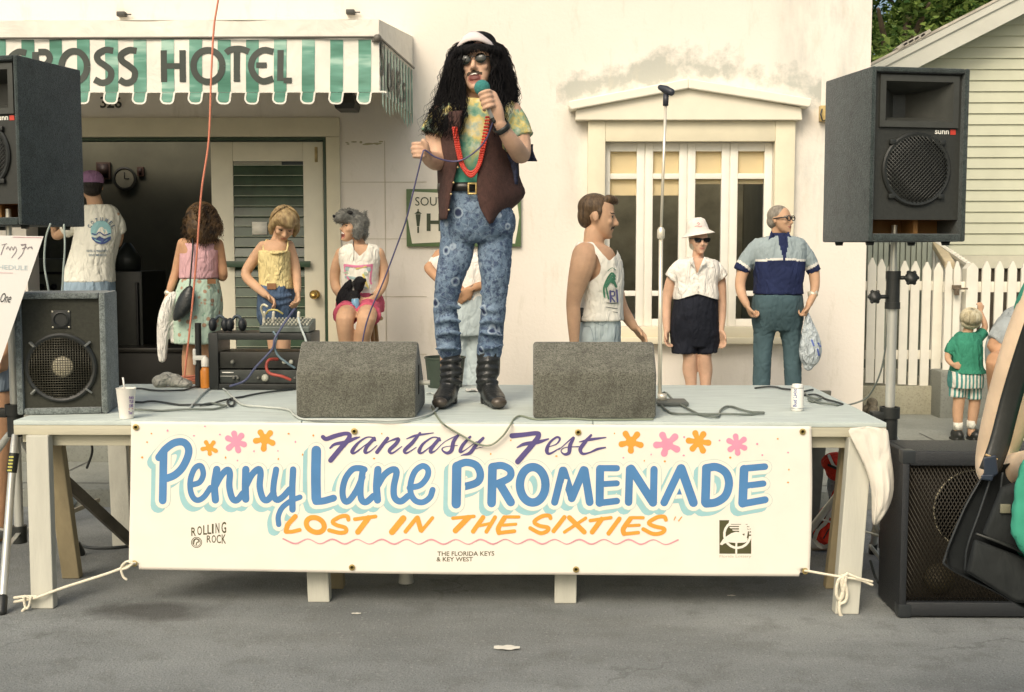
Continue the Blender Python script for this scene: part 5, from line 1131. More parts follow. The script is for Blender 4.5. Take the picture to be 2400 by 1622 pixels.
mb = MB(); mb.lathe([(0, ZS + .115), (.021, ZS + .115), (.021, ZS + .15), (.012, ZS + .165), (0, ZS + .166)], (q.x, 6.1, 0), 14); obj('cap', mb, M('white cap', (.74, .72, .64), .5), bt, smooth=40)
mb = MB(); q = P(400, 890, 6.15)
for dx, dz, r_ in ((-.055, .03, .045), (-.02, .05, .04), (.02, .035, .045), (.06, .022, .035), (.09, .016, .025)): mb.ell((q.x + dx, 6.15, ZS + dz), (r_, .05, r_ * .8), None, 14, 9)
one('cloth_bundle', mb, CLOTH('bundle cloth', (.44, .43, .37), .15, .8, 30, (1, 1, 1)), 'crumpled grey white cloth bundle at the foot of the orange cord', 'cloth', (q.x, 6.15, ZS), vox=.008, sm=3)
mb = MB(); pts = [P(522, -60, 6.1), P(508, 20, 6.1), P(501, 70, 6.1), P(495, 180, 6.1), P(489, 330, 6.1), P(472, 450, 6.1), P(460, 610, 6.1), P(446, 760, 6.1), P(432, 885, 6.1)]
mor = M('orange cord', (.68, .23, .14), .5, .06); mb.tube(crom([tuple(p) for p in pts], 8), .0052, 8); one('extension_cord', mb, mor, 'orange extension cord hanging from above to the back of the stage', 'cord')
mb = MB(); c_ = PZ(415, 897, ZS); mb.tube([(c_.x + (.11 + .012 * math.sin(k)) * math.cos(k * .9), c_.y + .05 * math.sin(k * .9) - .02, ZS + .008 + .0025 * k) for k in np.linspace(0, 14, 60)], .0062, 6); one('cord_coil', mb, mor, 'flat coil of orange cord on the deck below the cloth bundle', 'cord')

Yt = 6.18; a, b_ = P(994, 836, Yt), P(1092, 912, Yt)
tb = thing('green_tub', 'dark green plastic tub on the deck behind the singer boots', 'tub', ((a.x + b_.x) / 2, Yt, ZS))
mb = MB(); cx_ = (a.x + b_.x) / 2; r1_ = (b_.x - a.x) / 2; zt_ = a.z
mb.lathe([(0, ZS + .002), (r1_ * .82, ZS + .002), (r1_ * .96, zt_ - .01), (r1_, zt_ - .008), (r1_, zt_), (r1_ * .93, zt_), (r1_ * .8, ZS + .03), (0, ZS + .02)], (cx_, Yt, 0), 28); obj('tub_body', mb, M('tub green', (.035, .05, .035), .5, .15), tb, smooth=40)
mb = MB(); p = PZ(1112, 918, ZS); mb.grid([[(p.x + x, p.y + y, ZS + .003 + .012 * abs(math.sin(x * 60 + y * 40))) for x in np.linspace(-.045, .05, 7)] for y in np.linspace(-.03, .04, 5)]); one('napkin', mb, M('napkin', (.75, .72, .64), .8), 'crumpled white napkin on the deck between the singer boots and tub', 'napkin', p)

# cables lying on the deck
mcg = M('grey cable', (.13, .15, .13), .5); mck = M('black cable', (.03, .035, .035), .5); mcw = M('white cable', (.47, .50, .46), .5)
def deck(px, py): p = PZ(px, py, ZS); return (p.x, min(p.y, YB - .01), ZS + .006)
DC = (([(270, 932), (321, 915), (382, 920), (432, 917), (477, 907), (530, 904)], mck, 'black cable on the deck running to the rack, farthest from the edge'),
      ([(268, 945), (317, 947), (355, 945), (420, 952), (477, 953), (520, 944), (541, 940), (550, 948), (541, 956), (533, 947), (545, 938), (600, 928), (686, 915)], mck, 'black cable with a little loop in it on the left of the deck'),
      ([(300, 963), (345, 966), (420, 965), (500, 962), (530, 956), (500, 950), (470, 953)], mcg, 'grey cable nearest the banner on the left of the deck'),
      ([(445, 960), (476, 926), (503, 907), (525, 915), (552, 941), (579, 955), (630, 958), (678, 966), (692, 979), (720, 987), (850, 989), (960, 988), (1012, 972), (1032, 950), (1030, 935), (1015, 926), (1000, 927)], mcw, 'white cable lying along the foot of the left monitor'),
      ([(1550, 925), (1562, 926), (1590, 950), (1640, 975), (1680, 982), (1690, 965), (1710, 956), (1740, 966), (1790, 972)], mcg, 'grey cable that leaves the microphone stand base and bends forward'),
      ([(1548, 950), (1560, 965), (1590, 975), (1660, 974), (1730, 976), (1790, 973)], mcg, 'grey cable running straight right of the microphone stand'),
      ([(1770, 912), (1815, 911), (1850, 917), (1880, 921), (1905, 918)], mck, 'thin black cable behind the beer can'),
      ([(1885, 925), (1900, 936), (1925, 938), (1905, 945), (1895, 940), (1930, 950), (1960, 952)], mcg, 'tangled grey cable right of the beer can'),
      ([(1880, 930), (1915, 930), (1945, 943), (1975, 950)], mck, 'black cable at the right end of the deck'))
for pts, m_, lab in DC:
    mb = MB(); c3 = crom([deck(*q) for q in pts], 6); mb.tube([(x, y, z + .004 * abs(math.sin(i * .35))) for i, (x, y, z) in enumerate(c3)], .0052, 7); one('deck_cable', mb, m_, lab, 'cable')
mb = MB(); pts = [deck(1012, 955), deck(1022, 975)] + [tuple(P(x, y, YF - .03)) for x, y in ((1034, 989), (1052, 1003), (1085, 1022), (1118, 1040), (1150, 1043), (1178, 1022), (1196, 996))] + [deck(1206, 984), deck(1222, 978), deck(1258, 986), deck(1330, 984), deck(1400, 987), deck(1530, 986)]
mb.tube(crom(pts, 6), .0042, 7); one('drooping_cable', mb, M('olive cable', (.22, .25, .18), .5), 'thin olive cable drooping over the top of the banner', 'cable')
mb = MB(); mb.tube(crom([deck(1960, 953)] + [tuple(P(x, y, d)) for x, y, d in ((1985, 950, 5.5), (2029, 934, 5.5), (2052, 901, 5.45), (2069, 851, 5.42), (2079, 772, 5.4), (2084, 640, 5.4), (2086, 575, 5.36))], 6), .0042, 7); one('speaker_cable', mb, mcg, 'grey cable rising from the deck beside the right chrome pole', 'cable')
for pts, lab in (([(118, 525), (107, 560), (104, 620), (112, 670), (116, 694)], 'pale cable dropping from the left loudspeaker to the stage cabinet'), ([(150, 527), (152, 580), (148, 640), (146, 694)], 'second pale cable below the left loudspeaker, beside the man in cap')):
    mb = MB(); mb.tube(crom([tuple(P(x, y, 5.3)) for x, y in pts], 6), .0045, 7); one('speaker_cable', mb, M('pale green cable', (.34, .40, .36), .5), lab, 'cable')
for pts, lab in (([(147, 1035), (145, 1085), (150, 1160)], 'thin cable hanging under the left of the stage'), ([(213, 1030), (216, 1060), (204, 1096)], 'short dark cable end hanging under the stage left of banner')):
    mb = MB(); mb.tube(crom([tuple(P(x, y, 5.5)) for x, y in pts], 6), .006, 7); one('hanging_cable', mb, mck, lab, 'cable')
mb = MB(); mb.tube(crom([tuple(PZ(x, y, .008)) for x, y in ((190, 1278), (215, 1284), (260, 1284), (300, 1280))], 6), .008, 7); one('ground_cable', mb, mck, 'black cable lying on the street under the stage', 'cable')
mb = MB(); mb.tube(crom([tuple(P(x, y, d)) for x, y, d in ((2040, 1315, 5.2), (2055, 1360, 5.2), (2088, 1395, 5.1), (2110, 1400, 5.08))], 6), .006, 7); one('cabinet_cable', mb, mck, 'black cable curving to the ground beside the big street cabinet', 'cable')
mb = MB(); pts = [P(1048, 392, 5.1)]

# ropes holding the banner
mrope = M('white rope', (.76, .70, .55), .8, .08, 60, .5, 120)
mb = MB(); R3 = lambda *q: tuple(P(q[0], q[1], q[2] if len(q) > 2 else YF - .04))
mb.tube(crom([R3(316, 1320, YN - .01), R3(250, 1345), R3(150, 1377), R3(88, 1400, YF - .07), R3(58, 1406, YF - .065), R3(34, 1411, YF - .06)], 5), .0062, 8)
mb.tube(crom([R3(34, 1401, YF - .06), R3(60, 1398, YF - .065), R3(85, 1398, YF - .07)], 4), .0062, 8)
mb.tube(crom([R3(312, 1320), R3(298, 1316), R3(284, 1330), R3(288, 1350), R3(296, 1358)], 5), .0055, 8); mb.tube(crom([R3(310, 1322), R3(300, 1330), R3(288, 1334)], 5), .0055, 8)
mb.tube(crom([R3(70, 1402, YF - .075), R3(56, 1398, YF - .08), R3(60, 1425, YF - .08), R3(68, 1420, YF - .08), R3(72, 1400, YF - .08)], 5), .0055, 8); mb.tube([R3(60, 1424, YF - .08), R3(53, 1432, YF - .08)], .0065, 8)
one('tie_rope', mb, mrope, 'white rope from the lower left banner corner to the left leg', 'rope')
mb = MB(); mb.tube(crom([R3(1886, 1337, YN - .01), R3(1930, 1345), R3(1978, 1353, YF - .07), R3(2015, 1359, YF - .075), R3(2044, 1371, YF - .07)], 5), .0055, 8); mb.tube(crom([R3(1985, 1344, YF - .07), R3(2015, 1356, YF - .078), R3(2044, 1363, YF - .07)], 5), .0055, 8)
for ps in ([(1985, 1346), (1965, 1360), (1960, 1392), (1968, 1405), (1976, 1392), (1972, 1365), (1978, 1350)], [(1983, 1352), (1976, 1385), (1968, 1410), (1968, 1435), (1976, 1450), (1984, 1453)], [(1975, 1350), (1985, 1385), (1982, 1408), (1970, 1415)]): mb.tube(crom([R3(*q, YF - .075) for q in ps], 5), .0072, 8)
one('tie_rope', mb, mrope, 'white rope knotted with hanging loops on the right leg', 'rope')

# white cloth hanging off the right corner of the stage
mb = MB(); rows = []
for y, x0, x1, b_ in ((999, 1982, 2082, .004), (1018, 1990, 2083, .008), (1040, 2001, 2085, .016), (1085, 2023, 2092, .03), (1130, 2040, 2097, .05), (1165, 2043, 2094, .055), (1195, 2043, 2082, .05), (1218, 2043, 2066, .04), (1232, 2046, 2056, .02)):
    n = 26; ring = []
    for k in range(n):
        a = 2 * math.pi * k / n; u = (x0 + x1) / 2 + (x1 - x0) / 2 * math.cos(a); p = P(u, y, YF - .045 - b_ * math.sin(a) * (1 if math.sin(a) > 0 else .25)); p.y += .016 * math.sin(u * .42 + y * .03) * max(0, math.sin(a)); ring.append(p)
    rows.append(ring)
mb.loft(rows); one('draped_cloth', mb, CLOTH('draped white', (.72, .67, .57), .06, .3, 8, (1, 1, .6)), 'white cloth bunched over the right front corner of the stage', 'cloth', P(2050, 1232, YF - .05), sub=1)

# under the stage on the right
Yz = 5.75; mb = MB()
for (x, y, d), (rx, ry) in ((( 1962, 1085, 0), (38, 26)), ((1965, 1110, .02), (30, 18)), ((1975, 1170, 0), (26, 32)), ((1958, 1215, 0), (42, 36)), ((1945, 1248, 0), (40, 32)), ((1985, 1240, 0), (34, 40))):
    p = P(x, y, Yz + d); mb.ell(p, (rx / F * Yz, .09, ry / F * Yz), None, 16, 10)
bun = thing('red_bundle', 'red and white printed bundle stuffed under the right of the stage', 'bundle', P(1955, 1280, Yz))
bo = obj('bundle_body', mb, CLOTH('red cloth', (.62, .045, .025), .12, .6, 16, (1, 1, 1)), bun, vox=.012, sm=6)
bv = bvh_of(bo)
def onb(x, y, off=.006):
    o = P(x, y, Yz - 1); d = (P(x, y, Yz) - o).normalized(); h = bv.ray_cast(o, d); return (h[0] if h[0] else P(x, y, Yz)) - d * off
mb = MB(); mb.mi = 0
for q, w_ in (([(1943, 1068), (1955, 1092), (1975, 1100)], 7), ([(1908, 1265), (1918, 1240), (1935, 1225), (1945, 1200), (1960, 1190)], 9), ([(1912, 1270), (1925, 1282), (1945, 1278)], 9), ([(1952, 1215), (1946, 1205), (1962, 1180)], 6), ([(1975, 1255), (1966, 1272)], 10)): mb.stroke(q, w_, lambda x, y: onb(x, y), 5)
mb.mi = 1
for q, w_ in (([(1942, 1090), (1960, 1098), (1982, 1112)], 6), ([(1914, 1235), (1928, 1215), (1942, 1190)], 9), ([(1930, 1262), (1945, 1240), (1958, 1262)], 3), ([(1945, 1168), (1952, 1180)], 5)): mb.stroke(q, w_, lambda x, y: onb(x, y, .009), 5)
obj('print', mb, [M('print white', (.62, .62, .58), .7), M('print black', (.02, .02, .02), .7)], bun, smooth=True, normals=False)
mb = MB(); p = P(1964, 1138, Yz + .12); mb.ell(p, (.055, .07, .11), None, 14, 10); one('blue_cloth', mb, CLOTH('pale blue cloth', (.32, .38, .42), .1, .6, 16, (1, 1, 1)), 'pale blue grey cloth behind the red bundle under the stage', 'cloth', p - V((0, 0, .11)), vox=.015, sm=4)
a, b_ = P(1904, 1284, 5.9), P(1950, 1337, 5.9); mb = MB(); mb.box((a.x, 5.9, .002), (b_.x, 6.1, a.z), bev=.006); bx = thing('cardboard_box', 'small grey carton on the street under the red bundle', 'box', ((a.x + b_.x) / 2, 6, 0)); obj('carton', mb, M('carton', (.30, .28, .22), .8, .08), bx, smooth=30)
mb = MB(); mb.box((a.x + .002, 5.897, a.z - .03), (b_.x - .002, 5.8995, a.z - .024)); obj('flap_edge', mb, M('flap shade', (.14, .12, .09), .9), bx)
t_ = thing('folding_chair', 'folded metal chair lying behind the right stage leg', 'chair', P(2070, 1340, 5.5) * 1)
for ps, r_ in (([(2040, 1280), (2072, 1320)], .010), ([(2050, 1225), (2088, 1310)], .012), ([(2085, 1225), (2083, 1330)], .012)):
    mb = MB(); mb.tube([P(x, y, 5.5) for x, y in ps], r_, 10); obj('chair_tube', mb, msil, t_)
mb = MB(); mb.box((-.05, -.008, -.05), (.05, .008, .05), Matrix.Translation(P(2072, 1238, 5.52)) @ Euler((.2, .3, 0)).to_matrix().to_4x4(), bev=.005); obj('seat', mb, M('seat cream', (.66, .62, .5), .6), t_)

# bits of litter
p = PZ(952, 1366, 0); mb = MB(); mb.lathe([(.034, .002), (.036, .002), (.026, .075), (0, .076), (0, .073), (.024, .072)], (p.x, p.y, 0), 18); one('plastic_cup', mb, M('cloudy plastic', (.45, .45, .40), .3, .1), 'cloudy plastic cup upside down on the street under the banner', 'cup', p, 40)
for (x, y), sz, lab in (((1188, 1521), .05, 'scrap of white paper lying alone on the street in front'), ((1714, 1398), .018, 'tiny pale scrap on the street under the right of banner'), ((835, 1440), .02, 'thin buff scrap on the street by the middle left leg')):
    p = PZ(x, y, 0); mb = MB(); mb.grid([[(p.x + u * sz, p.y + v_ * sz * .55 * (1 - .5 * abs(u)), .004 + .004 * abs(math.sin(u * 3 + v_ * 4)) * sz / .05) for u in np.linspace(-1, 1, 7)] for v_ in np.linspace(-1, 1, 5)]); one('paper_scrap', mb, M('scrap paper', (.68, .65, .56), .8), lab, 'litter', p)
for (x, y), lab in (((160, 1182), 'crumpled clear plastic against the kerb under the stage'), ((70, 1170), 'crumpled clear plastic behind the left tripod leg')):
    p = PZ(x, y, 0); mb = MB(); r = random.Random(x)
    for i in range(6): mb.ell((p.x + r.uniform(-.1, .1), p.y + r.uniform(-.03, .03) - .05, .04), (r.uniform(.03, .06), .04, r.uniform(.02, .05)), Euler((r.random(), r.random(), r.random())).to_matrix(), 8, 6)
    one('plastic_wrap', mb, CLOTH('clear wrap', (.50, .56, .56), .3, 1, 40, (1, 1, 1), .25), lab, 'litter', p, vox=.012)

# schedule board hung at the left
Yc = 4.97; q4 = [(-190, 548), (102, 554), (0, 852), (-292, 846)]
t_ = thing('schedule_board', 'slanted white schedule board at the left edge', 'sign', P(-100, 850, Yc))
mb = MB(); mb.loft([[P(x, y, Yc + d) for x, y in q4] for d in (0, .008)]); obj('board', mb, M('board white', (.72, .70, .66), .5, .04, 3), t_, smooth=False)
mb = MB(); f_ = lambda x, y: P(x, y, Yc - .002)
for q, w_ in (([(50, 574), (60, 573)], 3), ([(52, 583), (62, 579)], 1.6), ([(60, 575), (52, 595), (42, 607)], 1.5), ([(64, 583), (70, 579), (76, 583), (73, 578)], 2), ([(2, 597), (8, 580), (12, 572)], 1.5), ([(4, 574), (16, 571)], 1.3), ([(14, 584), (19, 578), (22, 586)], 1.3), ([(23, 586), (27, 578), (30, 586)], 1.3), ([(31, 586), (35, 578), (38, 588), (27, 604)], 1.4)): mb.stroke(q, w_, f_, 4)
mb.mi = 1; text_on(mb, 'ENTERTAINMENT SCHEDULE', -60, 624, 11, f_, 0, 250, .03); mb.mi = 2; text_on(mb, 'Stage', -52, 694, 24, f_, .0, 60, .05, .25); text_on(mb, 'One', 14, 698, 23, f_, .0, 25, .05, .25)
mb.mi = 3; mb.stroke([(30, 555.5), (98, 557)], 1.4, f_, 2, False); mb.stroke([(-60, 638), (30, 640)], 1, f_, 2, False)
obj('lettering', mb, [M('ink violet', (.22, .18, .20), .6), M('ink pale blue', (.45, .55, .58), .6), M('ink black', (.03, .03, .03), .6), M('ink rose', (.65, .35, .38), .6)], t_, smooth=False, normals=False)
# ============================================================ people
def SKIN(name, col): return M(name, col, .58, .13, 11, .25, 120, sss=.06, spec=.22, bdist=.004)
sk_fair, sk_tan, sk_warm = SKIN('fair skin', (.60, .38, .26)), SKIN('tanned skin', (.47, .27, .155)), SKIN('warm skin', (.54, .335, .21))
m_lip, m_brow, m_eye, m_teeth = M('lips', (.42, .18, .13), .45), M('brow hair', (.06, .04, .025), .8), M('eye dark', (.03, .022, .018), .25), M('teeth', (.85, .82, .74), .3)
m_grey_b = M('grey brow', (.22, .20, .17), .8)
def m_hair(name, a, b_, sc_=(60, 60, 8)):
    m, t, b, tc = base(name); n = nz(t, tc, 1, 4, .65, sc_); r = ramp(t, n.outputs[0], [(.35, a), (.7, b_)])
    t.links.new(r.outputs[0], b.inputs['Base Color']); b.inputs['Roughness'].default_value = .45; b.inputs['Specular IOR Level'].default_value = .3
    bump(t, b, n.outputs[0], .9, .01); return m

class Fig:
    def __init__(s, label, Y, x0=0, y0=0, sc_=1, foot=None, name='person', ground=None, group=None, px=None):
        s.Y, s.x0, s.y0, s.k = Y, x0, y0, sc_
        s.o = thing(name, label, 'person', (P(px or x0 + foot / sc_, 600, Y).x, Y, SW if ground is None else ground), 0, group)
    def W(s, x, y, d=0): return P(s.x0 + x / s.k, s.y0 + y / s.k, s.Y + d)
    def r(s, v): return v / s.k * s.Y / F
    def tube(s, mb, pts, n=4, seg=14, flat=None, side=None, rd=True):
        c = crom(pts, n) if len(pts) > 2 else pts
        mb.tube([s.W(q[0], q[1], q[2]) for q in c], [max(s.r(q[3]), .002) for q in c], seg, rd, flat, side)
    def cloth(s, mb, pts, n=4, seg=18, flat=None): s.tube(mb, pts, n, seg, flat, None, False)   # sleeve or trouser leg with a straight hem
    def rings(s, mb, rows, grow=0, shrink=1, n=28, pw=2.4, sub=3):
        c = crom([(q + (0,))[:5] if len(q) == 4 else q for q in rows], sub); R = []
        for x, y, hw, hd, d in c:
            p = s.W(x, y, d); a_, b_ = s.r(hw) * shrink + grow, hd * shrink + grow; ring = []
            for k in range(n):
                a = 2 * math.pi * k / n; ca, sa = math.cos(a), math.sin(a)
                ring.append(p + V((a_ * math.copysign(abs(ca) ** (2 / pw), ca), b_ * math.copysign(abs(sa) ** (2 / pw), sa), 0)))
            R.append(ring)
        mb.loft(R)
    def headm(s, x, y, h, yaw, pitch=0, roll=0, d=0):
        m = Matrix.Rotation(R_(yaw), 4, 'Z') @ Matrix.Rotation(-R_(pitch), 4, 'X') @ Matrix.Rotation(R_(roll), 4, 'Y')
        s.H = s.r(h); s.hm = Matrix.Translation(s.W(x, y, d)) @ m @ Matrix.Scale(s.H, 4); return s.hm
    def hp(s, x, y, z): return s.hm @ V((x, y, z))
    def hell(s, mb, c, r, u=18, v=12, rot=None):
        m = s.hm @ Matrix.Translation(V(c)) @ (rot.to_4x4() if rot is not None else Matrix()) @ Matrix.Diagonal((*r, 1))
        g = bmesh.ops.create_uvsphere(mb.bm, u_segments=u, v_segments=v, radius=1, matrix=m)
    def htube(s, mb, pts, r, seg=10, n=3):
        c = crom(pts, n) if len(pts) > 2 else pts; rr = r if isinstance(r, (int, float)) else None
        mb.tube([s.hp(*q[:3]) for q in c], [(rr if rr else q[3]) * s.H for q in c], seg)
    def head(s, mb, ears=True, open_=0, fem=0):
        s.hell(mb, (0, .05, .15), (.335, .41, .35))
        R = []
        for z, hw, yf, yb in ((.26, .25, -.30, .2), (.16, .30, -.345, .2), (.06, .31, -.355, .2), (-.06, .305, -.36, .16), (-.16, .29 - .02 * fem, -.365, .12), (-.27 - open_ * .3, .255 - .035 * fem, -.365, .08), (-.37 - open_ * .7, .20 - .035 * fem, -.36, .02), (-.45 - open_, .13 - .02 * fem, -.345, -.06), (-.49 - open_, .07, -.31, -.14)):
            R.append([s.hp(hw * math.copysign(abs(math.cos(a)) ** .85, math.cos(a)), (yf + yb) / 2 + (yb - yf) / 2 * math.copysign(abs(math.sin(a)) ** .9, math.sin(a)), z) for a in (2 * math.pi * k / 26 for k in range(26))])
        mb.loft(R)
        s.htube(mb, [(0, -.34, .07, .035), (0, -.395, -.03, .04), (0, -.45, -.125, .055)], None)
        s.hell(mb, (0, -.40, -.15), (.075, .055, .035)); s.hell(mb, (-.045, -.385, -.145), (.035, .04, .03)); s.hell(mb, (.045, -.385, -.145), (.035, .04, .03))
        for sx in (-1, 1):
            s.htube(mb, [(sx * .06, -.335, .09, .03), (sx * .15, -.335, .105, .032), (sx * .24, -.28, .07, .02)], None)
            s.hell(mb, (sx * .17, -.29, -.10), (.10, .075, .085)); s.hell(mb, (sx * .145, -.315, .02), (.055, .04, .035))
            if ears: s.hell(mb, (sx * .335, .04, -.02), (.035, .075, .115), 12, 8, Euler((R_(-12), 0, R_(sx * 18))).to_matrix())
        s.hell(mb, (0, -.365, -.245), (.095, .03, .022)); s.hell(mb, (0, -.36, -.29 - open_ * .9), (.085, .032, .026)); s.hell(mb, (0, -.33, -.43 - open_), (.085, .05, .05))
    def local(s, c):
        m = np.array(s.hm.inverted()); return c @ m[:3, :3].T + m[:3, 3]
    def face(s, o, mouth=0, must=0, brow=1, eyes=1, lips=1):
        def fn(c, n):
            l = s.local(c); x, y, z = l[:, 0], l[:, 1], l[:, 2]; ax = abs(x); fr = (y < -.2) & (abs(z) < .75) & (ax < .5)
            i = np.zeros(len(c))
            if lips: i[fr & ((x / .105) ** 2 + ((z + .268) / .04) ** 2 < 1)] = 1
            if brow: i[fr & (abs(ax - .15) < .085) & (abs(z - .105 + (ax - .15) * .12) < .018)] = 2
            if eyes: i[fr & (((ax - .145) / .062) ** 2 + ((z - .022) / .026) ** 2 < 1)] = 3
            if mouth:
                inm = fr & ((x / .135) ** 2 + ((z + .32) / .12) ** 2 < 1); i[inm] = 1
                ii = fr & ((x / .11) ** 2 + ((z + .32) / .097) ** 2 < 1); i[ii] = 5; i[ii & (z > -.262)] = 4; i[ii & (z < -.375)] = 1
            if must: i[fr & (ax < .15) & (z < -.178 - ax * .25) & (z > -.232 - ax * .35)] = 2
            return i
        paint(o, fn)
    def hand(s, mb, wrist, dr, nm, k=1, curl=25, side=1, spread=6, thumb=35):
        """palm, four unequal fingers and a thumb leaving the side of the palm; side=+1 puts the thumb on dr x nm"""
        d, n = V(dr).normalized(), V(nm).normalized(); n = (n - d * n.dot(d)).normalized(); sd = d.cross(n)
        w = V(wrist); 
        for off, r_ in ((-.028, .0155), (-.009, .0175), (.011, .0175), (.029, .0155)): mb.tube([w + sd * off * .45 * k, w + d * .05 * k + sd * off * k, w + d * .092 * k + sd * off * k], [.016 * k, r_ * k, .0135 * k], 10)
        for i, L in enumerate((.072, .081, .076, .060)):
            off = (.030 - .020 * i) * side; p = w + d * .092 * k + sd * off * k; a = curl * (1 + .12 * i); ang = 0; pts = [p]; dd = (d + sd * side * math.sin(R_(spread * (1.5 - i)))).normalized()
            for j, f_ in enumerate((.44, .32, .24)):
                ang += a * (1 if j == 0 else .9); p = p + (dd * math.cos(R_(ang)) + n * math.sin(R_(ang))) * L * f_ * k; pts.append(p)
            mb.tube(pts, [.0100 * k, .0096 * k, .0088 * k, .0075 * k], 9)
        t0 = w + d * .028 * k + sd * side * .03 * k; td = (d * .75 + sd * side * math.sin(R_(thumb)) * 1.1 + n * .35).normalized(); t1 = t0 + td * .038 * k; td2 = (td + d * .5 + n * .3).normalized()
        mb.tube([t0 - td * .012 * k, t0, t1, t1 + td2 * .030 * k], [.013 * k, .0135 * k, .0115 * k, .009 * k], 9)
    def part(s, name, mb, m_, par=None, vox=.008, sm=3, **kw):
        o = obj(name, mb, m_, par or s.o, vox=vox, sm=sm, **kw)
        if any(k in name for k in ('shirt', 'trousers', 'shorts', 'jeans', 'blouse', 'tee', 'top', 'skirt', 'camisole')):   # loose cloth: folds and creases
            me = o.data; nv = len(me.vertices); co = np.empty(nv * 3); no = np.empty(nv * 3); me.vertices.foreach_get('co', co); me.vertices.foreach_get('normal', no); co = co.reshape(-1, 3); no = no.reshape(-1, 3)
            A = .0075 * (s.H / .23) ** .5; e = V((len(name) * 3.1, nv * .001, 0)); d = np.empty(nv)
            for i, p in enumerate(co):
                q = V(p); a = noise.noise(V((q.x * 9 + q.z * 5, q.y * 9, q.z * 4 - q.x * 3)) + e); b_ = noise.noise(V((q.x * 19 - q.z * 12, q.y * 19, q.z * 13 + q.x * 6)) + e); d[i] = A * (.35 + a * .9 - 1.1 * max(0, .16 - abs(b_)) / .16 * .45)
            co = co + no * d[:, None]; me.vertices.foreach_set('co', co.reshape(-1)); me.update()
        return o
    def cut(s, o, fn):
        """trims cloth: deletes faces where fn(chart x, chart y, depth) holds"""
        me = o.data; bm = bmesh.new(); bm.from_mesh(me); inv = RC.transposed(); m = MW[o]; dead = []
        for f in bm.faces:
            c = m @ f.calc_center_median(); q = inv @ (c - V((0, 0, HC))); px, py = CX + q.x / -q.z * F, CY - q.y / -q.z * F
            if fn((px - s.x0) * s.k, (py - s.y0) * s.k, c.y - s.Y): dead.append(f)
        bmesh.ops.delete(bm, geom=dead, context='FACES')
        for _ in range(10):
            mv = {}
            for q in bm.verts:
                nb = [e.other_vert(q).co for e in q.link_edges if e.is_boundary]
                if len(nb) == 2: mv[q] = q.co * .5 + (nb[0] + nb[1]) * .25
            for q, c in mv.items(): q.co = c
        bm.to_mesh(me); bm.free()
    def on(s, bvh, off=.004):
        def f(x, y):
            a = s.W(x, y, -1.2); d = (s.W(x, y, 0) - a).normalized(); h = bvh.ray_cast(a, d)
            if h[0] is None: f.miss += 1; return s.W(x, y, f.last)
            f.last = h[0].y - s.Y; return h[0] - d * off
        f.miss = 0; f.last = -.1; return f
def inpoly(x, y, pl):
    r = False; n = len(pl)
    for i in range(n):
        (x1, y1), (x2, y2) = pl[i], pl[(i + 1) % n]
        if (y1 > y) != (y2 > y) and x < (x2 - x1) * (y - y1) / (y2 - y1) + x1: r = not r
    return r
FACE = lambda sk, brow=m_brow: [sk, m_lip, brow, m_eye, m_teeth, M('mouth inside', (.16, .045, .035), .5)]
def strands(f, mb, curves, n, seed=1, rad=(.0035, .006), wave=.012, seg=4, jit=.01):
    """locks of hair between an inner and an outer curve of (x, y, d)"""
    r = random.Random(seed)
    for inner, outer in curves:
        L = min(len(inner), len(outer))
        for i in range(n):
            u = r.random() ** .8; st = r.uniform(0, .35); en = r.uniform(.7, 1.0); ph = r.uniform(0, 6.3); pts = []
            a, b_ = crom(inner, 4), crom(outer, 4); N_ = len(a)
            j = V((r.gauss(0, jit), r.gauss(0, jit * 1.8), 0)); fr = r.uniform(9, 17)
            for k in range(17):
                t = st + (en - st) * k / 16; q = t * (N_ - 1); i0 = min(int(q), N_ - 2); fr_ = q - i0
                A = [a[i0][z] + (a[i0 + 1][z] - a[i0][z]) * fr_ for z in range(3)]; B = [b_[i0][z] + (b_[i0 + 1][z] - b_[i0][z]) * fr_ for z in range(3)]
                p = f.W(*[A[z] + (B[z] - A[z]) * u for z in range(3)]); s_ = math.sin(ph + k * fr * .125) * wave
                pts.append(p + j * (k / 16) ** .5 + V((s_, s_ * .8, 0)))
            rr = r.uniform(*rad); mb.tube(pts, [rr * (1 - .6 * (k / 16)) for k in range(17)], seg, False)

# ---------------------------------------------------- singer on the stage
f = Fig('singer in a long black wig, vest and patterned trousers, singing on stage', 5.46, 0, 0, 1, ground=ZS, px=1105)
f.headm(1118, 155, 118, -8, 6, -4)
mb = MB(); f.head(mb, True, .06)
f.tube(mb, [(1115, 200, .02, 27), (1116, 240, .03, 29)], 1)
T_ = [(1115, 238, 34, .07), (1118, 248, 68, .09), (1121, 262, 92, .105), (1119, 300, 86, .12), (1112, 350, 78, .13), (1104, 400, 70, .125), (1108, 445, 76, .12), (1118, 485, 74, .11), (1120, 530, 72, .095), (1118, 560, 60, .07)]
f.rings(mb, T_, 0, .9)
f.tube(mb, [(1195, 264, 0, 29), (1215, 318, -.02, 27), (1221, 362, -.07, 22), (1205, 342, -.17, 20), (1187, 315, -.22, 16.5), (1171, 289, -.25, 13)])
f.tube(mb, [(1042, 264, 0, 28), (1022, 320, .0, 26), (1027, 374, -.06, 23), (1011, 374, -.13, 19), (999, 366, -.18, 14)])
for L in ([(1072, 545, 0, 30), (1056, 660, -.02, 22), (1049, 790, .02, 20), (1052, 890, .03, 18)], [(1162, 545, 0, 30), (1160, 660, -.02, 22), (1150, 790, .02, 20), (1143, 890, .03, 18)]): f.tube(mb, L)
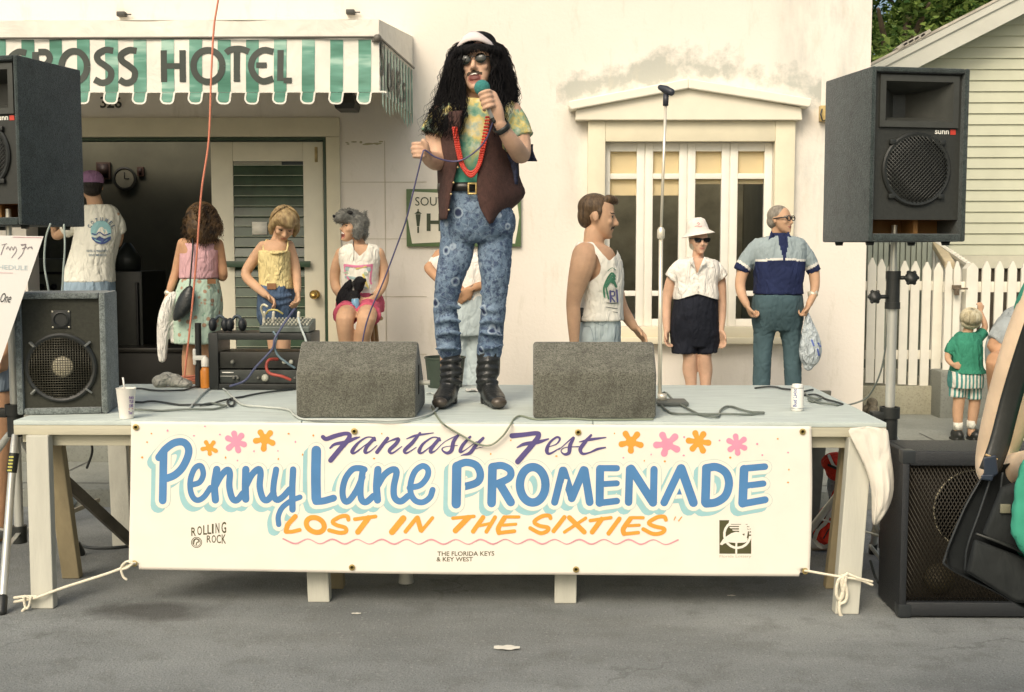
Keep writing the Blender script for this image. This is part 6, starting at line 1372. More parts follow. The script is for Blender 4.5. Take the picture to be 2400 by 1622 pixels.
# right hand closed round the microphone
f.tube(mb, [(1171, 291, -.25, 13), (1162, 258, -.262, 17), (1152, 226, -.262, 14)], 3, 12, .8)
f.tube(mb, [(1160, 268, -.25, 11), (1157, 240, -.245, 13), (1153, 226, -.25, 10)], 3)
for i in range(4):
    t = i / 3; mx, my = 1137 + 10 * t, 219 + 34 * t; q = .05 if i in (1, 2) else 0
    f.tube(mb, [(mx + 15, my - 3, -.265, 5), (mx + 8, my - 6, -.298, 4.8), (mx - 4, my - 3, -.306, 4.6), (mx - 13, my + 2, -.290, 4.2), (mx - 11, my + 6, -.268, 3.8)], 3, 9)
f.tube(mb, [(1161, 258, -.25, 7.5), (1148, 232, -.225, 7), (1137, 214, -.225, 6)], 3, 9)
# left hand closed on the cable
f.tube(mb, [(1001, 368, -.175, 14), (995, 357, -.2, 14), (991, 349, -.205, 12)], 3, 12)
for i, (y, L) in enumerate(((336, 15), (346, 17), (356, 16), (365.5, 13))):
    f.tube(mb, [(993, y + 1, -.225, 4.6), (985 - L * .5, y, -.230, 4.5), (983 - L, y + 1, -.21, 4.3), (982 - L * .5, y + 2, -.18, 4), (988, y + 3, -.175, 3.6)], 3, 9)
f.tube(mb, [(1001, 352, -.22, 7.5), (998, 338, -.235, 6.8), (992, 330, -.24, 5.6)], 3, 9)
bd = obj('body', mb, FACE(sk_fair), f.o, vox=.0045, sm=2); f.face(bd, mouth=1, must=1, brow=0, eyes=0)
# sunglasses
mb = MB()
for sx in (-1, 1):
    c = f.hp(sx * .15, -.415, .035); rx, rz = .105 * f.H, .10 * f.H; q = f.hm.to_3x3().normalized()
    mb.lathe([(0, 0), (.95, 0), (1, .06), (.95, .12), (0, .12)], (0, 0, 0), 22, 'Y', Matrix.Translation(c) @ q.to_4x4() @ Matrix.Diagonal((rx, rx * .5, rz, 1)))
f.htube(mb, [(-.06, -.425, .06), (0, -.45, .07), (.06, -.425, .06)], .012); 
for sx in (-1, 1): f.htube(mb, [(sx * .25, -.41, .06), (sx * .33, -.3, .06), (sx * .36, 0, .04)], .012)
obj('sunglasses', mb, M('dark lens', (.012, .016, .014), .08, .2, 8), f.o, smooth=40)
# tie dyed shirt
def m_tiedye():
    m, t, b, tc = base('tie dye'); sx = N(t, 'ShaderNodeSeparateXYZ'); t.links.new(tc.outputs['Object'], sx.inputs[0])
    n = nz(t, tc, 10, 4, .65); n2 = nz(t, tc, 17, 4, .6)
    c = ramp(t, n.outputs[0], [(.32, (.07, .22, .16)), (.42, (.24, .36, .24)), (.50, (.58, .47, .15)), (.58, (.64, .54, .26)), (.68, (.32, .42, .36))]).outputs[0]
    c = mixc(t, c, (.58, .62, .52), ramp(t, n2.outputs[0], [(.5, (0, 0, 0)), (.66, (.75, .75, .75))]).outputs[0])
    mr = N(t, 'ShaderNodeMapRange'); mr.inputs[1].default_value = 1.19; mr.inputs[2].default_value = 1.08; t.links.new(sx.outputs[2], mr.inputs[0])
    c = mixc(t, c, (.055, .24, .17), mr.outputs[0]); t.links.new(c, b.inputs['Base Color']); b.inputs['Roughness'].default_value = .85
    n3 = nz(t, tc, 14, 3, .5, (1, 1, .4)); bump(t, b, n3.outputs[0], .5, .04); return m
mb = MB(); f.rings(mb, [(1114, 233, 30, .07), (1116, 240, 42, .08)] + T_[1:7], .006, 1)
f.cloth(mb, [(1066, 258, 0, 32), (1036, 282, 0, 33), (1018, 318, -.01, 33)]); f.cloth(mb, [(1172, 256, 0, 34), (1200, 282, 0, 34), (1220, 326, -.02, 34)])
sh = f.part('tie_dye_shirt', mb, m_tiedye())
def m_bandana():
    m, t, b, tc = base('bandana print')
    v1 = N(t, 'ShaderNodeTexVoronoi', feature='DISTANCE_TO_EDGE'); v1.inputs['Scale'].default_value = 26; v2 = N(t, 'ShaderNodeTexVoronoi', feature='F1'); v2.inputs['Scale'].default_value = 9
    for v in (v1, v2): t.links.new(tc.outputs['Object'], v.inputs['Vector'])
    n = nz(t, tc, 48, 3, .75); n2 = nz(t, tc, 5, 3, .5)
    c = mixc(t, (.085, .135, .205), (.165, .235, .32), ramp(t, n2.outputs[0], [(.4, (0, 0, 0)), (.6, (1, 1, 1))]).outputs[0])
    c = mixc(t, c, (.02, .035, .09), ramp(t, n.outputs[0], [(.40, (.8, .8, .8)), (.52, (0, 0, 0))]).outputs[0])
    c = mixc(t, c, (.36, .45, .54), ramp(t, v1.outputs[0], [(.0, (.28, .28, .28)), (.05, (0, 0, 0))]).outputs[0])
    c = mixc(t, c, (.02, .03, .075), ramp(t, v2.outputs['Distance'], [(.13, (1, 1, 1)), (.17, (0, 0, 0))]).outputs[0])
    c = mixc(t, c, (.44, .52, .60), ramp(t, v2.outputs['Distance'], [(.17, (0, 0, 0)), (.19, (.5, .5, .5)), (.22, (.5, .5, .5)), (.25, (0, 0, 0))]).outputs[0])
    t.links.new(c, b.inputs['Base Color']); b.inputs['Roughness'].default_value = .85; n3 = nz(t, tc, 9, 3, .5, (1, 1, .6)); bump(t, b, n3.outputs[0], .7, .05); return m
mb = MB(); f.rings(mb, [(1094, 441, 63, .115), (1108, 470, 75, .12), (1120, 505, 84, .122), (1119, 540, 85, .115), (1118, 566, 76, .085)], .003, 1)
f.tube(mb, [(1072, 545, 0, 39), (1067, 605, -.01, 38), (1052, 660, -.02, 31.5), (1044, 708, -.01, 28), (1047, 750, .01, 27.5), (1050, 795, .02, 28), (1054, 822, .02, 26)], 4, 18)
f.tube(mb, [(1162, 545, 0, 40), (1161, 605, -.01, 38.5), (1160, 660, -.02, 32.5), (1158, 708, -.01, 28), (1153, 760, .01, 28), (1150, 800, .02, 29), (1146, 826, .02, 28)], 4, 18)
r = random.Random(9)
for cx, y0, y1 in ((1050, 690, 815), (1152, 690, 815)):
    for i in range(5): y = y0 + (y1 - y0) * i / 4; f.tube(mb, [(cx - 27, y + r.uniform(-6, 6), -.035, 4), (cx, y + r.uniform(-6, 6), -.06, 6), (cx + 27, y + r.uniform(-8, 8), -.035, 4)])
pants = f.part('patterned_trousers', mb, m_bandana(), vox=.008, sm=5)
mb = MB(); R = []
for y in (431, 451): R.append([f.W(1093, y) + V((f.r(66) * math.cos(a) + .0 * y, .133 * math.sin(a), 0)) for a in np.linspace(0, 2 * math.pi, 30)[:-1]])
mb.loft(R, cap=False); belt = obj('belt', mb, M('black leather', (.015, .014, .013), .35), f.o, solid=.006)
mb = MB(); bf = lambda x, y: f.W(x, y, -.142)
for a, b_ in (((1098, 430), (1098, 454)), ((1098, 430), (1116, 430)), ((1116, 430), (1116, 454)), ((1098, 454), (1116, 454))): mb.tube([bf(*a), bf(*b_)], .005, 6)
obj('buckle', mb, M('gold', (.65, .47, .18), .3, metal=.6), belt)
# boots
for nm_, an, toe, sh_ in (('left', (1057, 905), (1033, 940), [(1057, 824, .02, 22), (1058, 850, .02, 23), (1056, 870, .02, 25), (1060, 885, .02, 20), (1057, 905, .02, 22)]), ('right', (1141, 905), (1168, 943), [(1145, 828, .02, 29), (1146, 850, .02, 27), (1143, 872, .02, 29), (1141, 888, .02, 23), (1140, 905, .02, 24)])):
    mb = MB(); f.tube(mb, sh_, 4, 18)
    for k, y in enumerate((846, 862, 878, 892)): x = sh_[0][0] + (an[0] - sh_[0][0]) * (y - 826) / 80; f.tube(mb, [(x - 22, y + 3, -.01, 6), (x, y - 1, -.035, 7), (x + 22, y + (4 if k % 2 else -3), -.01, 6)], 3, 8)
    zt = ZS; h0 = f.W(an[0], an[1], .05); t1 = f.W(toe[0], toe[1], -.16); d = V((t1.x - h0.x, t1.y - h0.y, 0)).normalized(); sd = V((d.y, -d.x, 0)); base_ = V((h0.x, h0.y, zt))
    rr = []
    for t, hw, hh in ((-.035, .02, .08), (0, .036, .11), (.06, .04, .10), (.12, .045, .072), (.17, .046, .055), (.215, .036, .045), (.245, .016, .03)):
        c = base_ + d * t; rr.append([c + sd * hw * math.copysign(abs(math.cos(a)) ** .7, math.cos(a)) + V((0, 0, .016 + hh / 2 + hh / 2 * math.copysign(abs(math.sin(a)) ** .7, math.sin(a)))) for a in (2 * math.pi * k / 18 for k in range(18))])
    mb.loft(rr); c = base_ + d * .005; mb.beam(c + V((0, 0, .001)), c + V((0, 0, .04)), .062, .055, 0)
    for t in (.06, .1, .14, .18, .21): c = base_ + d * t; mb.ell(c + V((0, 0, .013)), (.035, .035, .010), None, 12, 6)
    bt = f.part('boot', mb, M('boot leather', (.022, .024, .024), .32, .35, 25, .4, 60), vox=.006, sm=2)
    mb = MB(); c = base_ + d * .232; q = Matrix((d, sd, V((0, 0, 1)))).transposed().to_4x4(); mb.ell((0, 0, 0), (.028, .037, .024), None, 14, 8)
    bmesh.ops.transform(mb.bm, matrix=Matrix.Translation(c + V((0, 0, .033))) @ q, verts=mb.bm.verts[:]); obj('toe_cap', mb, M('worn toe', (.09, .075, .06), .35, .3, 40, metal=.3), bt)
# vest: two front panels and a back
def panel(inn, out, di, do, n=14, m_=10):
    ci, co = crom(inn, 4), crom(out, 4); L = len(ci); rows = []
    for k in range(L):
        j = k * (len(co) - 1) / (L - 1); i0 = min(int(j), len(co) - 2); fr_ = j - i0; o_ = [co[i0][z] + (co[i0 + 1][z] - co[i0][z]) * fr_ for z in (0, 1)]
        row = []
        for u in np.linspace(0, 1, m_):
            x, y = ci[k][0] + (o_[0] - ci[k][0]) * u, ci[k][1] + (o_[1] - ci[k][1]) * u
            row.append(f.W(x, y, di + (do - di) * u ** 2.2 - .012 * math.sin(u * 9 + k * .35) * .3))
        rows.append(row)
    return rows
mb = MB()
mb.grid(panel([(1085, 258), (1079, 310), (1072, 385), (1062, 430), (1053, 482), (1048, 514)], [(1040, 262), (1030, 320), (1026, 385), (1027, 430), (1029, 482), (1031, 516)], -.158, -.02))
mb.grid(panel([(1150, 258), (1143, 300), (1128, 352), (1117, 420), (1122, 480), (1147, 526)], [(1190, 262), (1193, 310), (1200, 365), (1221, 425), (1227, 462), (1160, 519)], -.165, .02))
mb.grid([[f.W(1110 + (x - 1110) * (1 - .1 * abs(y - 350) / 200), y, .155 * math.sqrt(max(.0, 1 - ((x - 1112) / 108) ** 2)) + .01) for x in np.linspace(1030, 1205 + (y - 260) * .1, 14)] for y in np.linspace(258, 462, 8)])
vest = obj('vest', mb, M('maroon wool', (.062, .028, .022), .9, .25, 40, .5, 160), f.o, solid=.008, sm=1)
for x, y in ((1071, 392), (1061, 428), (1055, 455), (1050, 492)):
    mb = MB(); mb.ell(f.W(x + 2, y, -.162), (.005, .004, .005), None, 8, 6); obj('button', mb, M('brass stud', (.6, .45, .22), .3, metal=.6), vest)
mb = MB(); mb.grid([[f.W(x + 10 * math.sin(y * .05), y, .02 - .02 * math.sin(x * .2)) for x in np.linspace(1232, 1258, 5)] for y in np.linspace(338, 378, 6)]); mb.grid([[f.W(1190 + (x - 1190) * .9, y, -.035 + .01 * math.sin(x * .3)) for x in np.linspace(1182, 1216, 6)] for y in np.linspace(362, 432, 8)])
obj('vest_lining', mb, M('paisley lining', (.02, .025, .06), .7, .9, 70), f.o, solid=.005)
# bead strings
for k, (dx, dy, low) in enumerate(((0, 0, 0), (4, -4, -6), (-4, 3, 5))):
    mb = MB(); pts = crom([(1066 + dx, 300, -.165), (1074 + dx, 350, -.175), (1085 + dx * .8, 390, -.178), (1104, 409 + low, -.18), (1122 - dx * .6, 388, -.178), (1133 - dx, 340, -.175), (1144 - dx, 275, -.165)], 9)
    for q in pts: mb.ell(f.W(*q), .0062, None, 8, 6)
    obj('bead_string', mb, M('red beads', (.52, .04, .02), .3, .1), f.o)
# headband, wig
mb = MB(); R = []
for zl, k_, rx, ry in ((.385, .13, .40, .455), (.47, .15, .385, .43), (.545, .17, .345, .38), (.59, .18, .29, .32)): R.append([f.hp(rx * math.cos(a), .03 + ry * math.sin(a), zl - k_ * abs(math.cos(a)) ** 2) for a in np.linspace(0, 2 * math.pi, 41)[:-1]])
mb.loft(R, cap=False); obj('headband', mb, M('pink headband', (.75, .66, .63), .8, .05), f.o, solid=.008)
mh = m_hair('black wig', (.004, .004, .005), (.020, .018, .018)); _b = mh.node_tree.nodes['Principled BSDF']; _b.inputs['Roughness'].default_value = .75; _b.inputs['Specular IOR Level'].default_value = .12
mb = MB(); f.hell(mb, (0.06, .17, .47), (.33, .34, .25)); f.hell(mb, (0.03, .17, .36), (.36, .36, .28)); f.hell(mb, (0.0, .09, .18), (.37, .38, .26)); f.hell(mb, (0, .2, -.05), (.38, .33, .42))
f.tube(mb, [(1092, 118, .0, 20), (1066, 150, .02, 24), (1062, 200, .03, 26), (1062, 250, 0, 28), (1062, 290, -.07, 24), (1062, 322, -.10, 14)], 4); f.tube(mb, [(1066, 150, .05, 18), (1050, 200, .04, 20), (1038, 250, .02, 20), (1026, 290, 0, 15)], 4); f.tube(mb, [(1145, 118, .0, 20), (1175, 150, .02, 22), (1182, 200, .03, 24), (1182, 245, 0, 22), (1178, 285, -.03, 16), (1170, 315, -.05, 10)], 4)
wig = MB(); wig.add(mesh_of(mb, vox=.009, sm=2))
LI, LO_ = [(1118, 92, -.03), (1094, 118, -.08), (1084, 150, -.085), (1086, 200, -.08), (1092, 245, -.12), (1087, 295, -.165), (1074, 338, -.175)], [(1108, 88, .03), (1066, 112, .03), (1047, 168, .03), (1034, 220, .02), (1018, 262, 0), (1004, 298, -.02), (998, 318, -.03)]
RI, RO = [(1122, 92, -.03), (1148, 118, -.08), (1157, 150, -.085), (1154, 198, -.08), (1164, 240, -.1), (1164, 285, -.13), (1157, 322, -.15)], [(1135, 88, .03), (1180, 114, .03), (1197, 172, .03), (1205, 218, .02), (1200, 255, 0), (1190, 296, -.02), (1172, 330, -.04)]
strands(f, wig, [(LI, LO_), (RI, RO)], 760, 3, (.0014, .0030), .008, 3, .011); strands(f, wig, [([(x - 6, y, d) for x, y, d in LO_], [(x + 14, y, d - .04) for x, y, d in LO_]), ([(x + 3, y, d) for x, y, d in RO], [(x - 14, y, d - .04) for x, y, d in RO])], 330, 5, (.0008, .0017), .010, 3, .016)
r = random.Random(12)
for i in range(260):
    x = r.uniform(1066, 1172); t = (x - 1119) / 53; y0, y1 = 103 + 8 * t * t, 119 + 14 * abs(t) + r.uniform(-8, 5); d = -.105 + .06 * t * t
    wig.tube(f_ := [f.W(x + r.uniform(-3, 3), y0, d), f.W(x + r.uniform(-5, 5), (y0 + y1) / 2, d - .015), f.W(x + r.uniform(-8, 8), y1, d - .008)], [.0028, .0028, .001], 4, False)
obj('long_black_hair', wig, mh, f.o, smooth=True, normals=False)
mb = MB(); w_ = f.W(1176, 300, -.235); ax = (f.W(1171, 289, -.25) - f.W(1190, 318, -.22)).normalized()
u = ax.cross(V((0, 1, 0))).normalized(); v_ = ax.cross(u); R = [[w_ + ax * o_ + (u * math.cos(a) + v_ * math.sin(a)) * f.r(18.5) for a in np.linspace(0, 6.283, 21)[:-1]] for o_ in (-.012, .012)]
mb.loft(R, cap=False); obj('wristband', mb, mblk, f.o, solid=.005)
# microphone he holds and its cable
mt = thing('microphone', 'hand microphone with blue green foam cover held at singer mouth', 'microphone', f.W(1155, 275, -.27))
a, b_ = f.W(1130, 206, -.27), f.W(1155, 276, -.27)
mb = MB(); mb.tube([a, a + (b_ - a) * .5, a + (b_ - a) * .8], [.02, .015, .0125], 16, False); mb.tube([a + (b_ - a) * .5, b_], [.0145, .012], 14, False); obj('handle', mb, M('mic silver', (.60, .60, .58), .3, metal=.5), mt)
mb = MB(); mb.ell(a, .035, None, 22, 14); obj('foam_cover', mb, M('teal foam', (.045, .22, .20), .95, .2, 90, .6, 220), mt)
mb = MB(); mb.tube([b_, b_ + (b_ - a) * .12], .009, 10); obj('connector', mb, mblk, mt)
mb = MB(); pts = [(1157, 282, -.27), (1140, 325, -.22), (1118, 352, -.2), (1085, 374, -.19), (1055, 378, -.19), (1020, 368, -.22), (996, 352, -.24), (990, 362, -.25), (985, 382, -.24), (968, 452, -.2), (952, 515, -.15), (935, 563, -.1), (898, 661, -.05), (866, 735, 0), (850, 800, .02), (846, 880, .05), (880, 925, .05)]
mb.tube(crom([tuple(f.W(*q)) for q in pts], 6), .0036, 7); one('microphone_cable', mb, M('cable violet', (.085, .08, .17), .45), 'long dark microphone cable looping through singer hand to deck', 'cable')

# ---------------------------------------------------- old man in the two tone polo
f = Fig('old man in glasses, two tone blue polo and teal trousers by the window', 8.35, 1300, 430, 2.857, 1490)
f.headm(1512, 245, 190, 48, 4, 0)
mb = MB(); f.head(mb); f.tube(mb, [(1495, 310, .02, 42), (1500, 400, .03, 46)], 1)
T_ = [(1502, 352, 62, .08), (1503, 372, 140, .10), (1500, 430, 172, .12), (1500, 520, 162, .14), (1500, 610, 154, .15), (1497, 690, 150, .15), (1495, 760, 152, .14), (1492, 860, 155, .12), (1490, 940, 138, .08)]
f.rings(mb, T_, 0, .92)
f.tube(mb, [(1360, 420, 0, 46), (1275, 560, 0, 42), (1243, 660, -.02, 36), (1252, 740, -.06, 32), (1285, 810, -.11, 24)]); f.tube(mb, [(1645, 415, 0, 44), (1725, 560, 0, 40), (1742, 660, -.02, 34), (1735, 735, -.05, 27), (1705, 805, -.1, 23)])
for L in ([(1405, 900, 0, 70), (1400, 1000, 0, 58), (1390, 1200, 0, 46), (1385, 1700, 0, 36), (1385, 1755, -.02, 36)], [(1575, 900, 0, 70), (1580, 1000, 0, 58), (1592, 1200, 0, 46), (1600, 1700, 0, 36), (1600, 1755, -.02, 36)]): f.tube(mb, L)
f.hand(mb, f.W(1285, 808, -.11), (.35, .1, -.8), (.9, 0, .3), .95, 55, 1); f.hand(mb, f.W(1706, 802, -.1), (-.35, 0, -.8), (-.9, 0, .3), .95, 60, -1)
bd = obj('body', mb, FACE(sk_warm, m_grey_b), f.o, vox=.008, sm=2); f.face(bd)
mb = MB(); f.hell(mb, (0, .085, .185), (.352, .405, .345)); f.hell(mb, (0, .25, -.02), (.31, .25, .28)); f.part('grey_hair', mb, m_hair('grey hair', (.16, .14, .11), (.33, .30, .25)), vox=.007)
mb = MB(); mg = M('spectacle black', (.02, .02, .02), .3)
for sx in (-1, 1):
    c = f.hp(sx * .15, -.42, .03); q = f.hm.to_3x3().normalized().to_4x4(); ring = [c + q @ V((.11 * f.H * math.cos(a), 0, .085 * f.H * math.sin(a))) for a in np.linspace(0, 2 * math.pi, 17)]
    mb.tube(ring, .0035, 6, False); f.htube(mb, [(sx * .26, -.41, .05), (sx * .34, -.25, .06), (sx * .37, .05, .05)], .02)
f.htube(mb, [(-.05, -.43, .05), (0, -.45, .055), (.05, -.43, .05)], .018); obj('glasses', mb, mg, f.o)
mb = MB(); f.rings(mb, T_[:6] + [(1496, 738, 155, .15)], .010, 1); f.cloth(mb, [(1385, 405, 0, 58), (1310, 485, 0, 58), (1248, 588, 0, 52)]); f.cloth(mb, [(1620, 405, 0, 54), (1690, 490, 0, 52), (1740, 592, 0, 46)])
mnav, mlb, mst = CLOTH('navy knit', (.018, .026, .075), .15), CLOTH('pale blue knit', (.30, .36, .37), .06), CLOTH('white stripe', (.72, .70, .64), .04)
po = f.part('polo_shirt', mb, [mlb, mnav, mst], sm=4)
ZY = lambda py: f.W(1500, py).z
def polo(c, n):
    i = np.zeros(len(c)); px = np.array([(p[0] - f.W(1500, 500).x) for p in c]); z = c[:, 2]; k = f.r(1)
    tor = abs(px) < k * 166; yl = ZY(512) + abs(px) * -.06
    i[tor & (z < yl)] = 1; i[tor & (abs(z - yl - .008) < .008)] = 2
    i[tor & (abs(px - k * 8) < np.clip((z - ZY(535)) * .24, 0, k * 30)) & (z > ZY(535)) & (c[:, 1] < f.Y)] = 1
    lim = ZY(545) + 0 * z
    sl = ~tor; e = z + np.where(px < 0, (px + k * 240) * .75, -(px - k * 235) * .55) - ZY(553); i[sl & (e < 0)] = 1; i[sl & (abs(e - .012) < .012)] = 2
    return i
paint(po, polo)
mb = MB()
for q in ([(1450, 318), (1420, 412), (1475, 402), (1490, 372), (1462, 335)], [(1565, 322), (1605, 400), (1545, 402), (1515, 375), (1552, 335)]): mb.poly([f.W(x, y, -.085 if 1440 < x < 1590 else -.10) for x, y in q])
R = [[f.W(1503, y, .02) + V((f.r(w_) * math.cos(a), .078 * math.sin(a), 0)) for a in np.linspace(0, 2 * math.pi, 25)[:-1]] for y, w_ in ((372, 62), (332, 54))]
mb.loft(R, cap=False); obj('collar', mb, mnav, po, solid=.008)
mb = MB(); f.rings(mb, [(1495, 742, 152, .15), (1492, 800, 160, .152), (1491, 870, 164, .135), (1490, 940, 160, .105), (1490, 985, 150, .082)], .006, 1)
f.cloth(mb, [(1408, 900, 0, 80), (1404, 980, 0, 73), (1393, 1100, 0, 61), (1385, 1370, 0, 58), (1383, 1735, 0, 56)], 4, 18); f.cloth(mb, [(1573, 900, 0, 80), (1578, 980, 0, 72), (1588, 1100, 0, 59), (1598, 1370, 0, 55), (1602, 1735, 0, 54)], 4, 18)
f.part('trousers', mb, CLOTH('teal trousers', (.065, .11, .125), .1, .6, 9), sm=4)
for x in (1383, 1602):
    mb = MB(); p = f.W(x, 1750); mb.ell((p.x, f.Y - .05, SW + .045), (.05, .14, .045), None, 14, 9); mb.box((p.x - .045, f.Y - .18, SW + .001), (p.x + .045, f.Y + .08, SW + .03)); f.part('shoe', mb, M('brown shoe', (.06, .035, .02), .4), vox=.008, sm=2)
mb = MB(); w_ = f.W(1728, 742, -.055); mb.tube([w_ + V((-.03, 0, -.004)), w_ + V((.03, 0, .010))], .024, 12, False); mb.ell(w_ + V((.0, -.022, .0)), (.016, .008, .016), None, 10, 6); obj('watch', mb, M('pale watch', (.62, .58, .46), .3, metal=.3), f.o)
mb = MB(); f.tube(mb, [(1695, 872, -.1, 12), (1700, 940, -.1, 34), (1710, 1030, -.1, 62), (1712, 1120, -.1, 76), (1705, 1190, -.1, 60), (1700, 1222, -.1, 34)], 4, 18, .7); 
r = random.Random(3)
for i in range(10): x = r.uniform(1650, 1765); f.tube(mb, [(1694 + r.uniform(-8, 8), 890, -.12, 3), (x, r.uniform(1000, 1080), -.14, 6), (x + r.uniform(-10, 10), 1180, -.13, 4)])
pb = thing('plastic_bag', 'pale blue white plastic carrier bag hanging from old man hand', 'bag', f.W(1705, 1235, -.1))
bg_ = obj('bag_body', mb, CLOTH('bag plastic', (.52, .58, .60), .10, .9, 30, (1, 1, .5), .35), pb, vox=.008, sm=2); fn = f.on(bvh_of(bg_)); mb = MB()
for q in ([(1765, 1070), (1780, 1090)], [(1722, 1050), (1735, 1085)], [(1760, 1110), (1770, 1150)]): mb.stroke(q, 12, fn, 3)
obj('print', mb, M('bag blue', (.10, .15, .42), .4), bg_, normals=False)

# ---------------------------------------------------- woman in the white hat
f = Fig('woman in white bucket hat, sunglasses, white blouse and black shorts', 8.4, 1300, 430, 2.857, 945)
f.headm(966, 384, 176, 12, -2, 0)
mb = MB(); f.head(mb, True, 0, 1); f.tube(mb, [(962, 450, .02, 36), (957, 520, .03, 40)], 1)
T_ = [(957, 500, 56, .07), (955, 522, 118, .09), (952, 580, 140, .11), (947, 660, 130, .125), (945, 735, 128, .12), (942, 830, 135, .11), (938, 930, 138, .09), (940, 1020, 120, .06)]
f.rings(mb, T_, 0, .93)
f.tube(mb, [(840, 550, 0, 42), (785, 640, .02, 38), (752, 770, .03, 35), (748, 890, 0, 30), (752, 985, -.03, 23)]); f.tube(mb, [(1065, 550, 0, 42), (1108, 640, .02, 36), (1118, 770, .03, 33), (1118, 890, 0, 29), (1112, 985, -.03, 22)])
f.hand(mb, f.W(752, 982, -.03), (-.08, -.1, -1), (.9, -.4, 0), .86, 28, 1); f.hand(mb, f.W(1112, 982, -.03), (.22, -.1, -1), (-.8, -.5, 0), .86, 22, -1)
for L in ([(872, 1000, 0, 62), (905, 1150, -.01, 48), (904, 1250, .01, 49), (915, 1370, .01, 36), (920, 1720, 0, 26), (920, 1755, -.04, 28)], [(1012, 1000, 0, 60), (1004, 1150, -.01, 46), (1010, 1250, .01, 48), (1010, 1370, .01, 35), (1005, 1720, 0, 26), (1005, 1755, -.04, 28)]): f.tube(mb, L)
bd = obj('body', mb, FACE(sk_fair, m_grey_b), f.o, vox=.007, sm=2); f.face(bd, brow=0, eyes=0)
mb = MB(); f.hell(mb, (0, .12, .08), (.36, .38, .40)); f.hell(mb, (0, .2, -.15), (.32, .25, .25)); f.part('grey_hair', mb, _m.get('grey hair') or m_hair('white hair', (.40, .36, .28), (.62, .58, .48)), vox=.008)
mb = MB()
for sx in (-1, 1): mb.loft([[f.hp(sx * .165 + sx * u, -.41 + d_ + abs(u) * .1, .055 + v_) for u, v_ in ((-.14, .05), (0, .07), (.16, .07), (.16, 0), (.1, -.085), (0, -.1), (-.11, -.07))] for d_ in (0, .04)]); f.htube(mb, [(sx * .3, -.4, .1), (sx * .37, 0, .08)], .02)
f.htube(mb, [(-.05, -.42, .08), (.05, -.42, .08)], .02); obj('sunglasses', mb, M('black lens', (.008, .008, .008), .12), f.o, smooth=False)
mb = MB(); q = f.hm @ Matrix.Translation((0, .03, .13)) @ Euler((R_(-6), R_(-9), 0)).to_matrix().to_4x4() @ Matrix.Diagonal((1, 1, .92, 1))
mb.lathe([(0, .82), (.2, .80), (.34, .70), (.40, .45), (.43, .26), (.62, .10), (.64, .085), (.62, .085), (.42, .22), (.38, .42), (.32, .66), (0, .76)], (0, .02, 0), 36, 'Z', q); q = q @ Matrix.Translation((0, 0, 0)); hat = obj('bucket_hat', mb, M('white cotton', (.74, .69, .62), .85, .05, 12, .5, 60), f.o)
mb = MB(); r = random.Random(5)
for i in range(60): a = r.uniform(0, 6.3); z = r.uniform(.66, .86); mb.tube([q @ V((.3 * math.cos(a), .3 * math.sin(a), z)), q @ V((.36 * math.cos(a), .36 * math.sin(a), z + r.uniform(.0, .04)))], .003, 4, False)
mb.bm.free()
mb = MB(); hb_ = bvh_of(hat); fn = f.on(hb_, .003)
for qd in ([(955, 268), (962, 262), (970, 270), (962, 278)], [(940, 288), (955, 285), (970, 289), (985, 286)]): mb.stroke(qd, 5, fn, 3)
obj('motif', mb, M('rose motif', (.62, .30, .30), .7), hat, normals=False)
mb = MB(); f.rings(mb, [(957, 497, 48, .075)] + T_[1:4] + [(945, 735, 140, .14), (943, 775, 140, .145)], .012, 1); f.cloth(mb, [(872, 545, 0, 52), (825, 585, 0, 56), (776, 640, 0, 48)]); f.cloth(mb, [(1038, 545, 0, 52), (1080, 585, 0, 54), (1122, 636, 0, 44)])
bl = f.part('blouse', mb, CLOTH('white blouse', (.78, .75, .68), .04, .7, 18), vox=.007, sm=3); f.cut(bl, lambda x, y, d: (d < 0 and inpoly(x, y, [(925, 480), (1010, 480), (985, 530), (952, 610), (935, 560)])) or (d < .05 and y > 738 + abs(x - 958) * .3))
mb = MB()
for q in ([(918, 492), (905, 530), (935, 560), (952, 605), (935, 540)], [(1002, 490), (1020, 535), (990, 560), (954, 608), (985, 530)]): mb.poly([f.W(x, y, -.12 - .02 * (y > 520)) for x, y in q])
obj('lapels', mb, CLOTH('white blouse', (1, 1, 1)), bl, solid=.006)
for y in (645, 690, 725): mb = MB(); mb.ell(f.W(962, y, -.155), (.005, .004, .005), None, 8, 5); obj('button', mb, M('pearl', (.6, .57, .5), .3), bl)
mb = MB(); f.rings(mb, [(945, 728, 131, .128), (943, 760, 136, .134), (942, 800, 142, .14), (938, 880, 150, .135), (936, 960, 156, .12), (938, 1040, 156, .095), (940, 1090, 152, .078)], .006, 1); f.cloth(mb, [(866, 900, 0, 78), (866, 1010, 0, 84), (868, 1136, 0, 83)]); f.cloth(mb, [(1012, 900, 0, 76), (1016, 1010, 0, 76), (1022, 1136, 0, 68)])
f.part('shorts', mb, CLOTH('black cotton', (.014, .016, .024), .2, .6, 12))
mb = MB(); 
for x in (920, 1005): p = f.W(x, 1755); mb.ell((p.x, f.Y - .05, SW + .035), (.042, .12, .035), None, 12, 8)
f.part('shoes', mb, M('white shoe', (.6, .58, .5), .5), vox=.008)

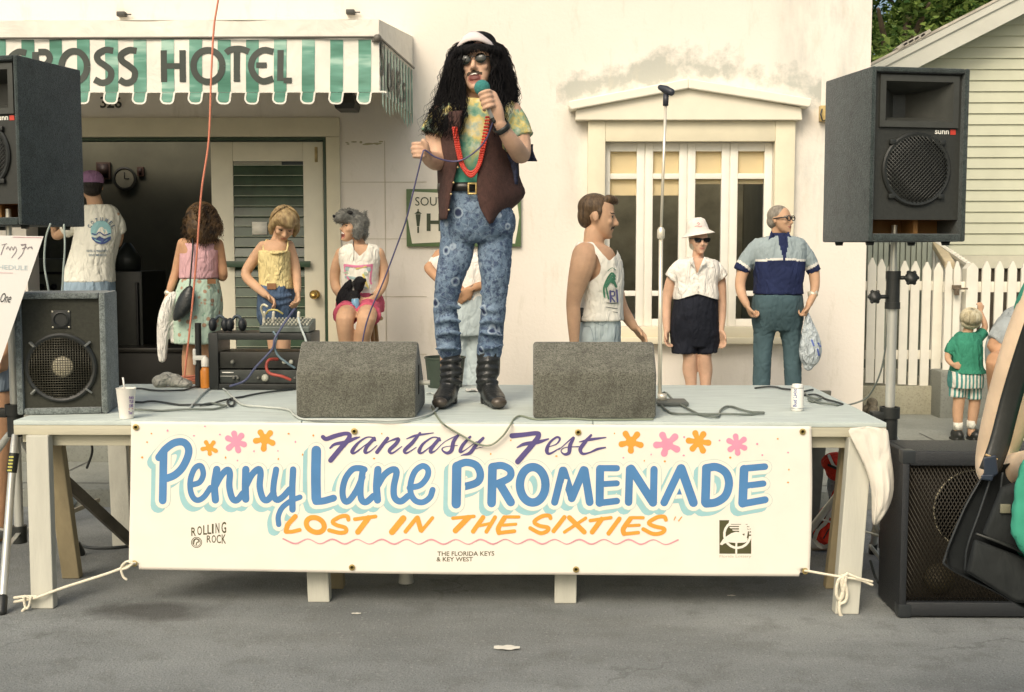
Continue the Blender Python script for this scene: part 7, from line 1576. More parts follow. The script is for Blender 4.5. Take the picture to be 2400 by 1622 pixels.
# ---------------------------------------------------- man in the white tank top
f = Fig('man with moustache in white tank top walking past behind the stage', 6.62, 1300, 430, 2.857, 300, ground=0)
f.headm(292, 222, 288, 82, -6, 0)
mb = MB(); f.head(mb); f.tube(mb, [(262, 330, 0, 66), (262, 440, 0, 74)], 1)
T_ = [(258, 408, 74, .10), (272, 440, 116, .17), (292, 520, 132, .19), (306, 640, 132, .18), (306, 760, 128, .165), (304, 860, 130, .165), (298, 950, 134, .17), (296, 1060, 128, .16)]
f.rings(mb, T_, 0, .96)
f.tube(mb, [(205, 480, -.15, 88), (190, 540, -.18, 86), (158, 650, -.19, 70), (126, 790, -.19, 49), (128, 900, -.2, 46), (130, 1000, -.2, 38), (132, 1075, -.2, 31)]); f.tube(mb, [(330, 500, .17, 80), (390, 640, .19, 62), (440, 810, .18, 46), (490, 900, .14, 40), (532, 962, .1, 30)])
f.hand(mb, f.W(132, 1075, -.2), (.05, -.05, -1), (1, 0, 0), 1, 30, -1); f.hand(mb, f.W(530, 958, .1), (.62, -.2, -.7), (-.6, -.3, -.5), .95, 25, -1)
for L in ([(262, 1050, -.09, 92), (230, 1350, -.09, 72), (180, 1650, -.09, 56), (120, 2130, -.09, 40), (150, 2190, -.09, 38)], [(330, 1050, .09, 92), (390, 1350, .09, 72), (420, 1650, .09, 56), (460, 2120, .09, 40), (500, 2180, .09, 38)]): f.tube(mb, L)
bd = obj('body', mb, FACE(sk_warm), f.o, vox=.0075, sm=2); f.face(bd, must=1, lips=0)
mb = MB(); f.hell(mb, (0, .11, .20), (.355, .40, .335)); f.hell(mb, (0, .27, .02), (.30, .22, .32)); f.htube(mb, [(-.12, -.2, .42, .11), (.0, -.33, .40, .10), (.08, -.37, .36, .06)], None); f.htube(mb, [(.1, -.2, .42, .11), (.05, -.30, .42, .10)], None)
for sx in (-1, 1): f.htube(mb, [(sx * .32, -.06, .12, .05), (sx * .325, -.05, -.06, .025)], None)
f.part('brown_hair', mb, m_hair('brown hair', (.05, .032, .018), (.15, .095, .05)), vox=.007, sm=2)
mb = MB(); f.rings(mb, [(262, 400, 84, .11)] + T_[1:6] + [(302, 870, 132, .17), (301, 912, 136, .175)], .017, 1)
tk = f.part('tank_top', mb, CLOTH('white jersey', (.80, .77, .68), .03, .6, 12), vox=.0075, sm=3)
f.cut(tk, lambda x, y, d: inpoly(x, y, [(20, 430), (170, 430), (232, 425), (285, 480), (312, 560), (300, 610), (240, 655), (20, 760)]) or inpoly(x, y, [(190, 370), (258, 396), (318, 470), (365, 520), (420, 470), (400, 370)]) and d < .05 or (d > .05 and y < 520 and x > 330))
fn = f.on(bvh_of(tk), .006); mb = MB()
for k, (q, w_, mi) in enumerate((([(334, 760), (330, 700), (352, 640), (382, 600), (405, 620)], 12, 0), ([(345, 690), (370, 655), (400, 665)], 20, 0), ([(352, 660), (385, 640), (412, 690)], 16, 0), ([(372, 640), (388, 615), (402, 640)], 14, 0), ([(345, 700), (360, 770)], 10, 0), ([(372, 720), (374, 790)], 12, 1), ([(374, 725), (398, 725), (398, 752), (376, 756), (402, 790)], 9, 1), ([(416, 715), (420, 790)], 12, 1), ([(350, 800), (390, 803), (424, 800)], 7, 2), ([(345, 828), (420, 838)], 4, 2), ([(390, 860), (422, 864)], 4, 2), ([(356, 585), (385, 565), (410, 580)], 4, 0))): mb.mi = mi; mb.stroke(q, w_, lambda x, y: fn(x, y) - V((0, .0003 * k, 0)), 4)
obj('print', mb, [M('palm green', (.06, .20, .12), .7), M('print violet', (.10, .10, .24), .7), M('print dark', (.06, .08, .07), .7)], tk, normals=False)
mb = MB(); f.rings(mb, [(300, 868, 122, .155), (299, 905, 128, .16), (298, 950, 136, .172), (296, 1060, 138, .17)], .004, 1); f.tube(mb, [(264, 1020, -.09, 104), (232, 1350, -.09, 84), (182, 1650, -.09, 70), (125, 2110, -.09, 60)], 4, 16); f.tube(mb, [(328, 1020, .09, 104), (390, 1350, .09, 84), (420, 1650, .09, 70), (458, 2100, .09, 60)], 4, 16)
mdn = CLOTH('pale denim', (.44, .51, .52), .14, .6, 12)
jn = f.part('jeans', mb, mdn, sm=3)
fn = f.on(bvh_of(jn), .004); mb = MB()
for q in ([(195, 955), (240, 965), (262, 1050)], [(262, 930), (320, 950), (345, 930)], [(270, 960), (275, 1050)]): mb.stroke(q, 3, fn, 3)
obj('seams', mb, M('denim seam', (.20, .26, .30), .8), jn, normals=False)
mb = MB(); mb.box((-.035, -.012, -.04), (.035, .012, .04), Matrix.Translation(f.W(188, 880, -.12)), bev=.006); obj('belt_pouch', mb, mblk, f.o)
mb = MB()
for x, d in ((150, -.09), (500, .09)): p = f.W(x, 2180, d); mb.ell((p.x + .05, p.y, .04), (.14, .05, .04), None, 12, 8)
f.part('shoes', mb, M('grey shoe', (.3, .3, .28), .6), vox=.008)

# ---------------------------------------------------- man behind the singer
f = Fig('man in white shirt and pale jeans standing hidden behind the singer', 8.0, 0, 0, 1, px=1092)
f.headm(1092, 545, 78, 0); mb = MB(); f.head(mb); f.tube(mb, [(1092, 570, .02, 17), (1092, 602, .03, 18)], 1)
T_ = [(1092, 592, 26, .07), (1092, 602, 56, .09), (1092, 625, 70, .11), (1094, 670, 62, .12), (1096, 705, 58, .12), (1098, 745, 60, .12), (1098, 780, 54, .11)]
f.rings(mb, T_, 0, .92); f.tube(mb, [(1032, 600, 0, 17), (1013, 622, -.02, 13), (1006, 630, -.06, 12), (1030, 655, -.12, 11), (1046, 668, -.15, 9)]); f.tube(mb, [(1152, 612, 0, 17), (1162, 655, -.03, 14), (1140, 668, -.1, 12), (1118, 672, -.14, 10), (1104, 678, -.15, 8.5)])
f.hand(mb, f.W(1046, 668, -.15), (1, -.1, -.2), (0, .5, -.8), .95, 30, 1); f.hand(mb, f.W(1105, 677, -.15), (-.75, -.05, -.65), (-.3, .9, 0), .95, 30, 1)
for x in (1078, 1120): f.tube(mb, [(x, 760, 0, 26), (x, 900, 0, 20), (x, 1060, 0, 13)])
obj('body', mb, FACE(sk_tan), f.o, vox=.008, sm=2)
mb = MB(); f.rings(mb, T_[:5], .010, 1); f.tube(mb, [(1045, 605, 0, 22), (1024, 618, -.01, 20)], 1); f.tube(mb, [(1140, 612, 0, 22), (1158, 640, -.02, 19)], 1); f.part('shirt', mb, CLOTH('white blouse', (1, 1, 1)))
mb = MB(); f.hell(mb, (0, .11, .20), (.355, .40, .335)); f.part('brown_hair', mb, _m.get('brown hair') or m_hair('dark brown hair', (.03, .02, .012), (.10, .06, .03)), vox=.008)
mb = MB(); f.rings(mb, [(1096, 690, 58, .125), (1098, 750, 62, .13), (1098, 785, 58, .12)], .006, 1); f.tube(mb, [(1078, 770, 0, 29), (1076, 900, 0, 25), (1076, 1055, 0, 22)]); f.tube(mb, [(1121, 770, 0, 29), (1116, 900, 0, 24), (1118, 1055, 0, 22)]); f.part('jeans', mb, mdn)
mb = MB(); w_ = f.W(1108, 676, -.145); mb.tube([w_ + V((-.012, 0, .016)), w_ + V((.012, 0, -.016))], .025, 12, False); obj('watch', mb, M('dark watch', (.1, .09, .07), .3, metal=.4), f.o)
# ---------------------------------------------------- the hotel step and the people on it
mb = MB(); mb.box((-7, 7.75, SW - .02), (P(905, 900, 8).x, YW - .002, .25), bev=.012); struct('entry_step', mb, mconc, smooth=30)
ST = .25
# seated woman in the furry animal hat
f = Fig('seated woman in grey furry animal hat, white sleeveless top and pink shorts', 8.55, 350, 380, 2.618, 1290, ground=ST)
f.headm(1250, 404, 178, -52, 10, 4)
mb = MB(); f.head(mb, True, .02, 1); f.tube(mb, [(1280, 460, .02, 34), (1292, 520, .03, 38)], 1)
T_ = [(1292, 505, 52, .07), (1293, 526, 112, .09), (1293, 590, 122, .11), (1293, 690, 104, .12), (1295, 790, 108, .125), (1295, 860, 134, .14), (1294, 905, 128, .14)]
f.rings(mb, T_, 0, .93)
f.tube(mb, [(1180, 560, 0, 38), (1142, 660, .02, 33), (1142, 760, .01, 30), (1180, 820, -.1, 25), (1215, 838, -.18, 20)]); f.tube(mb, [(1405, 560, 0, 38), (1440, 670, .02, 33), (1430, 760, -.02, 29), (1390, 820, -.12, 24), (1352, 848, -.18, 19)])
f.hand(mb, f.W(1216, 836, -.18), (.9, -.3, .1), (0, .3, -.9), .85, 35, 1); f.hand(mb, f.W(1354, 848, -.18), (-.85, -.25, -.25), (-.1, .9, -.3), .85, 42, 1)
for L in ([(1240, 890, -.05, 62), (1205, 950, -.40, 56), (1200, 1000, -.44, 52), (1210, 1110, -.40, 46), (1215, 1300, -.36, 36), (1222, 1500, -.35, 28)], [(1345, 890, -.05, 62), (1335, 950, -.40, 58), (1325, 1000, -.44, 52), (1305, 1110, -.40, 46), (1300, 1300, -.36, 36), (1296, 1500, -.35, 28)]): f.tube(mb, L)
bd = obj('body', mb, FACE(sk_warm), f.o, vox=.007, sm=2); f.face(bd, mouth=1)
mfur = M('grey fur', (.19, .19, .17), .95, .35, 45, .9, 120)
mb = MB(); f.hell(mb, (0, .08, .22), (.42, .46, .36)); f.htube(mb, [(0, -.2, .36, .28), (0, -.48, .30, .24), (0, -.62, .22, .17)], None)
for sx in (-1, 1): f.hell(mb, (sx * .36, .02, -.08), (.10, .22, .33)); f.htube(mb, [(sx * .26, .18, .46, .09), (sx * .32, .2, .62, .05)], None)
f.hell(mb, (0, .36, -.1), (.34, .18, .3)); me = mesh_of(mb, vox=.010, sm=1); fur = MB(); fur.add(me); r = random.Random(3); vs_ = [(q.co.copy(), q.normal.copy()) for q in me.vertices]
for i in range(2600):
    p, n = r.choice(vs_); n = (n + V((r.gauss(0, .5), r.gauss(0, .5), r.gauss(-.3, .5)))).normalized(); x = n.orthogonal().normalized() * .0022; fur.poly([p - x, p + x, p + n * r.uniform(.008, .02)])
hat = obj('animal_hat', fur, mfur, f.o, normals=False)
mb = MB(); 
for sx in (-1, 1): f.hell(mb, (sx * .2, -.34, .48), (.13, .10, .07))
f.hell(mb, (0, -.80, .26), (.06, .05, .05)); obj('eye_patches', mb, M('black fur', (.012, .012, .012), .8), hat)
mb = MB(); f.tube(mb, [(1252, 488, -.12, 2.5), (1256, 540, -.15, 2.2), (1254, 602, -.16, 2.2)], 3, 6); obj('hat_string', mb, mblk, hat)
mb = MB(); f.rings(mb, [(1292, 502, 62, .08)] + T_[1:5] + [(1295, 812, 112, .135)], .010, 1); tp = f.part('white_top', mb, CLOTH('white jersey', (1, 1, 1)), vox=.007)
f.cut(tp, lambda x, y, d: d < .03 and inpoly(x, y, [(1235, 470), (1350, 470), (1332, 540), (1290, 578), (1255, 535)]))
fn = f.on(bvh_of(tp), .006); mb = MB()
for k, (q, w_, mi) in enumerate((([(1198, 632), (1280, 640), (1366, 632)], 14, 0), ([(1198, 640), (1204, 690)], 10, 0), ([(1366, 635), (1356, 720), (1362, 745)], 12, 0), ([(1210, 655), (1350, 660)], 22, 1), ([(1206, 680), (1330, 684)], 18, 2), ([(1206, 705), (1260, 712)], 16, 1), ([(1270, 655), (1330, 640)], 8, 3), ([(1312, 690), (1335, 755), (1342, 770)], 12, 3), ([(1225, 720), (1215, 705)], 10, 0), ([(1255, 735), (1240, 765)], 20, 4), ([(1320, 770), (1335, 772)], 10, 1))): mb.mi = mi; mb.stroke(q, w_, lambda x, y: fn(x, y) - V((0, .0003 * k, 0)), 4)
obj('print', mb, [M('print pink', (.70, .22, .36), .7), M('print grey blue', (.34, .46, .46), .7), M('print green', (.40, .50, .36), .7), M('print yellow', (.74, .62, .18), .7), M('print black', (.02, .02, .02), .7)], tp, normals=False)
mb = MB(); f.rings(mb, [(1295, 800, 112, .135), (1295, 860, 140, .15), (1294, 920, 140, .15)], .008, 1); f.cloth(mb, [(1238, 880, -.02, 72), (1212, 920, -.22, 72), (1200, 940, -.31, 74)]); f.cloth(mb, [(1345, 880, -.02, 72), (1348, 920, -.22, 72), (1342, 940, -.31, 74)]); f.part('pink_shorts', mb, CLOTH('pink cotton', (.52, .10, .16), .12, .6, 14))
mb = MB(); f.tube(mb, [(1372, 832, -.14, 24), (1380, 828, -.13, 24)], 1); obj('wristband', mb, mblk, f.o)
mb = MB()
for x in (1222, 1296): p = f.W(x, 1510, -.38); mb.ell((p.x, p.y - .04, ST + .04), (.042, .11, .038), None, 12, 8)
f.part('shoes', mb, M('white shoe', (1, 1, 1)), vox=.008)
stl = thing('wooden_stool', 'tall wooden stool under the seated woman', 'stool', f.W(1295, 1500, .05)); zs = f.W(1295, 920).z - .03; c = f.W(1297, 920, .02)
mb = MB(); mb.lathe([(0, zs - .03), (.16, zs - .03), (.165, zs - .015), (.15, zs), (0, zs)], (c.x, c.y, 0), 26); mwd = M('stool wood', (.33, .19, .07), .5, .2, 8); obj('seat', mb, mwd, stl, smooth=40)
for dx, dy in ((-1, -1), (1, -1), (1, 1), (-1, 1)): mb = MB(); mb.tube([(c.x + dx * .09, c.y + dy * .09, zs - .02), (c.x + dx * .15, c.y + dy * .13, ST + .001)], .016, 8, False); obj('leg', mb, mwd, stl)
mb = MB()
for dy in (-.115, .115): mb.tube([(c.x - .125, c.y + dy, ST + .35), (c.x + .125, c.y + dy, ST + .35)], .010, 8, False)
obj('stretcher', mb, mwd, stl)
mb = MB(); f.tube(mb, [(1290, 735, -.22, 36), (1285, 770, -.22, 30)], 2); f.tube(mb, [(1220, 760, -.2, 28), (1200, 810, -.2, 42), (1190, 865, -.2, 46), (1240, 860, -.22, 40), (1262, 820, -.22, 34)], 3); f.tube(mb, [(1300, 735, -.24, 18), (1320, 725, -.25, 14)], 1); f.tube(mb, [(1225, 750, -.2, 20), (1232, 728, -.2, 12)], 1)
one('black_bag', mb, CLOTH('black plush', (.014, .014, .016), .3, .6, 30), 'soft black lumpy bag held on the lap of seated woman', 'bag', f.W(1220, 900, -.2), vox=.007, sm=3)
a, b_ = f.W(1272, 918, -.275), f.W(1262, 838, -.275); cn = thing('drink_can', 'light blue drink can held by the seated woman', 'can', a); mb = MB(); mb.tube([a, a + (b_ - a) * .06, a + (b_ - a) * .94, b_], [.024, .0275, .0275, .023], 20, False); obj('can_body', mb, M('can blue', (1, 1, 1)) if False else M('can pale blue', (.17, .36, .52), .3, .25, 30), cn, smooth=40)
mb = MB(); mb.tube([b_, b_ + (b_ - a) * .03], .0225, 18, False); obj('lid', mb, M('can silver', (1, 1, 1)), cn, smooth=40)

# blonde woman bent over the mixing desk
f = Fig('blonde woman in yellow camisole and denim shorts looking down at the mixing desk', 7.95, 350, 380, 2.618, 790, ground=ST)
f.headm(824, 382, 196, 22, -38, 6, -.06)
mb = MB(); f.head(mb, True, 0, 1); f.tube(mb, [(806, 420, .03, 36), (782, 500, .04, 42)], 1)
T_ = [(780, 478, 56, .07), (778, 500, 92, .09), (776, 540, 92, .105), (772, 620, 92, .115), (776, 700, 90, .11), (782, 770, 96, .12), (782, 850, 106, .13), (780, 930, 104, .13), (785, 1010, 84, .11)]
f.rings(mb, T_, 0, .94)
f.tube(mb, [(700, 520, .0, 38), (640, 600, .02, 36), (592, 690, .0, 31), (650, 760, -.09, 28), (715, 815, -.17, 22)]); f.tube(mb, [(855, 510, 0, 34), (890, 620, .02, 32), (904, 710, 0, 28), (910, 790, -.1, 21)])
f.hand(mb, f.W(714, 814, -.17), (.75, -.3, -.55), (-.2, -.5, -.8), .88, 32, -1); f.hand(mb, f.W(910, 788, -.1), (.12, -.35, -.9), (-.8, -.3, 0), .88, 35, 1)
for L in ([(748, 990, 0, 52), (766, 1100, -.02, 42), (772, 1250, .01, 38), (772, 1560, 0, 27)], [(835, 990, 0, 50), (826, 1100, -.02, 42), (826, 1250, .01, 38), (826, 1560, 0, 27)]): f.tube(mb, L)
bd = obj('body', mb, FACE(sk_warm), f.o, vox=.007, sm=2); f.face(bd, brow=0)
mbl = m_hair('blonde hair', (.20, .13, .06), (.46, .34, .17)); mb = MB(); f.hell(mb, (0, .06, .2), (.40, .44, .36)); f.hell(mb, (0, -.08, .28), (.38, .33, .27)); f.hell(mb, (0, .22, -.02), (.42, .30, .34)); f.htube(mb, [(-.2, -.25, .36, .13), (-.05, -.36, .27, .11), (.15, -.35, .2, .08)], None)
for sx in (-1, 1): f.htube(mb, [(sx * .33, -.1, .2, .12), (sx * .39, -.12, -.05, .12), (sx * .36, -.15, -.25, .08)], None)
hb = MB(); hb.add(mesh_of(mb, vox=.008, sm=2)); r = random.Random(8)
for i in range(420):
    a = r.uniform(-.1, 3.24); rad = r.uniform(.9, 1.06); st = r.uniform(.1, .5); hb.tube([f.hp(.43 * rad * math.cos(a) * math.sin(u), .1 + .46 * rad * math.sin(a) * math.sin(u) - .12 * math.sin(u), .18 + .40 * math.cos(u) * rad - (.16 if u > 1.8 else 0)) for u in np.linspace(st, 2.15, 6)], .0022, 3, False)
obj('blonde_bob', hb, mbl, f.o, normals=False)
mb = MB(); f.rings(mb, [(776, 545, 90, .11), (772, 620, 92, .118), (776, 700, 92, .115), (783, 775, 100, .125)], .009, 1)
for i in range(7): y = 610 + i * 24; f.tube(mb, [(690, y, -.05, 3), (776, y + 5, -.125, 4), (862, y - 3, -.05, 3)], 3, 6)
my_ = CLOTH('yellow rib', (.70, .58, .28), .08, .7, 26); cm_ = f.part('yellow_camisole', mb, my_, vox=.007, sm=2)
mb = MB()
for q in ([(705, 560, -.08, 6), (700, 520, -.07, 6), (716, 482, -.02, 6), (730, 480, .05, 6)], [(840, 555, -.08, 6), (850, 510, -.07, 6), (846, 476, -.02, 6), (836, 474, .05, 6)], [(700, 548, -.09, 7), (760, 560, -.125, 7), (800, 556, -.125, 7), (845, 546, -.09, 7)]): f.tube(mb, q, 3, 8)
obj('straps', mb, my_, cm_)
mb = MB(); f.rings(mb, [(783, 752, 98, .125), (782, 800, 104, .135), (782, 870, 110, .14), (782, 950, 108, .138), (786, 1000, 92, .12)], .007, 1); f.cloth(mb, [(742, 930, 0, 60), (744, 1000, 0, 60), (746, 1030, 0, 58)]); f.cloth(mb, [(832, 930, 0, 58), (832, 1000, 0, 58), (832, 1030, 0, 56)])
for q in ([(690, 800, -.09, 9), (780, 830, -.145, 12), (872, 815, -.09, 9)], [(690, 850, -.09, 7), (770, 880, -.15, 10), (872, 850, -.09, 7)]): f.tube(mb, q, 3, 8)
f.part('denim_shorts', mb, CLOTH('blue denim', (.07, .11, .18), .35, .8, 16))
mb = MB(); mb.box((-.03, -.004, -.02), (.03, .004, .02), Matrix.Translation(f.W(750, 762, -.142))); obj('leather_patch', mb, M('tan patch', (.25, .12, .05), .7), f.o, smooth=False)
mb = MB()
for x in (772, 826): p = f.W(x, 1570); mb.ell((p.x, p.y - .05, ST + .035), (.042, .11, .035), None, 12, 8)
f.part('shoes', mb, M('white shoe', (1, 1, 1)), vox=.008)

# woman with the shoulder bag, seen from behind
f = Fig('woman seen from behind with curly brown hair, pink top and mint flowered skirt', 7.95, 350, 380, 2.618, 300, ground=ST)
f.headm(322, 345, 190, 188, -8, 0)
mb = MB(); f.head(mb); f.tube(mb, [(318, 420, 0, 36), (315, 480, 0, 42)], 1)
T_ = [(312, 468, 54, .07), (312, 488, 108, .09), (312, 540, 116, .11), (308, 620, 106, .115), (305, 700, 102, .11), (302, 780, 122, .125), (300, 880, 134, .14), (296, 980, 128, .13)]
f.rings(mb, T_, 0, .94)
f.tube(mb, [(208, 500, 0, 36), (182, 600, .01, 32), (164, 670, 0, 28), (138, 750, -.04, 25), (116, 818, -.06, 19)]); f.tube(mb, [(420, 505, 0, 36), (440, 610, .02, 32), (452, 700, .03, 29), (430, 690, .14, 24), (405, 640, .2, 19)])
f.hand(mb, f.W(116, 816, -.06), (-.15, -.1, -1), (.4, .5, 0), .86, 45, 1); f.hand(mb, f.W(405, 640, .2), (-.5, .2, .8), (0, 1, 0), .86, 25, 1)
for L in ([(252, 960, 0, 54), (252, 1110, 0, 45), (245, 1240, .01, 46), (250, 1560, 0, 28)], [(345, 960, 0, 54), (345, 1110, 0, 42), (350, 1240, .01, 44), (345, 1560, 0, 28)]): f.tube(mb, L)
obj('body', mb, FACE(sk_tan), f.o, vox=.007, sm=2)
mb = MB()
mb.ell(f.W(324, 340, -.01), (f.r(100), .12, f.r(100)), None, 20, 14); mb.ell(f.W(328, 400, -.03), (f.r(108), .11, f.r(112)), None, 20, 14)
hb = MB(); hb.add(mesh_of(mb, vox=.012, sm=2)); r = random.Random(6)
for i in range(900):
    a = r.uniform(0, 6.28); x0, y0 = 325 + 98 * math.cos(a) * r.random() ** .5, 330 + 85 * math.sin(a) * r.random() ** .5; L_ = r.uniform(60, 130); ph = r.uniform(0, 6); sp = (x0 - 325) * .35
    hb.tube([f.W(x0 + sp * k / 7 + 9 * math.sin(ph + k * 1.3), y0 + L_ * k / 7, -.135 - .01 * math.sin(k * .4) + .0008 * abs(x0 - 325) + .012 * math.cos(ph + k * 1.3)) for k in range(8)], [.0035 * (1 - k / 12) for k in range(8)], 3, False)
obj('curly_hair', hb, m_hair('curly brown hair', (.016, .009, .005), (.13, .075, .03), (26, 26, 26)), f.o, normals=False)
mb = MB(); f.rings(mb, [(312, 500, 96, .10), (312, 545, 110, .115), (308, 620, 108, .12), (305, 712, 106, .115)], .009, 1)
for i in range(7): y = 590 + i * 18; f.tube(mb, [(205, y, -.03, 3), (308, y + 3, -.125, 4), (412, y, -.03, 3)], 3, 6)
tp = f.part('pink_top', mb, CLOTH('pink cotton top', (.60, .36, .38), .06, .5, 20), vox=.007, sm=2); f.cut(tp, lambda x, y, d: (x < 235 and y < 560 and (x - 205) * 2.2 + (560 - y) < 90) or (x > 395 and y < 540 and (425 - x) * 2 + (540 - y) < 80))
def m_floral():
    m, t, b, tc = base('mint floral'); v = N(t, 'ShaderNodeTexVoronoi', feature='F1'); v.inputs['Scale'].default_value = 19; t.links.new(tc.outputs['Object'], v.inputs['Vector']); v2 = N(t, 'ShaderNodeTexVoronoi', feature='F1'); v2.inputs['Scale'].default_value = 31; t.links.new(tc.outputs['Object'], v2.inputs['Vector'])
    c = mixc(t, (.40, .52, .42), (.36, .20, .12), ramp(t, v.outputs[0], [(.24, (.9, .9, .9)), (.32, (0, 0, 0))]).outputs[0]); c = mixc(t, c, (.20, .36, .26), ramp(t, v2.outputs[0], [(.16, (.8, .8, .8)), (.24, (0, 0, 0))]).outputs[0])
    t.links.new(c, b.inputs['Base Color']); b.inputs['Roughness'].default_value = .85; n3 = nz(t, tc, 10, 3, .5, (1, 1, .25)); bump(t, b, n3.outputs[0], .8, .06); return m
mb = MB(); f.rings(mb, [(305, 715, 104, .115), (303, 760, 118, .13), (300, 860, 136, .15), (296, 980, 138, .15), (290, 1106, 126, .15)], .008, 1); sk = f.part('flowered_skirt', mb, m_floral(), vox=.008)
mb = MB(); mb.box((-.028, -.003, -.016), (.028, .003, .016), Matrix.Translation(f.W(382, 732, -.11)) @ Euler((0, 0, R_(28))).to_matrix().to_4x4()); obj('leather_patch', mb, M('tan patch', (1, 1, 1)), sk, smooth=False)
mb = MB(); w_ = f.W(122, 806, -.06); mb.tube([w_ + V((-.012, 0, .006)), w_ + V((.012, 0, -.006))], .021, 12); obj('bracelet', mb, M('pale watch', (1, 1, 1)), f.o)
mb = MB()
for x in (250, 345): p = f.W(x, 1570); mb.ell((p.x, p.y + .05, ST + .03), (.042, .11, .03), None, 12, 8)
f.part('shoes', mb, M('brown shoe', (1, 1, 1)), vox=.008)
sb = thing('shoulder_bag', 'black leather shoulder bag on a long strap at the back of the woman in pink', 'bag', f.W(210, 975, -.19))
mb = MB(); R = []
for y, x0, x1, d in ((757, 232, 258, .02), (790, 190, 274, .035), (850, 158, 284, .05), (910, 142, 276, .055), (955, 142, 226, .045), (974, 152, 186, .025)): R.append([f.W((x0 + x1) / 2 + (x1 - x0) / 2 * math.cos(a), y - (x1 - x0) * .12 * math.cos(a), -.2 + d * math.sin(a)) for a in np.linspace(0, 2 * math.pi, 25)[:-1]])
mb.loft(R); obj('bag_body', mb, M('bag leather', (.014, .018, .018), .4, .3, 14, .5, 30), sb, sub=1)
mb = MB(); f.tube(mb, [(248, 765, -.2, 4.5), (256, 660, -.17, 4.5), (266, 540, -.15, 4.5), (266, 470, -.1, 4.5), (258, 455, 0, 4.5), (262, 500, .13, 4.5)], 4, 6, 2.2); obj('strap', mb, mblk, sb)
mb = MB(); f.tube(mb, [(150, 812, -.1, 22), (120, 860, -.12, 36), (92, 960, -.12, 40), (82, 1080, -.12, 36), (80, 1190, -.12, 28), (78, 1208, -.12, 24)], 4, 14, .7); f.tube(mb, [(150, 830, -.08, 22), (150, 930, -.09, 32), (146, 1040, -.09, 28), (146, 1095, -.09, 20)], 4, 14, .7)
one('white_jacket', mb, CLOTH('white knit', (.72, .70, .64), .06, .9, 22), 'white knitted jacket hanging from the hand of the woman in pink', 'jacket', f.W(90, 1210, -.12), vox=.008, sm=3)

# man in the doorway
f = Fig('man seen from behind in mauve cap and white printed shirt in the hotel doorway', 8.95, 0, 380, 2.618, 560, ground=ST)
f.headm(562, 150, 182, 205, 0, 0)
mb = MB(); f.head(mb); f.tube(mb, [(572, 210, 0, 44), (590, 285, 0, 50)], 1)
T_ = [(600, 266, 56, .07), (602, 286, 100, .09), (605, 340, 116, .11), (600, 440, 126, .125), (578, 540, 128, .13), (555, 630, 134, .135), (545, 720, 140, .14), (540, 800, 146, .14), (540, 900, 140, .12)]
f.rings(mb, T_, 0, .93); f.tube(mb, [(510, 320, 0, 40), (455, 390, .02, 36), (385, 432, .05, 30), (345, 452, .12, 26), (330, 400, .3, 20)]); f.tube(mb, [(700, 330, 0, 38), (728, 420, .06, 32), (720, 500, .16, 26), (690, 500, .3, 20)])
f.hand(mb, f.W(330, 400, .3), (0, .6, .6), (.5, 0, 0), .95, 25, 1); f.hand(mb, f.W(690, 500, .3), (-.4, .7, 0), (0, 0, -1), .95, 25, -1)
for x in (475, 610): f.tube(mb, [(x, 880, 0, 74), (x, 1100, 0, 56), (x, 1540, 0, 34)])
obj('body', mb, FACE(sk_warm), f.o, vox=.008, sm=2)
mb = MB(); f.hell(mb, (0, .10, .08), (.365, .41, .34)); f.hell(mb, (0, .22, -.12), (.31, .24, .22)); f.part('dark_hair', mb, m_hair('dark hair', (.008, .006, .005), (.035, .028, .022)), vox=.007)
mb = MB(); f.hell(mb, (0, .06, .24), (.40, .46, .31)); mb.lathe([(0, .02), (.40, .02), (.405, .09), (.39, .12), (0, .12)], (0, .06, 0), 28, 'Z', f.hm @ Matrix.Translation((0, 0, .1)) @ Matrix.Diagonal((1, 1.15, 1, 1))); f.hell(mb, (0, -.5, .2), (.28, .22, .03)); f.part('mauve_cap', mb, CLOTH('mauve cloth', (.30, .17, .30), .1, .4, 30), vox=.006, sm=2)
mb = MB(); f.rings(mb, [(600, 264, 62, .08)] + T_[1:6] + [(545, 735, 146, .15)], .011, 1); f.cloth(mb, [(535, 320, 0, 54), (475, 370, .01, 52), (398, 428, .04, 42)]); f.cloth(mb, [(675, 322, 0, 54), (716, 380, .03, 50), (732, 430, .06, 44)]); ts = f.part('white_tee', mb, CLOTH('white tee', (.72, .71, .62), .05, .8, 10), sm=4)
fn = f.on(bvh_of(ts), .006); mb = MB()
mb.mi = 0
for i, ch in enumerate('COZUMEL'):
    a = R_(205 + i * 22); text_on(mb, ch, 622 + 80 * math.cos(a), 425 + 74 * math.sin(a), 24, lambda x, y: fn(x, y), .03, 17, a + R_(90))
mb.mi = 1; mb.disc(620, 425, 64, 66, lambda x, y: fn(x, y) - V((0, .001, 0)), 26); mb.mi = 2
mb.poly([fn(*q) - V((0, .002, 0)) for q in ((560, 458), (590, 470), (612, 455), (640, 472), (682, 455), (678, 478), (650, 498), (620, 505), (590, 495), (568, 475))]); mb.mi = 3
mb.stroke([(562, 450), (590, 458), (612, 446), (640, 462), (684, 444)], 9, lambda x, y: fn(x, y) - V((0, .003, 0)), 4); mb.mi = 2; mb.stroke([(566, 438), (590, 444), (612, 430), (640, 448), (676, 438)], 7, lambda x, y: fn(x, y) - V((0, .0035, 0)), 4)
mb.mi = 0; text_on(mb, 'HOTEL EL PRESIDENTE', 596, 545, 13, lambda x, y: fn(x, y), .02, 130); text_on(mb, 'DIVE MEXICO', 600, 570, 13, lambda x, y: fn(x, y), .02, 110)
obj('print', mb, [M('print slate', (.12, .18, .24), .7), M('print teal', (.26, .48, .50), .7), M('print navy', (.05, .08, .22), .7), M('print pale', (.6, .64, .6), .7)], ts, smooth=False, normals=False)
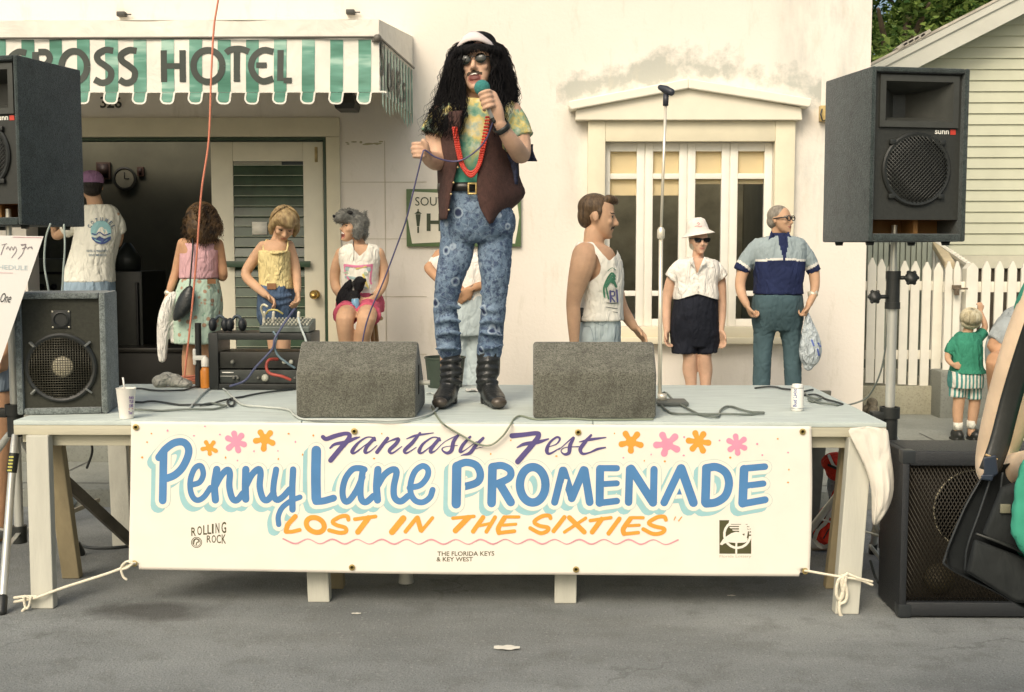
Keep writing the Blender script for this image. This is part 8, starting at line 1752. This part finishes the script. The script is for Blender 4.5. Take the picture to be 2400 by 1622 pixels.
mb = MB(); f.rings(mb, [(548, 690, 140, .145), (542, 780, 150, .15), (540, 880, 150, .14)], .006, 1); f.cloth(mb, [(478, 860, 0, 84), (475, 1100, 0, 72), (475, 1530, 0, 60)]); f.cloth(mb, [(606, 860, 0, 84), (608, 1100, 0, 72), (608, 1530, 0, 60)]); f.part('blue_jeans', mb, CLOTH('washed denim', (.27, .36, .44), .1, .6, 12))
mb = MB()
for x in (475, 608): p = f.W(x, 1540); mb.ell((p.x, p.y + .04, ST + .04), (.05, .13, .04), None, 12, 8)
f.part('shoes', mb, M('grey shoe', (1, 1, 1)), vox=.008)

# ---------------------------------------------------- toddler at the fence
f = Fig('toddler with white blond hair in green shirt and striped shorts reaching up the fence', 8.75, 1880, 540, 3.021, 1160)
f.headm(1190, 632, 168, 172, 14, 0)
mb = MB(); f.head(mb); f.tube(mb, [(1180, 690, 0, 34), (1168, 745, 0, 38)], 1)
T_ = [(1168, 728, 44, .05), (1170, 748, 78, .065), (1168, 800, 92, .08), (1166, 880, 92, .09), (1164, 960, 96, .095), (1158, 1030, 98, .085), (1156, 1090, 94, .075), (1156, 1120, 80, .06)]
f.rings(mb, T_, 0, .92); f.tube(mb, [(1085, 780, 0, 28), (1042, 850, .0, 24), (1030, 900, -.01, 21), (1048, 935, -.05, 19), (1068, 950, -.08, 15)]); f.tube(mb, [(1240, 760, 0, 28), (1288, 700, .02, 23), (1292, 660, .03, 20), (1275, 610, .06, 17), (1264, 575, .07, 13)])
f.hand(mb, f.W(1068, 950, -.08), (.8, -.1, -.3), (0, 1, 0), .55, 40, 1); f.hand(mb, f.W(1264, 572, .07), (-.05, .1, 1), (-.2, .9, 0), .55, 40, -1)
for L in ([(1112, 1120, 0, 48), (1110, 1210, 0, 40), (1102, 1290, 0, 37), (1104, 1400, 0, 28), (1104, 1440, 0, 26)], [(1212, 1120, 0, 48), (1222, 1210, 0, 40), (1212, 1290, 0, 37), (1200, 1400, 0, 28), (1198, 1440, 0, 26)]): f.tube(mb, L)
obj('body', mb, FACE(sk_warm), f.o, vox=.006, sm=2)
mb = MB(); f.hell(mb, (0, .06, .16), (.41, .46, .38)); f.hell(mb, (0, .16, -.06), (.42, .36, .30)); hb = MB(); hb.add(mesh_of(mb, vox=.007, sm=2)); r = random.Random(4)
for i in range(420):
    a = r.uniform(0, 6.28); st = r.uniform(.05, .5); hb.tube([f.hp(.44 * math.cos(a) * math.sin(u), .10 + .46 * math.sin(a) * math.sin(u), .14 + .41 * math.cos(u) - (.07 if u > 1.7 else 0)) for u in np.linspace(st, 2.0, 6)], .0016, 3, False)
obj('blond_hair', hb, m_hair('white blond hair', (.42, .36, .22), (.72, .67, .50)), f.o, normals=False)
mb = MB(); f.rings(mb, [(1168, 722, 46, .055)] + T_[1:5] + [(1172, 1008, 116, .115)], .010, 1); f.cloth(mb, [(1100, 775, 0, 40), (1062, 822, 0, 40), (1032, 872, 0, 32)]); f.cloth(mb, [(1225, 775, 0, 42), (1258, 745, .01, 40), (1292, 715, .02, 36)]); f.part('green_shirt', mb, CLOTH('green jersey', (.045, .24, .155), .12, .7, 14), vox=.006)
def m_stripe():
    m, t, b, tc = base('striped cotton'); wv_ = N(t, 'ShaderNodeTexWave', bands_direction='X'); wv_.inputs['Scale'].default_value = 11.5; wv_.inputs['Distortion'].default_value = 1.2; wv_.inputs['Detail Scale'].default_value = .6; t.links.new(tc.outputs['Object'], wv_.inputs[0])
    r = ramp(t, wv_.outputs[0], [(.50, (.72, .70, .62)), (.58, (.07, .26, .24))]); t.links.new(r.outputs[0], b.inputs['Base Color']); b.inputs['Roughness'].default_value = .85; n3 = nz(t, tc, 14, 3, .5, (1, 1, .4)); bump(t, b, n3.outputs[0], .6, .04); return m
mb = MB(); f.rings(mb, [(1162, 995, 104, .105), (1158, 1050, 112, .112), (1157, 1110, 110, .108)], .006, 1); f.cloth(mb, [(1104, 1070, 0, 58), (1100, 1130, 0, 58), (1098, 1178, 0, 58)]); f.cloth(mb, [(1212, 1070, 0, 58), (1214, 1130, 0, 58), (1216, 1190, 0, 58)]); f.part('striped_shorts', mb, m_stripe(), vox=.006)
mb = MB(); f.cloth(mb, [(1104, 1358, 0, 33), (1104, 1410, 0, 32)]); f.cloth(mb, [(1200, 1345, 0, 33), (1198, 1400, 0, 32)]); obj('socks', mb, CLOTH('white tee', (1, 1, 1)), f.o)
for x, w_ in ((1104, 0), (1200, .03)):
    mb = MB(); p = f.W(x, 1440); mb.ell((p.x + w_, p.y + .02, SW + .045), (.042 + w_ * .4, .085, .048), None, 14, 9); mb.box((p.x + w_ - .038, p.y - .05, SW + .001), (p.x + w_ + .038, p.y + .09, SW + .022)); f.part('shoe', mb, mblk, vox=.006, sm=2)

# ---------------------------------------------------- crouching man at the right edge
f = Fig('crouching man in grey shirt and shorts beside the toddler, cut by the right edge', 8.45, 1880, 540, 3.021, 1560)
f.headm(1800, 640, 230, 60, -30, 0)
mb = MB(); f.head(mb); f.tube(mb, [(1750, 660, 0, 60), (1690, 690, 0, 70)], 1)
f.tube(mb, [(1660, 700, .05, 120), (1560, 710, .05, 150), (1480, 800, .06, 140), (1460, 920, .08, 150)], 4, 18)
f.tube(mb, [(1480, 690, -.12, 75), (1420, 760, -.16, 62), (1352, 822, -.16, 44), (1420, 842, -.2, 38), (1500, 850, -.22, 30)]); f.tube(mb, [(1620, 760, .2, 70), (1640, 880, .2, 48), (1600, 900, .1, 34)])
f.hand(mb, f.W(1500, 850, -.22), (.9, 0, -.3), (0, .9, 0), 1, 30, 1); f.hand(mb, f.W(1600, 900, .1), (-.7, -.3, -.3), (0, 0, -1), 1, 30, 1)
f.tube(mb, [(1470, 950, -.05, 110), (1400, 930, -.25, 78), (1372, 935, -.30, 66), (1376, 1060, -.24, 62), (1372, 1200, -.18, 48), (1370, 1430, -.15, 38)]); f.tube(mb, [(1500, 960, .15, 110), (1560, 1000, -.1, 80), (1570, 1180, .05, 60), (1560, 1430, .1, 40)])
obj('body', mb, FACE(sk_tan), f.o, vox=.009, sm=3)
mb = MB(); f.hell(mb, (0, .11, .2), (.355, .40, .335)); f.part('dark_hair', mb, _m.get('dark hair') or m_hair('dark hair b', (.01, .008, .006), (.04, .03, .02)), vox=.009)
mb = MB(); f.tube(mb, [(1690, 690, .05, 118), (1570, 690, .05, 168), (1485, 780, .06, 158), (1465, 900, .08, 165)], 4, 20); f.cloth(mb, [(1490, 680, -.10, 92), (1420, 735, -.14, 82), (1362, 790, -.15, 66)]); f.part('grey_shirt', mb, CLOTH('grey jersey', (.33, .36, .36), .1, .8, 9), vox=.009)
mb = MB(); f.cloth(mb, [(1475, 930, .0, 150), (1430, 935, -.15, 105), (1405, 940, -.2, 95)]); f.cloth(mb, [(1500, 940, .12, 140), (1560, 990, -.02, 100), (1568, 1060, -.02, 90)]); f.part('khaki_shorts', mb, CLOTH('khaki cotton', (.40, .36, .26), .1, .7, 10), vox=.009)
mb = MB()
for x, d in ((1370, -.18), (1560, .08)): p = f.W(x, 1440, d); mb.ell((p.x, p.y - .04, SW + .05), (.055, .14, .05), None, 12, 8)
f.part('shoes', mb, M('white shoe', (1, 1, 1)), vox=.009)

# ---------------------------------------------------- onlooker at the left edge, behind the schedule board
f = Fig('onlooker in grey blue shorts mostly hidden behind the left schedule board', 6.05, 0, 0, 1, px=-58, ground=0)
f.headm(-58, 535, 106, 20); mb = MB(); f.head(mb); f.tube(mb, [(-58, 575, .02, 26), (-58, 610, .03, 28)], 1)
T_ = [(-58, 602, 36, .07), (-58, 614, 80, .09), (-58, 660, 96, .12), (-58, 760, 82, .12), (-58, 840, 82, .12), (-58, 900, 76, .11)]
f.rings(mb, T_, 0, .93); f.tube(mb, [(20, 635, 0, 24), (30, 720, .02, 20), (22, 780, -.02, 17), (8, 828, -.06, 13)]); f.tube(mb, [(-136, 635, 0, 24), (-150, 720, 0, 20), (-140, 840, 0, 13)])
f.hand(mb, f.W(8, 826, -.06), (-.05, -.1, -1), (-.9, .2, 0), .95, 28, -1); f.hand(mb, f.W(-140, 838, 0), (0, 0, -1), (1, 0, 0), .95, 28, 1)
f.tube(mb, [(-16, 880, 0, 40), (-2, 960, -.02, 35), (2, 1060, 0, 30), (-2, 1150, .02, 28), (-6, 1270, 0, 17)]); f.tube(mb, [(-100, 880, 0, 40), (-104, 1060, 0, 30), (-104, 1270, 0, 17)])
obj('body', mb, FACE(sk_tan), f.o, vox=.009, sm=2)
mb = MB(); f.hell(mb, (0, .11, .2), (.355, .40, .335)); f.part('brown_hair', mb, bpy.data.materials['brown hair'], vox=.009)
mb = MB(); f.rings(mb, T_[:5], .010, 1); f.cloth(mb, [(6, 630, 0, 32), (24, 670, 0, 31), (30, 700, 0, 30)]); f.cloth(mb, [(-122, 630, 0, 32), (-140, 670, 0, 31), (-148, 700, 0, 30)]); f.part('tan_tee', mb, CLOTH('tan jersey', (.36, .28, .18), .1), vox=.009)
mb = MB(); f.rings(mb, [(-58, 820, 82, .125), (-58, 880, 84, .13)], .006, 1); f.cloth(mb, [(-18, 840, 0, 46), (-12, 890, 0, 46), (-8, 918, 0, 46)]); f.cloth(mb, [(-98, 840, 0, 46), (-102, 890, 0, 46), (-104, 918, 0, 46)]); f.part('shorts', mb, CLOTH('grey blue cotton', (.16, .20, .24), .1), vox=.009)
mb = MB()
for x in (-6, -104): p = f.W(x, 1270); mb.ell((p.x, p.y - .05, .045), (.05, .13, .045), None, 12, 8)
f.part('shoes', mb, M('grey shoe', (1, 1, 1)), vox=.009)

# ---------------------------------------------------- photographer in the right foreground
f = Fig('onlooker at the right edge, bare arm crossed by the strap of a black bag', 2.45, 0, 0, 1, px=2520, ground=0)
mb = MB(); f.headm(2660, 420, 255, 200, 0, 0); f.head(mb); f.tube(mb, [(2650, 500, 0, 62), (2640, 600, 0, 70)], 1)
T_ = [(2640, 590, 90, .07), (2640, 630, 190, .10), (2640, 740, 210, .13), (2640, 900, 190, .14), (2640, 1080, 180, .14), (2640, 1250, 195, .15), (2640, 1420, 200, .15)]
f.rings(mb, T_, 0, .93)
f.tube(mb, [(2492, 670, -.02, 78), (2438, 780, .0, 72), (2392, 890, .02, 63), (2352, 1000, .05, 52), (2332, 1085, .08, 46), (2346, 1110, .02, 44), (2400, 1095, -.06, 38), (2440, 1078, -.2, 30)], 5, 22)
f.tube(mb, [(2800, 670, 0, 76), (2860, 850, 0, 62), (2880, 1000, 0, 50), (2840, 1200, -.1, 34)]); f.hand(mb, f.W(2440, 1078, -.2), (.9, -.3, 0), (0, .5, -.8), .95, 30, 1); f.hand(mb, f.W(2840, 1200, -.1), (-.2, 0, -1), (1, 0, 0), .95, 30, 1)
for x in (2550, 2730): f.tube(mb, [(x, 1400, 0, 100), (x, 1800, 0, 70), (x, 2240, 0, 45)])
obj('body', mb, FACE(SKIN('sunlit skin', (.80, .61, .42))), f.o, vox=.008, sm=4)
mb = MB(); f.hell(mb, (0, .11, .12), (.37, .41, .37)); f.part('brown_hair', mb, bpy.data.materials['brown hair'], vox=.01)
mb = MB(); f.rings(mb, [(2640, 585, 100, .08)] + T_[1:5] + [(2600, 1180, 225, .17), (2592, 1290, 222, .17)], .012, 1); f.cloth(mb, [(2520, 650, 0, 92), (2484, 710, 0, 92), (2462, 760, 0, 88)]); f.cloth(mb, [(2780, 650, 0, 90), (2820, 720, 0, 88), (2840, 780, 0, 84)]); tail = [(2396, 1072), (2380, 1130), (2368, 1248), (2402, 1300), (2450, 1330), (2470, 1072)]; mb.loft([[f.W(x, y, d) for x, y in tail] for d in (-.185, -.15)]); sh = f.part('green_shirt', mb, CLOTH('emerald cotton', (.05, .30, .20), .06, .5, 8), vox=.01, sm=4)
mb = MB(); f.rings(mb, [(2640, 1240, 196, .155), (2640, 1400, 205, .16)], .004, 1)
for x in (2550, 2735): f.cloth(mb, [(x, 1380, 0, 110), (x, 1600, 0, 108), (x, 1760, 0, 105)])
f.part('dark_shorts', mb, CLOTH('grey blue cotton', (1, 1, 1)), vox=.012)
mb = MB()
for x in (2550, 2730): p = f.W(x, 2240); mb.ell((p.x, p.y + .04, .05), (.055, .14, .05), None, 12, 8)
f.part('shoes', mb, M('white shoe', (1, 1, 1)), vox=.012)
cb2 = thing('camera_bag', 'black padded camera bag hanging by a wide strap in the right foreground', 'bag', f.W(2350, 1430, -.06))
mnyl = CLOTH('black nylon', (.018, .021, .022), .25, .22, 8, (1, 1, .5), .8); mnyl2 = CLOTH('bag panel', (.024, .027, .027), .25, .3, 14, (1, 1, .5), .8)
def slab(pts, d0, d1, grow=.0): return [[f.W(x, y, d) for x, y in pts] for d in (d0, d1)]
mb = MB(); mb.loft([[f.W(2300 + (x - 2300) * k, 1290 + (y - 1290) * k, d) for x, y in ((2312, 1100), (2372, 1082), (2440, 1120), (2520, 1250), (2520, 1430), (2400, 1425), (2330, 1385), (2222, 1330), (2216, 1300), (2262, 1190))] for d, k in ((-.05, .93), (-.075, .99), (-.03, 1.0), (.05, 1.0), (.075, .96))])
obj('bag_body', mb, mnyl, cb2, smooth=25, bev=.006)
for nm_, q in (('seam', [(2322, 1122, -.082), (2296, 1200, -.084), (2268, 1280, -.084), (2262, 1335, -.08)]), ('seam', [(2350, 1110, -.082), (2338, 1200, -.084), (2316, 1262, -.084)]), ('piping', [(2312, 1104, -.06), (2262, 1190, -.065), (2218, 1300, -.065), (2224, 1330, -.065), (2330, 1384, -.065), (2400, 1424, -.065)])):
    mb = MB(); mb.tube([f.W(*p) for p in crom(q, 5)], .0028, 6); obj(nm_, mb, M('bag piping', (.022, .026, .028), .5, .2, 60), cb2)
mb = MB(); mb.loft([[f.W(2380 + (x - 2380) * k, 1300 + (y - 1300) * k, d) for x, y in ((2345, 1140), (2405, 1120), (2470, 1250), (2470, 1330), (2400, 1300), (2300, 1250))] for d, k in ((-.07, 1), (-.115, .98), (-.125, .88))]); obj('front_pocket', mb, mnyl2, cb2, smooth=25, bev=.006)
mb = MB(); mb.loft([[f.W(2370 + (x - 2370) * k, 1350 + (y - 1350) * k, d) for x, y in ((2282, 1262), (2400, 1306), (2500, 1345), (2500, 1420), (2380, 1412), (2262, 1340))] for d, k in ((-.07, 1), (-.12, .98), (-.13, .9))]); obj('lower_pocket', mb, mnyl2, cb2, smooth=25, bev=.006)
mb = MB(); mb.grid([[f.W(x + o_, y + o_ * .35, d + (-.004 if abs(o_) < 20 else 0)) for o_ in (-23, -12, 0, 12, 23)] for x, y, d in crom([(2318, 1105, -.088), (2342, 1040, -.075), (2368, 940, -.072), (2398, 840, -.088), (2432, 740, -.115), (2470, 650, -.115), (2520, 585, -.06), (2560, 560, .05), (2580, 640, .16)], 5)]); st = obj('strap', mb, mblk, cb2, solid=.003)
mb = MB(); mb.loft([[f.W(x, y, d) for x, y in ((2305, 1072), (2335, 1066), (2340, 1110), (2325, 1120), (2306, 1112))] for d in (-.082, -.10)]); mb.loft([[f.W(x, y, d) for x, y in ((2300, 1112), (2330, 1112), (2326, 1128), (2298, 1124))] for d in (-.08, -.102)]); obj('buckle', mb, M('buckle navy', (.025, .035, .055), .4, .1), st, smooth=False, bev=.003)
mb = MB(); mb.tube([f.W(2312, 1066, -.092), f.W(2336, 1076, -.092)], .0022, 6); obj('stitching', mb, M('tan stitch', (.55, .38, .18), .6), st)
mb = MB(); mb.box((-.010, -.003, -.009), (.010, .003, .009), Matrix.Translation(f.W(2356, 1192, -.128)), bev=.001); obj('label', mb, M('label olive', (.20, .19, .13), .6), cb2)
mb = MB(); mb.tube(crom([f.W(2290, 1250, -.126), f.W(2330, 1268, -.13), f.W(2380, 1285, -.13), f.W(2450, 1320, -.128)], 4) if False else [f.W(*q) for q in ((2290, 1252, -.118), (2330, 1266, -.13), (2380, 1286, -.132), (2450, 1322, -.13))], .0035, 6); obj('zip', mb, mblk, cb2)
